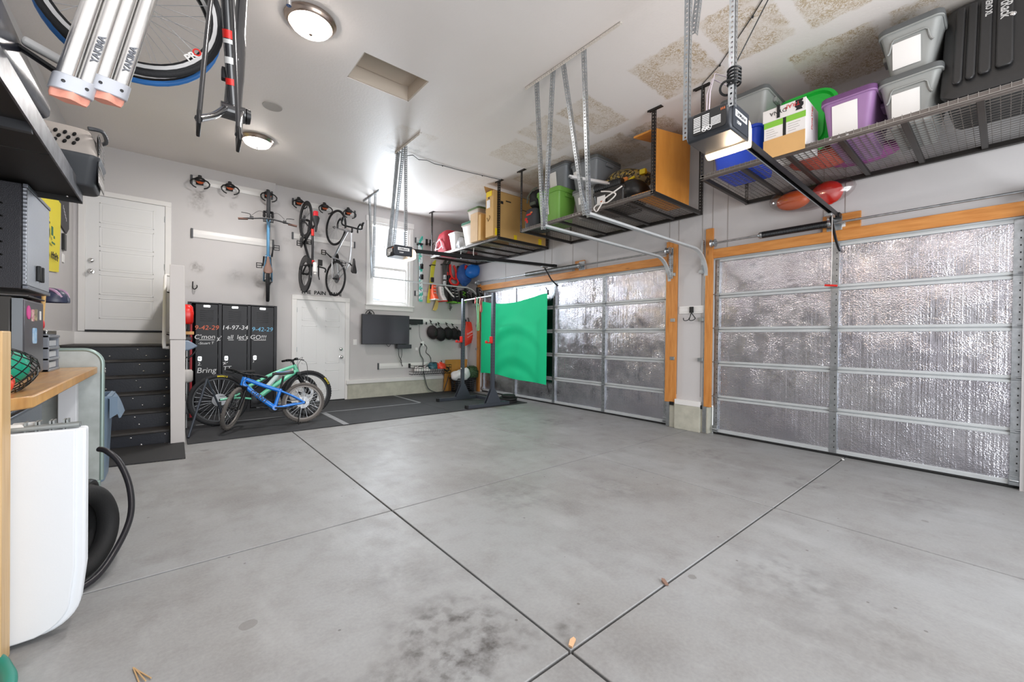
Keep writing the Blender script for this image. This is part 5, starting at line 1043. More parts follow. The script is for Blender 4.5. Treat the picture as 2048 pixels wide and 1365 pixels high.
# squat rack
UPR = M('rack_slate', '#4b5059', .42, .4); root = thing('squat_rack', 'grey squat rack with pull-up bar and red hooks on the mats', 'squat rack', (4.75, 6.74, .013))
for y in (6.22, 7.26):
    zt = 2.16 if y < 7 else 2.12
    q = MB(); q.box((4.69, y-.03, .07), (4.75, y+.03, zt)); q.cur = 1
    for k in range(22): q.cyl((4.689, y, .75+k*.055), (4.6885, y, .75+k*.055), .008, n=8); q.cyl((4.72, y-.0302, .75+k*.055), (4.72, y-.0308, .75+k*.055), .008, n=8)
    q.build('upright', [UPR, BLACK], root)
    q = MB(); q.box((4.14, y-.035, .013), (5.12, y+.035, .075)); q.build('foot', UPR, root, bev=.004)
    q = MB(); q.box((4.12, y-.037, .012), (4.16, y+.037, .078)); q.build('end_cap', BLACK, root, bev=.003)
    for yy in (y-.036, y+.03): q = MB(); q.prism([(4.55, .075), (4.90, .075), (4.88, .12), (4.76, .34), (4.68, .34), (4.57, .12)], yy, yy+.006, frame((0, 0, 0), (1, 0, 0), (0, 0, 1), (0, 1, 0))); q.build('gusset', UPR, root)
    q = MB(); q.box((4.665, y-.04, 1.21), (4.69, y+.04, 1.33)); q.box((4.56, y-.03, 1.20), (4.69, y+.03, 1.225)); q.box((4.555, y-.03, 1.20), (4.575, y+.03, 1.25)); q.build('j_hook', RED, root, bev=.004)
q = MB(); q.cyl((4.72, 6.22, 2.11), (4.72, 7.26, 2.075), .016); q.build('pull_up_bar', SILV, root)
q = MB(); q.box((5.06, 6.22, .013), (5.12, 7.26, .075)); q.build('rear_foot', UPR, root, bev=.004)
q = MB(); q.prism(rrect(.035, .02, .006), 0, .002, frame((4.688, 7.26, .66), (0, -1, 0), (0, 0, 1), (-1, 0, 0))); q.build('sticker', PAPER, root)
for lb, y, z0, c, ln in (('pale green resistance band looped on the pull-up bar', 6.72, 2.09, 'band_green', .62), ('red resistance band looped on the pull-up bar, short', 6.62, 2.09, 'band_red', .26), ('red band end knotted on the pull-up bar', 6.79, 2.09, 'band_red', .08)):
    m_ = M(c, '#5fbf83' if 'green' in c else '#d8574d', .5); q = MB()
    q.sweep([(-.022, -.002), (.022, -.002), (.022, .002), (-.022, .002)], smooth([(4.70, y, z0+.012), (4.695, y+.01, z0-.1), (4.70, y-.008, z0-ln*.6), (4.705, y, z0-ln), (4.73, y, z0-ln-.02), (4.745, y, z0-ln+.02), (4.74, y+.01, z0-ln*.5), (4.742, y, z0+.0), (4.72, y, z0+.02)], 5), (.3, 1, 0)); tag(q.build('resistance_band', m_), lb, 'resistance band')
for i, (r_, z, lb) in enumerate(((.19, .015, 'lowest black weight plate in the stack by the overhead door'), (.185, .065, 'middle black weight plate in the stack by the overhead door'), (.14, .115, 'topmost smaller black plate in the stack by the overhead door'))):
    q = MB(); q.lathe([(.03, 0), (r_-.02, 0), (r_, .008), (r_, .04), (r_-.02, .048), (r_-.05, .036), (.06, .036), (.05, .046), (.03, .046)], (5.26+.01*i, 6.42, z), (0, 0, 1), 32); tag(q.build('weight_plate', RUBB), lb, 'weight plate', 'stacked weight plates')
# green cloth on the overhead door
def cloth(u, v):
    y = 8.02-2.22*u; top = 2.20-.14*math.sin(PI*min(u*1.05, 1))*(1-u*.35)-.02*(1-u); bot = .47-.10*u*u+.015*math.sin(8*u)
    z = top+(bot-top)*v; cat = math.sin(PI*u)*v
    w_ = v+1.9*(u-.55)**2*(-1)+.55; e_ = math.sin(PI*u)*min(1, v*2.5)*(1-.45*v); x = 5.735-(.022*math.sin(17*w_)+.012*math.sin(29*w_+2))*e_-.008*math.sin(20*u+3*v)*math.sin(PI*u)
    return (x, y, z)
q = MB(); q.grid(cloth, 60, 50, .003); GRN = M('green_cloth', '#06d291', .75, bump=.15, bs=200); tag(q.build('green_screen_cloth', GRN), 'large bright green cloth draped over the far overhead door', 'cloth')
q = MB(); q.tube(smooth([(5.77, 5.80, .42), (5.76, 5.78, .33), (5.765, 5.74, .24)], 4), .012, 7); tag(q.build('cloth_strap', BLACK), 'black strap end hanging from the lower corner of the green cloth', 'strap')
root = thing('spring_clamp', 'black clamp holding the top corner of the green cloth', 'clamp', (5.76, 5.80, 2.2)); q = MB(); q.cb((5.755, 5.80, 2.22), (.03, .03, .10)); q.tube([(5.75, 5.82, 2.27), (5.74, 5.86, 2.33)], .009, 7); q.build('clamp_jaw', BLACK, root, bev=.004)
# cork board, laundry basket, bush, white bag
q = MB(); q.L = Matrix.Translation((5.36, 8.60, .015)) @ Matrix.Rotation(.10, 4, 'X'); q.box((-.31, -.018, 0), (.31, 0, .76)); tag(q.build('corkboard', M('cork', '#c48a3f', .8, bump=.3, bs=160, var=.1)), 'tan corkboard leaning on the wall behind the laundry basket', 'corkboard')
root = thing('laundry_basket', 'black slotted laundry basket behind the squat rack', 'basket', (5.42, 8.32, .013)); PB = M('basket_black', '#1c1d21', .4)
q = MB()
for k in range(7):
    z = .02+.045*k; s_ = .86+.02*k
    q.rings([[(5.42+x*s_, 8.32+y*s_, zz) for x, y in rrect(.58*o, .38*o, .10*o)] for zz, o in ((z, 1), (z+.018, 1), (z+.018, .97), (z, .97))], False, True)
for k in range(36):
    P = rrect(.58, .38, .10, 8); x, y = P[k % len(P)]; q.box((5.42+x*.865-.006, 8.32+y*.865-.006, .013), (5.42+x*.865+.006, 8.32+y*.865+.006, .31))
q.prism(rrect(.50, .32, .08, cx=5.42, cy=8.32), .013, .03); q.build('basket_body', PB, root)
q = MB(); q.rings([[(5.42+x, 8.32+y, z) for x, y in rrect(.60*o, .40*o, .10)] for z, o in ((.32, 1), (.35, 1.02), (.35, .95), (.32, .95))], False, True); q.build('rim', PB, root)
BUSH = M('box_leaves', '#2f4a30', .7, col2='#4d6b48', vs=60)
q = MB(); rr = random.Random(3); q.sph((5.66, 8.30, .44), (.17, .16, .17), 16, 10)
for k in range(700):
    a, b = rr.uniform(0, 2*PI), math.acos(rr.uniform(-.8, 1)); p = Vector((5.66+.185*math.sin(b)*math.cos(a), 8.30+.175*math.sin(b)*math.sin(a), .44+.185*math.cos(b))); d = Vector((rr.uniform(-1, 1), rr.uniform(-1, 1), rr.uniform(-1, 1))).normalized()*.018; e = d.orthogonal().normalized()*.010
    q.add([p-d, p+e, p+d, p-e], [(0, 1, 2, 3)])
tag(q.build('boxwood_ball', BUSH), 'round green artificial boxwood ball in the laundry basket', 'topiary ball')
q = MB(); q.grid(blob(5.28, 8.24, .40, .22, .16, .13, .7, 3, .16), 26, 16); q.grid(blob(5.42, 8.18, .45, .10, .07, .14, 2, 3, .12), 18, 12); o = tag(q.build('pillow_sack', M('sack_white', '#e4e2e4', .7, bump=.5, bs=12)), 'white cloth sack bulging over the laundry basket rim', 'sack')
# wire basket with helmets
root = thing('wire_basket', 'black wire basket hooked on the low rail under the outlet', 'basket', (4.68, 8.55, .55))
q = MB()
for z, y in ((.66, 8.42), (.60, 8.42), (.52, 8.44), (.46, 8.48)): q.tube([(4.2, BY-.03, z), (4.2, y, z), (5.16, y, z), (5.16, BY-.03, z)], .005, 5)
for k in range(17): x = 4.2+.06*k; q.tube([(x, 8.42, .66), (x, 8.44, .52), (x, 8.50, .45), (x, BY-.03, .45)], .0035, 5)
q.build('basket_wires', BLKM, root)
for x in (4.2, 5.16): q = MB(); q.box((x-.02, BY-.06, .60), (x+.02, BY-.015, .70)); q.build('rail_clip', BLACK, root, bev=.004)
def helmet(label, c, r_, m1, m2, rz=0):
    root = thing('bike_helmet', label, 'helmet', c, rz)
    q = MB(root); q.grid(lambda u, v: (1.25*r_*math.cos(2*PI*u)*math.sin(PI*.56*max(v, .02)), r_*math.sin(2*PI*u)*math.sin(PI*.56*max(v, .02)), r_*math.cos(PI*.56*v)), 24, 10, .015); q.build('shell', m1, root)
    for k in (-1, 0, 1):
        q = MB(root); q.tube(smooth([(1.2*r_, k*.03, .25*r_), (.7*r_, k*.05, .9*r_), (-.4*r_, k*.05, .98*r_), (-1.1*r_, k*.03, .3*r_)], 4), .012, 6); q.build('vent_rib', m2, root)
    return root
SH = M('helmet_white', '#e8e4e2', .3); RS = M('helmet_red', '#e0402a', .3); TL = M('helmet_teal', '#2f5a66', .35)
helmet('white helmet with black vents, leftmost of the helmets in the wire basket', (4.38, 8.54, .55), .085, SH, BLACK); helmet('white and black helmet beside the teal helmet in the wire basket', (4.56, 8.53, .55), .08, SH, BLACK)
helmet('dark teal helmet in the wire basket', (4.72, 8.52, .60), .115, TL, M('helmet_dark', '#24343c', .4), .5); helmet('red and white helmet in the wire basket', (4.90, 8.48, .60), .115, RS, SH, 1.2)
q = MB(); q.tube(smooth([(5.0, 8.5, .55), (5.05, 8.47, .60), (5.12, 8.46, .56), (5.08, 8.47, .50), (5.02, 8.48, .54)], 5), .014, 6); tag(q.build('cable_coil', BLACK), 'black cable coil at the end of the wire basket', 'cable')
for x, z, lb in ((5.03, .69, 'small black hook on the low rail left of the corkboard'), (5.63, .67, 'small black hook on the low rail right of the corkboard')): q = MB(); q.tube([(x, BY-.02, z+.05), (x, BY-.05, z+.03), (x, BY-.06, z-.05), (x, BY-.09, z-.03)], .01, 6); tag(q.build('rail_hook', BLACK), lb, 'hook')
wire('silver cord hanging down the corner below the red bag', smooth([(5.68, 8.6, 1.1), (5.70, 8.62, .85), (5.72, 8.62, .7), (5.76, 8.62, .58), (5.70, 8.62, .5)]), .014, SILV)
# skis, boots and bags by the window
def ski(label, x, z0, z1, m_, lean=0, bm=BLKM, y=8.60):
    root = thing('ski', label, 'ski', (x, y, z0)); L_ = z1-z0; q = MB(root)
    q.rings([[(lean*z/L_+sx*w_/2, yy+sy*.006, z) for sx, sy in ((-1, -1), (1, -1), (1, 1), (-1, 1))] for z, w_, yy in ((0, .085, .01), (.12, .10, 0), (L_*.45, .072, -.012), (L_*.85, .105, 0), (L_*.95, .085, -.04), (L_, .03, -.09))]); q.build('ski_blade', m_, root, bev=.003)
    for z in (L_*.38, L_*.54): q = MB(root); q.cb((lean*z/L_, -.045, z), (.07, .05, .11)); q.cb((lean*z/L_, -.07, z+.03), (.05, .03, .05)); q.build('binding', bm, root, bev=.008)
    q = MB(root); q.box((lean*.9-.05, -.03, L_*.88), (lean*.9+.05, BY-y-.003, L_*.90)); q.build('ski_strap', BLACK, root)
    return root
t = NT('ski_teal'); c = t.mix(t.ramp(t.noise(9, 2), .48, .52), lin('#57c7b5'), lin('#e3eef0')); c = t.mix(t.ramp(t.noise(14, 2), .58, .6), c, lin('#274a66')); t.set(Base_Color=c, Roughness=.3); SKT = t.m
ski('pale teal patterned ski hanging nearest the window', 4.44, 2.12, 3.60, SKT, -.03, BLKM); ski('yellow and teal ski hanging second from the window', 4.63, 2.10, 3.10, M('ski_yellow', '#c9c33a', .35), .12, BLKM, 8.59)
ski('dark grey ski with white binding under the rack', 5.02, 2.25, 3.15, M('ski_grey', '#4b4a48', .4), .02, SILV); ski('dark grey ski with black binding under the rack', 5.12, 2.25, 3.15, MATS['ski_grey'], .02, BLKM, 8.58)
for z in (3.54,):
    for x in (4.60, 4.70): q = MB(); q.box((x-.02, BY-.06, z-.09), (x+.02, BY-.02, z+.05)); q.tube([(x, BY-.06, z-.05), (x+.01, BY-.14, z-.08), (x+.03, BY-.16, z-.02)], .009, 6); tag(q.build('ski_hook', BLACK), 'black ski hook on the upper rail, ' + ('closer to the window' if x < 4.65 else 'farther from the window'), 'hook')
def boot(label, x, z, m1, m2, tilt=0.0, y=8.52):
    root = thing('ski_boot', label, 'ski boot', Mx=Matrix.Translation((x, y, z)) @ Matrix.Rotation(tilt, 4, 'Y'))
    q = MB(root); q.rings([[(px_, py_-oy, zz) for px_, py_ in rrect(.12*a, .14*b, .04)] for zz, a, b, oy in ((.36, .95, .95, -.02), (.25, .98, .98, -.01), (.16, 1, 1.1, 0), (.08, 1.0, 1.7, .04), (.02, .9, 2.0, .06))]); q.build('boot_shell', m1, root, bev=.008)
    q = MB(root); q.box((-.055, -.20, .0), (.055, .10, .025)); q.build('sole', m2, root, bev=.004)
    for zz in (.10, .17, .24, .31): q = MB(root); q.cb((0, -.075-(.05 if zz < .12 else 0), zz), (.06, .018, .012)); q.build('buckle', SILV, root)
BO = M('boot_orange', '#ef5a35', .35); BW = M('boot_white', '#e8e5e3', .35); BKB = M('boot_black', '#1d1f1e', .4); BGN = M('boot_green', '#76c53a', .4)
boot('orange and white ski boot hanging nearest the skis', 4.70, 2.16, BO, BW, .05); boot('white and red ski boot hanging beside the orange boot', 4.93, 2.14, BW, RED, -.05)
boot('black ski boot with green sole below the red harness', 5.18, 2.13, BKB, BGN, .06); boot('black and green ski boot tucked against the other black boot', 5.32, 2.12, BKB, BGN, -.08)
q = MB(); q.L = Matrix.Translation((4.80, 8.60, 1.93)) @ Matrix.Rotation(.15, 4, 'Y'); q.prism([(-.05, 0), (.02, .0), (.06, .06), (.065, .3), (.0, .3)], -.01, .01, frame((0, 0, 0), (1, 0, 0), (0, 0, 1), (0, 1, 0))); tag(q.build('wooden_paddle', M('paddle_wood', '#e0c170', .5)), 'pale wooden blade hanging below the white ski boot', 'paddle')
q = MB(); q.cyl((4.98, 8.45, 2.5), (5.22, 8.44, 2.26), .022, n=10); tag(q.build('cuff_strap', BW), 'white strap lying across the boots', 'strap')
for x, xe, lb in ((5.12, 5.20, 'black ski pole hanging beside the boots, basket lower'), (5.17, 5.225, 'black ski pole hanging beside the boots, basket higher')):
    root = thing('ski_pole', lb, 'ski pole', (x, 8.56, 2.0)); zb = 1.99 if x < 5.15 else 2.03
    q = MB(); q.cyl((x, 8.57, 2.75), (xe, 8.57, zb-.04), .009, n=8); q.build('shaft', BLACK, root); q = MB(); q.lathe([(.01, 0), (.04, .004), (.03, .012), (.01, .012)], (xe, 8.57, zb), (0, 0, 1), 12); q.build('pole_basket', BLACK, root)
    q = MB(); q.cyl((x, 8.57, 2.75), (x-.005, 8.57, 2.87), .015, n=8); q.build('grip', RED, root)
root = thing('climbing_harness', 'red and black climbing harness hanging under the far rack', 'harness', (5.25, 8.55, 2.9)); q = MB()
q.tube(smooth([(5.18, 8.56, 3.05), (5.16, 8.52, 2.9), (5.2, 8.5, 2.75), (5.3, 8.5, 2.72), (5.33, 8.54, 2.9), (5.28, 8.56, 3.05)], 5), .028, 8); q.tube(smooth([(5.2, 8.52, 2.75), (5.14, 8.5, 2.66), (5.2, 8.49, 2.58), (5.32, 8.49, 2.57), (5.38, 8.5, 2.66), (5.3, 8.5, 2.74)], 5), .03, 8); q.build('webbing_loop', RED, root)
q = MB(); q.tube(smooth([(5.40, 8.56, 3.05), (5.42, 8.53, 2.85), (5.36, 8.52, 2.78)], 4), .03, 8); q.tube(smooth([(5.17, 8.50, 2.6), (5.24, 8.48, 2.5), (5.36, 8.5, 2.55)], 4), .024, 8); q.build('buckle_strap', BLACK, root)
BB_ = M('bag_blue', '#2b5597', .6, bump=.4, bs=10); BB2 = M('sack_blue', '#2273cf', .35, bump=.6, bs=12)
root = thing('stuff_sack', 'dark blue fabric bag hanging under the far rack', 'bag', (5.50, 8.45, 2.8)); q = MB(); q.grid(blob(5.52, 8.46, 2.83, .20, .12, .26, .5, 4, .08), 22, 14); q.build('sack_body', BB_, root); q = MB(); q.tube(smooth([(5.38, 8.4, 2.75), (5.46, 8.34, 2.68), (5.60, 8.36, 2.70), (5.66, 8.42, 2.78)], 4), .012, 6); q.build('seam', BB_, root)
root = thing('stuff_sack', 'bright blue shiny stuff sack beside the dark blue bag', 'bag', (5.72, 8.42, 2.85)); q = MB(); q.L = Matrix.Translation((5.60, 8.30, 2.89)) @ Matrix.Rotation(-.5, 4, 'Y'); q.grid(blob(.08, 0, 0, .23, .12, .16, 1.3, 5, .06), 22, 14); q.build('sack_body', BB2, root); q = MB(); q.cb((5.50, 8.36, 3.0), (.06, .05, .10)); q.build('red_toggle', RED, root, bev=.01)
# tangle of black skate boots above the squat rack
rr = random.Random(5)
for i, (x, z, lb) in enumerate(((5.50, 2.30, 'black and green roller boot left in the row of dark boots under the track'), (5.62, 2.36, 'black boot second in the row of dark boots under the track'), (5.70, 2.24, 'black boot lowest in the row of dark boots under the track'), (5.74, 2.36, 'black boot beside the garage wall in the row of dark boots'))):
    y = 8.50-.12*i if i > 1 else 8.5
    root = thing('roller_boot', lb, 'boot', (x, y, z), group='dark boots under the door track'); q = MB(root)
    q.rings([[(px_, py_-oy, zz) for px_, py_ in rrect(.11*a, .12*b, .04)] for zz, a, b, oy in ((.16, .9, 1, -.02), (.06, 1, 1.1, 0), (-.04, 1, 1.6, .04), (-.10, .9, 1.7, .05))]); q.build('boot_upper', BKB, root, bev=.01)
    for k in range(4): q = MB(root); q.cyl((-.018, -.12+.065*k, -.13), (.018, -.12+.065*k, -.13), .03, n=12); q.build('roller', [BGN if i == 0 else SILV][0], root)
    q = MB(root); q.tube(smooth([(-.04, -.07, .12), (.04, -.075, .09), (-.04, -.08, .05), (.04, -.09, .01), (-.03, -.12, -.03)], 4), .008, 5); q.build('laces', [BGN if i == 0 else SILV][0], root)
for lb, x, y in (('short white cord dangling under the far rack, left', 4.58, 7.15), ('short white cord dangling under the far rack, right', 4.62, 6.75)):
    wire(lb, smooth([(x, y, DZ-.04), (x, y+.01, DZ-.12), (x, y, DZ-.2)]), .008, WHITE, clips=[(x, y, DZ-.19)])
# ------------------------------------------------------------ steps, guard wall and the work corner on the left
STEP = M('step_rubber', '#2b2d35', .34, var=.25, vs=5, bump=.2, bs=50)
root = thing('staircase', 'six black rubber-covered steps with round screw heads up to the entry door', 'stairs', (-.52, 7.4, 0)); sx0, sx1 = LX+.003, .018
for k in range(6):
    y = 6.4+.26*k; z = .165+.196*k; ye = JY-.003 if k == 5 else y+.30
    q = MB(); q.box((sx0, y-.018, z-.03), (sx1, ye, z)); q.build('tread', M('tread_dusty', '#403d3c', .6, var=.3, vs=9), root, bev=.010)
    q = MB(); q.box((sx0, y, max(0, z-.196)), (sx1, y+.02, z-.03)); q.build('riser', STEP, root)
    for i, x in enumerate((-.95, -.62, -.32, -.26, -.03)):
        for zz in ((z-.055, z-.165) if x > -.1 else (z-.15 if i % 2 else z-.06,)):
            q = MB(); q.lathe([(.011, 0), (.009, .004), (0, .006)], (x+.01*((k*7+i*3) % 5-2), y, zz), (0, -1, 0), 10); q.build('screw_head', CHROME, root)
q = MB(); q.box((sx0, JY-.02, 1.145), (sx1, JY, 1.325)); struct(q, 'trim_9', TRIM, bev=.004)
q = MB(); q.box((LX, 6.45, 1.145), (LX+.02, JY-.02, 1.325)); struct(q, 'baseboard_left', TRIM, bev=.004)
q = MB(); q.box((.028, 6.34, 0), (.128, JY, 2.08)); struct(q, 'wall_stair', WALL)
q = MB(); q.prism([(.020, 0), (.155, 0), (.151, 1.236), (.010, 1.236)], 6.29, 6.40, frame((0, 0, 0), (1, 0, 0), (0, 0, 1), (0, 1, 0)))
q.prism([(.004, 1.24), (.156, 1.24), (.136, 2.12), (.002, 2.12)], 6.282, 6.41, frame((0, 0, 0), (1, 0, 0), (0, 0, 1), (0, 1, 0))); struct(q, 'trim_10', M('post_paint', '#d9d4d1', .5), bev=.004)
root = thing('handrail', 'white stair handrail fixed to the guard wall beside the steps', 'handrail', (-.045, 7.2, 1.6))
q = MB(); q.tube([(.0, 6.48, 1.14), (-.042, 6.47, 1.14), (-.045, 6.50, 1.19), (-.045, 7.85, 2.14), (-.04, 7.9, 2.17), (.028, 7.9, 2.17)], .021, 10); q.build('rail', TRIM, root)
for y in (6.75, 7.6): q = MB(); z = 1.19+(y-6.5)*.704; q.tube([(-.045, y, z-.02), (-.045, y, z-.06), (.028, y, z-.08)], .008, 7); q.build('rail_bracket', BLKM, root)
q = MB(); q.L = Matrix.Rotation(.0, 4, 'Z'); t = NT('ribbed_rubber'); co = t.co(); wv = t.n('ShaderNodeTexVoronoi', {'Vector': co, 'Scale': 34.0, 'Randomness': 0.0}); t.set(Base_Color=t.mix(t.ramp(wv.outputs['Distance'], .25, .42), lin('#46433f'), lin('#2b2b2d')), Roughness=.7, Normal=t.bump(wv.outputs['Distance'], -.6, .01)); RIB = t.m
q.prism([(-.505, 5.56), (.14, 5.47), (.146, 6.28), (.0, 6.28), (-.0, 6.37), (-.55, 6.38)], 0, .014); tag(q.build('floor_mat', RIB, bev=.004), 'black dimpled rubber mat at the foot of the steps', 'mat')
# trash can
CAN = M('can_bluegrey', '#7d92a8', .42, var=.05); root = thing('trash_can', 'blue-grey plastic trash can with a tilted swing lid beside the steps', 'trash can', (-.62, 5.22, 0))
q = MB(); cx, cy = -.63, 5.22
q.rings([[(cx+x, cy+y, z) for x, y in rrect(.46*k, .44*k, .06)] for z, k in ((0, .86), (.02, .88), (.55, .97), (.56, 1.0), (.72, 1.02), (.735, 1.06), (.75, 1.06), (.75, .97), (.1, .8))], True); q.build('can_body', CAN, root)
q = MB(); q.grid(lambda u, v: (-.42+.085*v, 5.0+.44*u, .745-.02*v-.17*v*v), 8, 8, .012); q.build('swing_lid', CAN, root)
q = MB(); q.grid(lambda u, v: (-.395+.05*v, 4.995, .745-(.19)*u*(1-.2*v)), 6, 4, .01); q.build('lid_cheek', CAN, root)
# workbench: butcher block top between two galvanized end panels
GP = M('galv_sheet', '#c3c9c8', .5, .45, col2='#a8aeac', vs=5); GE = M('galv_edge', '#9fb2ad', .4, .5)
t = NT('butcher_block'); co = t.co(); mp = t.n('ShaderNodeMapping', {'Vector': co, 'Scale': (24, 1.6, 3)}).outputs[0]
br = t.n('ShaderNodeTexNoise', {'Vector': mp, 'Scale': 1.0, 'Detail': 2.0}).outputs[0]; gn = t.noise(3, 5, t.n('ShaderNodeMapping', {'Vector': co, 'Scale': (40, 3, 3)}).outputs[0])
c = t.mix(t.ramp(br, .35, .65), lin('#dcae72'), lin('#c38f54')); c = t.mix(t.math('MULTIPLY', t.ramp(gn, .4, .7), .4), c, lin('#a9763f')); c = t.mix(t.math('MULTIPLY', t.ramp(t.noise(5, 4, co), .5, .7), .5), c, lin('#a58e80')); t.set(Base_Color=c, Roughness=.28); BUT = t.m
root = thing('workbench', 'wooden butcher-block workbench with a rounded galvanized end panel', 'workbench', (-.75, 3.8, 0))
q = MB(); q.prism([(-1.055, 2.67), (-.53, 2.67), (-.46, 2.76), (-.46, 4.885), (-1.055, 4.885)], .965, 1.02); q.build('bench_top', BUT, root, bev=.006)
P = [(-1.06, .06), (-.43, .06)] + [(-.43, 1.0)] + [(-.55+.12*math.cos(a), 1.045+.12*math.sin(a)) for a in [PI/2*k/8 for k in range(9)]] + [(-1.06, 1.165)]
q = MB(); q.prism([(x-.03*0, z) for x, z in P], 4.89, 4.915, frame((0, 0, 0), (1, 0, 0), (0, 0, 1), (0, 1, 0))); q.build('end_panel', GP, root)
q = MB(); q.tube([(-.435, 4.9, .06), (-.432, 4.9, 1.04)] + [(-.55+.118*math.cos(a), 4.9, 1.045+.118*math.sin(a)) for a in [PI/2*k/8 for k in range(1, 9)]] + [(-1.055, 4.9, 1.163)], .016, 8); q.build('edge_trim', GE, root)
q = MB(); q.box((-.66, 4.70, 0), (-.56, 4.80, .965)); q.build('leg', M('leg_white', '#dfe2e8', .5), root, bev=.004); q = MB(); q.box((-1.0, 2.8, 0), (-.9, 2.9, .965)); q.build('leg', MATS['leg_white'], root, bev=.004)
q = MB(); q.box((-1.05, 4.89-.02, 0), (-.44, 4.93, .06)); q.build('foot_rail', GE, root, bev=.004)
for zz in (.975, 1.0): q = MB(); q.lathe([(.012, 0), (.009, .005), (0, .007)], (-.418, 4.9, zz), (1, 0, 0), 10); q.build('bolt', CHROME, root)
HAM = M('hammered_grey', '#4b4b50', .45, .4, bump=.5, bs=220); HAM2 = M('hammered_dark', '#37373c', .45, .3, bump=.5, bs=220)
t = NT('diamond_plate'); co = t.co(); v_ = t.n('ShaderNodeTexVoronoi', {'Vector': t.n('ShaderNodeMapping', {'Vector': co, 'Rotation': (.785, 0, 0), 'Scale': (1, 60, 60)}).outputs[0], 'Scale': 1.0, 'Randomness': 0.0}); t.set(Base_Color=lin('#aeb2ba'), Metallic=.8, Roughness=.36, Normal=t.bump(v_.outputs['Distance'], .5, .006)); DIA = t.m
root = thing('tool_chest', 'grey metal tool chest with drawers under the workbench', 'tool chest', (-.75, 3.2, 0))
q = MB(); q.box((-1.04, 2.80, .10), (-.60, 3.75, .955)); q.build('carcass', HAM, root, bev=.005)
for z in (.14, .34, .54, .74):
    q = MB(); q.box((-.60, 2.84, z), (-.585, 3.71, z+.175)); d_ = q.build('drawer', DIA, root, bev=.004); q = MB(); q.box((-.587, 2.84, z+.145), (-.563, 3.71, z+.165)); q.build('pull', M('pull_steel', '#8d929c', .35, .7), d_, bev=.005)
q = MB(); q.box((-1.0, 2.798, .86), (-.92, 2.8, .88)); q.box((-.78, 2.797, .86), (-.68, 2.8, .88)); q.box((-.75, 2.797, .82), (-.71, 2.8, .835)); q.build('slot', LKD, root)
for y in (2.9, 3.65):
    for x in (-.98, -.66): q = MB(); q.cyl((x-.02, y, .05), (x+.02, y, .05), .05); q.build('caster', BLACK, root)
# wall cabinet
root = thing('wall_cabinet', 'grey hammered wall cabinet with a diamond-plate door above the small fridge', 'cabinet', (-.86, 4.05, 1.55))
q = MB(); q.box((LX, 3.74, 1.56), (-.675, 4.37, 2.185)); q.build('carcass', HAM2, root, bev=.005)
q = MB(); q.box((-.675, 3.755, 1.585), (-.655, 4.35, 2.165)); d_ = q.build('door', DIA, root, bev=.004)
for z in (1.56, 2.165): q = MB(); q.box((-.672, 3.745, z), (-.65, 4.36, z+.022)); q.build('door_edge', M('edge_steel', '#7b7f88', .4, .6), root, bev=.003)
for y in (3.98, 4.07): q = MB(); q.box((-.655, y, 1.63), (-.635, y+.022, 1.73)); q.build('handle', BLACK, d_, bev=.005)
q = MB()
for k in range(6):
    z = 1.68+.075*k; q.box((-.80, 3.7385, z-.004), (-.75, 3.7405, z+.004)); q.box((-.755, 3.7385, z-.008), (-.745, 3.7405, z+.002))
q.build('shelf_slot', LKD, root)
for k in range(6): z = 1.68+.075*k; q = MB(); q.lathe([(.007, 0), (.005, .004), (0, .005)], (-.805, 3.739, z+.002), (0, -1, 0), 8); q.build('shelf_pin', CHROME, root)
# small fridge
root = thing('mini_fridge', 'black mini fridge with stickers on its door standing on the workbench', 'fridge', (-.86, 4.0, 1.02)); FR = M('fridge_black', '#4a4846', .3, .35)
q = MB(); q.box((-1.05, 3.77, 1.02), (-.72, 4.27, 1.515)); q.build('fridge_body', FR, root, bev=.006)
q = MB(); q.box((-.712, 3.77, 1.03), (-.668, 4.27, 1.505)); d_ = q.build('door', M('fridge_door', '#5c5a61', .35, .4), root, bev=.012)
q = MB(); q.box((-.715, 3.762, 1.03), (-.672, 3.772, 1.505)); q.build('door_edge', M('edge_bright', '#8f9499', .25, .8), d_)
def magnet(name, label, y, z, w_, h_, m_, rnd=False):
    q = MB(); Fm = frame((-.668, y, z), (0, 1, 0), (0, 0, 1), (1, 0, 0)); q.prism(rrect(w_, h_, min(w_, h_)*(.49 if rnd else .15)), 0, .003, Fm); tag(q.build(name, m_), label, 'sticker')
magnet('sticker', 'round pink sticker on the fridge door', 3.87, 1.425, .085, .085, M('pink', '#e2489b', .5), True); magnet('sticker', 'white and red oblong sticker beside the pink one', 3.97, 1.41, .06, .075, M('st_cream', '#e6d9cf', .5, col2='#c9848a', vs=40)); magnet('sticker', 'tan oblong picture sticker, third from the fridge edge', 4.05, 1.415, .06, .075, M('st_tan', '#c6b58f', .5, col2='#5b5340', vs=40)); magnet('sticker', 'pale blue square sticker lower on the fridge door', 4.02, 1.28, .10, .10, M('st_blue', '#7cb4e2', .5, col2='#c6dcf0', vs=25)); magnet('sticker', 'narrow white sticker at the far edge of the fridge door', 4.17, 1.415, .03, .06, PAPER)
root = thing('tray', 'dark tray with small parts on top of the mini fridge', 'tray', (-.75, 4.05, 1.515)); q = MB(); q.box((-.78, 3.84, 1.517), (-.66, 4.26, 1.527)); q.build('tray_base', BLACK, root, bev=.003)
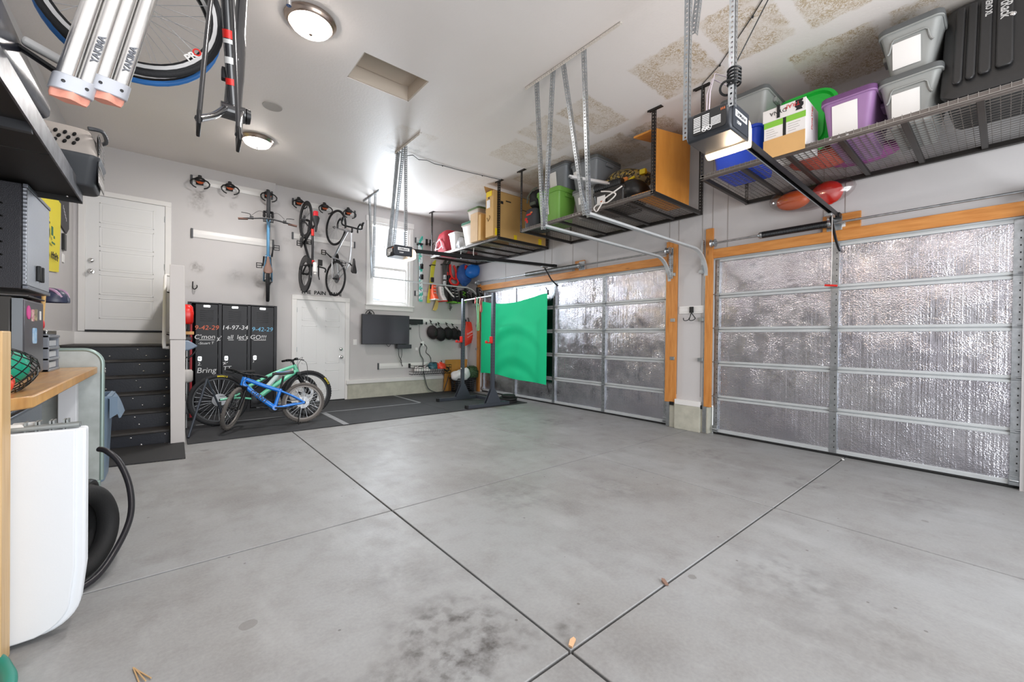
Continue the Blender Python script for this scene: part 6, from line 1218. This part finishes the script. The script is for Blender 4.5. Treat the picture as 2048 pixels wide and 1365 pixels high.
# small steel drawer unit and clutter between the fridge and the end panel
root = thing('parts_drawers', 'grey metal drawer unit with three open slots behind the fridge', 'drawer unit', (-.74, 4.52, 1.02)); PG = M('parts_grey', '#8d929b', .4, .5)
q = MB(); q.box((-.83, 4.38, 1.02), (-.81, 4.74, 1.285)); q.box((-.83, 4.38, 1.02), (-.66, 4.40, 1.285)); q.box((-.83, 4.72, 1.02), (-.66, 4.74, 1.285))
for z in (1.02, 1.10, 1.18, 1.265): q.box((-.83, 4.38, z), (-.655, 4.74, z+.018))
q.build('cabinet_frame', PG, root, bev=.003)
for z in (1.04, 1.12, 1.20): q = MB(); q.box((-.80, 4.42, z), (-.67, 4.70, z+.045)); q.build('drawer', M('drawer_pale', '#c3c7cc', .45, .3), root, bev=.004)
q = MB(); q.box((-.80, 4.40, 1.285), (-.67, 4.72, 1.32)); tag(q.build('metal_tray', CHROME, bev=.006), 'bright metal tray on top of the small drawer unit', 'tray')
for lb, x, y, z, r_, c in (('red and grey tape roll on the metal tray, lower one', -.72, 4.50, 1.36, .035, '#d23c40'), ('coral red tape roll above the other roll', -.73, 4.48, 1.44, .04, '#d9696c'), ('dark teal tape roll behind the red roll', -.76, 4.40, 1.37, .04, '#3d5560'), ('slate blue tape roll under the hanging helmet', -.77, 4.40, 1.45, .04, '#4d6672')):
    q = MB(); q.torus((x, y, z), (1, .3, 0), r_*.7, r_*.35, 24, 8, 1.6); tag(q.build('tape_roll', M('roll'+c[1:], c, .5)), lb, 'tape roll')
q = MB(); q.cyl((-.74, 4.66, 1.32), (-.73, 4.68, 1.62), .012); tag(q.build('dowel', M('dowel_wood', '#d8b071', .6)), 'thin upright wooden dowel beside the end panel', 'dowel')
q = MB(); q.box((-.80, 4.78, 1.17), (-.77, 4.86, 1.72)); tag(q.build('hanging_strap', M('strap_dark', '#3a3336', .7), bev=.01), 'dark strap hanging behind the helmet by the end panel', 'strap')
helmet('navy helmet with pink stripe hanging by the cabinet', (-.73, 4.86, 1.56), .085, M('helmet_navy', '#343a52', .35), M('helmet_pink', '#b58fae', .4), -.5)
q = MB(); q.tube(smooth([(-.80, 4.40, 1.60), (-.74, 4.5, 1.63), (-.72, 4.6, 1.66), (-.72, 4.7, 1.70), (-.73, 4.76, 1.64), (-.73, 4.8, 1.60)], 4), .008, 6); tag(q.build('wall_hook', BLACK), 'bent black hook arm carrying the navy helmet', 'hook')
# mesh ball bag on the bench
root = thing('mesh_bag', 'black mesh bag of green and red balls on the near end of the workbench', 'mesh bag', (-.66, 3.05, 1.02)); 
NETG = M('ball_green', '#1fae8c', .5); NETR = M('ball_red', '#e4472f', .5)
for x, y, z, r_, m_ in ((-.62, 3.12, 1.13, .09, NETG), (-.60, 2.96, 1.07, .05, NETR), (-.58, 2.86, 1.065, .045, NETR), (-.70, 2.98, 1.08, .06, NETR)): q = MB(); q.sph((x, y, z), r_, 16, 10); q.build('ball', m_, root)
q = MB(); rr = random.Random(4); f = blob(-.62, 3.02, 1.115, .13, .22, .115, 1, 3, .05)
for k in range(15):
    for s in (1, -1): q.tube([f((k/15+s*.45*j/12) % 1, .06+.88*j/12) for j in range(13)], .0026, 4)
q.build('netting', BLACK, root)
# things on the left wall
YB = M('banner_yellow', '#e6d51f', .55, bump=.2, bs=8); root = thing('banner', 'yellow vinyl banner with dark print on the left wall', 'banner', (LX, 6.95, 2.45))
def ban(u, v): y = 6.30+1.2*u; return (LX+.02+.012*math.sin(6*u+2*v), y, 1.95+.1*u+(.95+.12*math.sin(PI*min(1, u*1.1)))*v-.10*u*v)
q = MB(); q.grid(ban, 12, 10, -.004); q.build('sheet', YB, root)
q = MB()
for y, z, a, b in ((6.98, 2.42, .08, .10), (7.10, 2.40, .05, .03), (7.0, 2.33, .16, .02)): q.box((LX+.034, y, z), (LX+.038, y+a, z+b))
q.cur = 1
for k, (y, h) in enumerate(((6.98, .07), (7.06, .08), (7.14, .07), (7.22, .09), (7.30, .08))): q.box((LX+.034, y, 2.16), (LX+.038, y+.02, 2.16+h)); q.box((LX+.034, y, 2.16+h*.5), (LX+.038, y+.05, 2.175+h*.5))
for k in range(4): q.box((LX+.034, 6.72+.03*k, 2.68-.05*k), (LX+.038, 6.80+.03*k, 2.70-.05*k))
q.build('print', [M('print_green', '#1f6a4c', .6), INK], root)
root = thing('pennant', 'black pointed pennant with pale print high on the left wall', 'pennant', (LX, 7.85, 2.85))
q = MB(); q.prism([(7.5, 3.2), (8.18, 3.2), (8.2, 2.72), (8.02, 2.62), (7.53, 2.68)], 0, .012, frame((LX+.005, 0, 0), (0, 1, 0), (0, 0, 1), (1, 0, 0))); q.build('sheet', M('pennant_black', '#2d2a30', .6, bump=.3, bs=12), root)
q = MB()
for k in range(5): q.box((LX+.0175, 7.78+.05*k, 2.90-.03*k), (LX+.019, 7.80+.05*k, 2.95-.03*k)); q.box((LX+.0175, 7.9+.04*k, 3.08), (LX+.019, 7.915+.04*k, 3.11))
q.build('print', M('print_pale', '#cfcad2', .6), root)
q = MB(); q.box((LX, 7.80, 2.38), (LX+.03, 7.93, 2.59)); tag(q.build('control_panel', BLACK, bev=.004), 'slim black wall control below the pennant', 'control')
plateX = MB(); plateX.box((LX, 7.82, 2.22), (LX+.012, 7.94, 2.33)); tag(plateX.build('light_switch', WHITE, bev=.003), 'white wall switch plate under the black control', 'wall plate')
# overhead shelf on the left wall
root = thing('overhead_shelf', 'deep black overhead shelf with a worn steel front edge on the left wall', 'shelf', (-.76, 2.4, 2.22)); SHB = M('shelf_black', '#1d1c1c', .55, var=.3, vs=4)
for k in range(4):
    y0 = .55+.86*k; q = MB(); q.box((LX, y0, 2.205), (-.455, y0+.85, 2.235)); q.build('deck_board', SHB, root, bev=.003)
q = MB(); q.box((-.458, .55, 2.18), (-.45, 3.985, 2.285)); q.build('front_edge', M('worn_steel', '#77777c', .4, .6, var=.5, vs=14), root)
q = MB(); q.box((LX, 3.975, 2.17), (-.45, 3.99, 2.24)); q.build('end_edge', SHB, root, bev=.002)
for y in (1.4, 2.7): q = MB(); q.box((LX, y, 2.165), (-.46, y+.03, 2.205)); q.build('support_bar', M('bar_steel', '#55565a', .4, .6), root)
for i, (x, z) in enumerate(((-.95, 2.205), (-.75, 2.205), (-.52, 2.205))): q = MB(); q.lathe([(.008, 0), (.006, .004), (0, .005)], (x, 3.974, z), (0, -1, 0), 8); q.build('screw_head', CHROME, root)
# dog kennel
KB = M('kennel_grey', '#3f4247', .45); KT = M('kennel_beige', '#b3aba4', .5); root = thing('pet_carrier', 'plastic pet carrier, beige top and dark base, on the overhead shelf end', 'pet carrier', (-.69, 3.89, 2.24))
kx, ky, L2, W_ = -.69, 3.89, .34, .17
def ring(z, ox, oy): return [(kx+x, ky+y, z) for x, y in rrect(2*(L2-ox), 2*(W_-oy), .05)]
q = MB(); q.rings([ring(2.237, .03, .03), ring(2.25, .02, .02), ring(2.40, .0, .0), ring(2.415, -.008, -.008), ring(2.43, -.008, -.008)]); q.build('base', KB, root, bev=.004)
q = MB(); q.rings([ring(2.43, 0, 0), ring(2.44, .0, .0), ring(2.54, .02, .025), ring(2.60, .05, .05), ring(2.615, .09, .09)]); q.cur = 1
for j in range(3):
    for i in range(6): q.L = Matrix.Translation((kx+.03+.04*i+.015*(j % 2), ky-W_+.008+.006*j, 2.485+.03*j)) @ Matrix.Rotation(.5, 4, 'Y'); q.sph((0, 0, 0), (.008, .016, .014), 10, 7)
q.L = Matrix.Identity(4); q.build('top', [KT, LKD], root)
q = MB(); 
for k in range(13): q.cyl((kx+L2-.002, ky-.14+.0233*k, 2.27), (kx+L2-.012, ky-.14+.0233*k, 2.57), .0025, n=5)
for k in range(12): q.cyl((kx+L2, ky-.14, 2.27+.027*k), (kx+L2-.004, ky+.14, 2.27+.027*k), .0025, n=5)
q.build('wire_door', CHROME, root); q = MB(); q.box((kx+L2-.004, ky-.15, 2.26), (kx+L2-.003, ky+.15, 2.58)); q.build('opening', M('kennel_inside', '#2f2d2e', .8), root)
q = MB(); q.tube(smooth([(kx+L2-.05, ky-.15, 2.60), (kx+L2+.01, ky-.1, 2.615), (kx+L2+.01, ky+.1, 2.615), (kx+L2-.05, ky+.15, 2.60)], 4), .012, 6); q.build('door_hood', KB, root)
root = thing('tarp_bag', 'glossy black tarpaulin bag on the overhead shelf', 'bag', (-.72, 2.3, 2.24)); q = MB(); q.grid(lambda u, v: (-.70+.235*math.copysign(abs(math.cos(2*PI*u))**.55, math.cos(2*PI*u)), .85+2.25*v, 2.42+(.185+.06*math.sin(5*v))*math.copysign(abs(math.sin(2*PI*u))**.55, math.sin(2*PI*u))*(math.sin(PI*min(max(v, .02), .98))**.25)), 28, 24); q.build('bag_body', M('tarp_black', '#30333f', .25, bump=.5, bs=7), root)
root = thing('ski_clamp', 'white and black ski clamp sticking out beside the black bag', 'clamp', (-.40, 2.62, 2.40)); q = MB(); q.L = Matrix.Translation((-.40, 2.55, 2.44)) @ Matrix.Rotation(.35, 4, 'Y'); q.box((-.07, -.02, 0), (.08, .02, .035)); q.build('upper_jaw', WHITE, root, bev=.012); q = MB(); q.L = Matrix.Translation((-.40, 2.55, 2.40)) @ Matrix.Rotation(.5, 4, 'Y'); q.box((-.09, -.018, 0), (.10, .018, .018)); q.build('lower_jaw', BLACK, root, bev=.006)
q = MB(); q.grid(blob(-.52, 1.55, 2.74, .14, .16, .10, 2.2, 4, .2), 20, 14); tag(q.build('foil_bag', M('foil_crumple', '#e9e6e6', .2, .8, bump=.7, bs=9)), 'shiny silver foil bag on top of the black tarpaulin bag', 'foil bag')
# hanging roof bars
ALU = M('bar_alu', '#e3e2e0', .22, .9, bump=.05, bs=40); CAPG = M('cap_silver', '#b9bcc4', .4, .3); CAPP = M('cap_coral', '#f2a48f', .5)
ax_ = Vector((.10, 0, .47)).normalized(); 
for i, (x0, lb) in enumerate(((-.283, 'pair of silver aluminium roof bars hanging closer to the wall shelf'), (-.192, 'pair of silver aluminium roof bars hanging closer to the bicycle wheels'))):
    o0 = Vector((x0, 2.19+.03*i, 2.155+.045*i)); sd_ = Vector((1, .35, 0)).normalized(); Fm = frame(o0, sd_, ax_, sd_.cross(ax_)); root = thing('roof_bar', lb, 'roof bars', tuple(o0))
    for j, dx in enumerate((-.026, .026)):
        q = MB(); Ln = 1.98
        q.prism([(dx+.0255*math.copysign(abs(math.cos(a))**.7, math.cos(a)), .024*math.copysign(abs(math.sin(a))**.6, math.sin(a))) for a in [2*PI*k/16 for k in range(16)]], .05, Ln, Fm @ frame((0, 0, 0), (1, 0, 0), (0, 0, 1), (0, 1, 0))); b_ = q.build('bar', ALU, root)
    q = MB(); q.prism([(.058*math.copysign(abs(math.cos(a))**.6, math.cos(a)), .030*math.copysign(abs(math.sin(a))**.6, math.sin(a))) for a in [2*PI*k/20 for k in range(20)]], .015, .075, Fm @ frame((0, 0, 0), (1, 0, 0), (0, 0, 1), (0, 1, 0))); q.build('clamp_band', CAPG, root, bev=.003)
    for dx in (-.03, .03): q = MB(); q.lathe([(.006, 0), (.005, .003), (0, .004)], Fm @ Vector((dx, .045, .029)), Fm.to_3x3() @ Vector((0, 0, 1)), 8); q.build('rivet', BLKM, root)
    q = MB(); q.rings([[Fm @ Vector((x*k, y_, z)) for x, z in [(.052*math.cos(a), (.022+.008*math.cos(4*a))*math.sin(a)) for a in [2*PI*m/24 for m in range(24)]]] for y_, k in ((-.012, .92), (.0, 1.0), (.03, 1.0))]); q.build('end_cap', CAPP, root)
    t_ = text('lettering', 'YAKIMA', .030, M('decal_grey', '#6d7078', .5), Fm @ frame((.026, .21-.03*i, .0275), (0, 1, 0), (-1, 0, 0), (0, 0, 1)), None, bold=.0008); t_.data.transform(basis(root).inverted()); t_.parent = root
    q = MB(); q.tube([Fm @ Vector((0, 1.95, -.01)), Vector((x0+.42, 2.2, CZ-.02)), Vector((x0+.42, 2.2, CZ))], .006, 6); q.build('hanging_cord', BLACK, root)
# hanging road wheels
def hung_wheel(label, x, y, z, tyre, marks):
    root = thing('bicycle_wheel', label, 'wheel', Mx=frame((x, y, z), (.99, -.10, 0), (.10, .99, 0), (0, 0, 1)))
    w_ = wheel(root, 'rim', Vector((0, 0, 0)), .335, .0125, Matrix.Identity(4), tyre, RIMB, SPOKE, deep=.03, disc=False, ns=20)
    q = MB(root); q.lathe([(.291, -.0135), (.307, -.0135), (.307, -.011), (.291, -.011)], (0, 0, 0), (0, 1, 0), 48, False); q.build('brake_track', SILV, w_)
    for a0, s_, m_, sz in marks:
        for i, ch in enumerate(s_):
            a = a0+(i-(len(s_)-1)/2)*sz*2.6; t_ = text('rim_lettering', ch, sz*1.35, m_[i] if isinstance(m_, list) else m_, basis(root) @ frame((.281*math.cos(a), -.0145, .281*math.sin(a)), (-math.sin(a), 0, math.cos(a)), (-math.cos(a), 0, -math.sin(a)), (0, -1, 0)), None, .0006, bold=.001); t_.data.transform(basis(w_).inverted()); t_.parent = w_
    q = MB(); q.tube([(x-.02, y, z+.33), (x-.02, y, z+.36), (x, y-.02, z+.30), (x, y, CZ)], .006, 6); q.build('hanging_hook', BLKM, root)
hung_wheel('road bike wheel with black tire and white rim letters hanging by the silver bars', -.13, 2.50, 2.795, TYRE, [(-.70, 'PRO', [WHITE, WHITE, RED], .034)])
hung_wheel('road bike wheel with a blue tire hanging just behind the black-tired one', -.135, 2.60, 2.80, M('tyre_blue', '#2f78c4', .45), [(-1.2, 'REA', [RED, WHITE, RED], .02)])
# bike frame hanging from the ceiling
root = thing('bicycle_frameset', 'black and white bicycle frame hanging from the ceiling by the front light', 'bicycle frame', (.21, 2.2, 2.3)); FRK = M('frame_gloss', '#2a2a2c', .22, coat=.6); FRW = M('frame_white', '#d6d6d4', .25, coat=.5)
BBv = Vector((.212, 2.2, 2.285)); dl, dr_ = Vector((.077, 1.85, 2.06)), Vector((.197, 1.85, 2.04)); s1 = Vector((.152, 1.99, 2.86)); hd = Vector((.272, 2.5, 3.10))
q = MB(); q.tube(smooth([BBv+Vector((0, 0, .02)), (BBv*.6+s1*.4), s1], 5), .019, 10); q.tube(smooth([BBv+Vector((.0, .01, .02)), BBv*.72+hd*.28+Vector((.0, 0, .0)), BBv*.3+hd*.7, hd], 6), [.034]*5+[.036]*5+[.030]*9, 12); q.tube([s1-Vector((0, 0, .05)), hd+Vector((0, 0, .03))], .018, 10); q.cyl(hd-Vector((0, .03, .10)), hd+Vector((0, .02, .10)), .026); q.cyl(BBv-Vector((.045, 0, 0)), BBv+Vector((.045, 0, 0)), .034, n=18); fr_ = q.build('main_frame', FRK, root)
for d_, sg in ((dl, -1), (dr_, 1)):
    q = MB(); q.tube(smooth([s1*.78+BBv*.22, (s1*.7+BBv*.1+d_*.2)+Vector((sg*.02, 0, 0)), d_], 5), .0085, 8); q.build('seat_stay', FRK, root)
    q = MB(); q.tube(smooth([BBv+Vector((sg*.03, -.02, 0)), BBv*.5+d_*.5+Vector((sg*.012, 0, 0)), d_+Vector((0, 0, .01))], 5), .013, 8); q.build('chain_stay', FRK, root)
    q = MB(); q.L = Matrix.Translation(d_) @ Matrix.Rotation(-.4, 4, 'X'); q.box((-.006, -.03, -.035), (.006, .04, .03)); q.build('dropout', BLKM, root, bev=.004)
for a, b in ((.55, .5), (.83, .79)): q = MB(); q.tube([BBv*a+s1*(1-a), BBv*b+s1*(1-b)], .0205, 10); q.build('red_band', RED, root)
q = MB(); q.tube([BBv*.58+s1*.42, BBv*.555+s1*.445], .0203, 10); q.tube([BBv*.7+s1*.3, BBv*.66+s1*.34], .0203, 10); q.tube([BBv*.80+hd*.2+Vector((-.028, -.022, 0)), BBv*.45+hd*.55+Vector((-.03, -.02, 0)), hd+Vector((-.024, -.016, 0))], .012, 8); q.build('white_stripe', FRW, root)
for k, zz in enumerate((.03, .075, .12)): q = MB(); p_ = BBv*(1-.12*k-.1)+hd*(.12*k+.1); q.lathe([(.007, 0), (.006, .004), (0, .005)], p_+Vector((.0, -.036, .0)), (0, -1, -.1), 10); q.build('cable_port', CHROME, root)
q = MB(); q.lathe([(.02, 0), (.034, .004), (.03, .02), (.0, .024)], BBv+Vector((.045, 0, 0)), (1, 0, 0), 16); q.build('bottom_bracket', BLKM, root)
q = MB(); q.cb(BBv+Vector((-.035, -.03, .14)), (.02, .03, .05)); q.build('cable_guide', BLKM, root, bev=.003)
q = MB(); q.tube([s1, Vector((.17, 2.05, 3.2)), Vector((.2, 2.1, CZ))], .008, 6); q.tube([hd, Vector((.25, 2.4, 3.5)), Vector((.2, 2.1, CZ))], .008, 6); q.build('hanging_strap', BLACK, root)
q = MB(); q.tube([(.508, 2.6, 3.155), (.508, 2.6, 3.25), (.52, 2.62, CZ)], .014, 8); tag(q.build('ceiling_hook', CHROME), 'chrome hook tip hanging just before the front ceiling light', 'hook')
# folded table, post, hoses and wheels in the near corner
root = thing('folding_table', 'white plastic folding table stood on edge beside the pine post', 'folding table', (-.7, 2.62, 0)); TW = M('table_white', '#e9edf2', .4, bump=.05, bs=120)
def tab(y0, y1, dx): 
    P = [(-1.04, .02), (-.44+dx, .02)] + [(-.42+dx+.13*math.sin(a), .15-.13*math.cos(a)) for a in [PI/2*k/8 for k in range(1, 9)]] + [(-.283+dx, .22), (-.277+dx, .28), (-.277+dx, .885), (-1.04, .885)]
    q = MB(); q.prism(P, y0, y1, frame((0, 0, 0), (1, 0, 0), (0, 0, 1), (0, 1, 0))); return q
tab(2.585, 2.625, 0).build('table_top', TW, root, bev=.010); tab(2.575, 2.59, -.032).build('table_panel', TW, root, bev=.006); tab(2.63, 2.66, 0).build('table_top', TW, root, bev=.010)
TL_ = M('table_leg', '#9ea3a3', .4, .5)
for y, z in ((2.64, .895), (2.60, .90)): q = MB(); q.cyl((-1.0, y, z), (-.30, y, z), .012, n=10); q.build('leg', TL_, root)
for k in range(7): q = MB(); x = -.46+.02*k+(.01 if k % 2 else 0); q.box((x, 2.60, .88), (x+.006, 2.65, .925)); q.build('hinge_tab', TL_, root)
for x, y in ((-.50, 2.60), (-.46, 2.64)): q = MB(); q.prism([(x-.05, .895), (x+.05, .895), (x+.035, .92), (x-.035, .92)], y-.008, y+.008, frame((0, 0, 0), (1, 0, 0), (0, 0, 1), (0, 1, 0))); q.build('leg_clip', WHITE, root)
PINE = mat_wood('pale_pine', '#e2c190', '#cda570', (14, 14, 1.0))
q = MB(); q.box((-.58, 2.44, 0), (-.486, 2.555, 1.305)); tag(q.build('timber_post', PINE, bev=.004), 'pale pine post standing at the left edge of the photo', 'post')
LIME = M('lime', '#c6e02a', .45); root = thing('mower_wheel', 'lime green and black wheel behind the white folding table', 'wheel', (-.47, 4.30, .11))
q = MB(); q.torus((-.455, 4.33, .11), (1, -.35, 0), .085, .024, 30, 8, 1.2); q.build('tire', BLACK, root); q = MB(); q.lathe([(.02, -.01), (.075, -.006), (.078, .01), (.03, .018), (.02, .024)], (-.455, 4.33, .11), (1, -.35, 0), 26); q.build('wheel_disc', LIME, root); q = MB(); q.box((-.60, 4.30, .10), (-.52, 4.42, .38)); q.build('mower_body', LIME, root, bev=.02)
for i, (x, y, lb) in enumerate(((-.36, 3.12, 'black rubber tire standing behind the folding table, nearer the floor joint'), (-.42, 3.20, 'black rubber tire standing behind the other tire'))):
    q = MB(); q.torus((x, y, .245), (1, -.55, .10), .20, .045, 44, 10, 1.1)
    for k in range(3): q.torus((x, y, .245), (1, -.55, .10), .243-.004*k, .004, 44, 5)
    tag(q.build('tire', RUBB), lb, 'tire', None)
q = MB(); q.tube(smooth([(-.33, 3.6, .58), (-.29, 3.55, .57), (-.23, 3.50, .50), (-.18, 3.42, .36), (-.17, 3.3, .22), (-.22, 3.15, .10), (-.30, 2.98, .03), (-.45, 2.9, .025), (-.6, 3.05, .025), (-.6, 3.4, .3), (-.4, 3.6, .55)], 6), .016, 10); tag(q.build('garden_hose', M('hose_black', '#26252a', .35)), 'black rubber hose looping out beside the white folding table', 'hose')
q = MB(); q.tube(smooth([(-.55, 2.50, .03), (-.50, 2.46, .04), (-.47, 2.40, .03), (-.44, 2.30, .03), (-.42, 2.1, .03)], 5), .022, 10); tag(q.build('water_hose', M('hose_teal', '#178a78', .4)), 'teal hose end on the floor at the foot of the pine post', 'hose')

# litter on the slab
q = MB()
for a, b in (((-.10, 2.15, .004), (-.045, 2.04, .006)), ((-.095, 2.14, .006), (-.06, 2.03, .010)), ((-.10, 2.15, .005), (-.08, 2.05, .004))): q.tube([a, b], .0025, 5)
tag(q.build('twig', M('twig_tan', '#c9a679', .7)), 'small dry twig on the concrete near the teal hose', 'twig')
for x, y, a, c, lb in ((1.325, 1.165, .5, '#e0b48c', 'pale wood chip lying on the slab joint crossing'), (2.04, 1.15, 1.0, '#8d6f60', 'brown leaf scrap lying on the long slab joint'), (5.72, 1.13, .4, '#f2f2f0', 'white scrap at the foot of the near overhead door')):
    q = MB(); q.L = Matrix.Translation((x, y, .004)) @ rotz(a); q.prism([(-.03, -.008), (.02, -.012), (.03, .0), (.01, .011), (-.025, .009)], 0, .008); tag(q.build({'p': 'wood_chip', 'b': 'leaf_scrap', 'w': 'paper_scrap'}[lb[0]], M('chip'+c[1:], c, .7)), lb, 'litter')
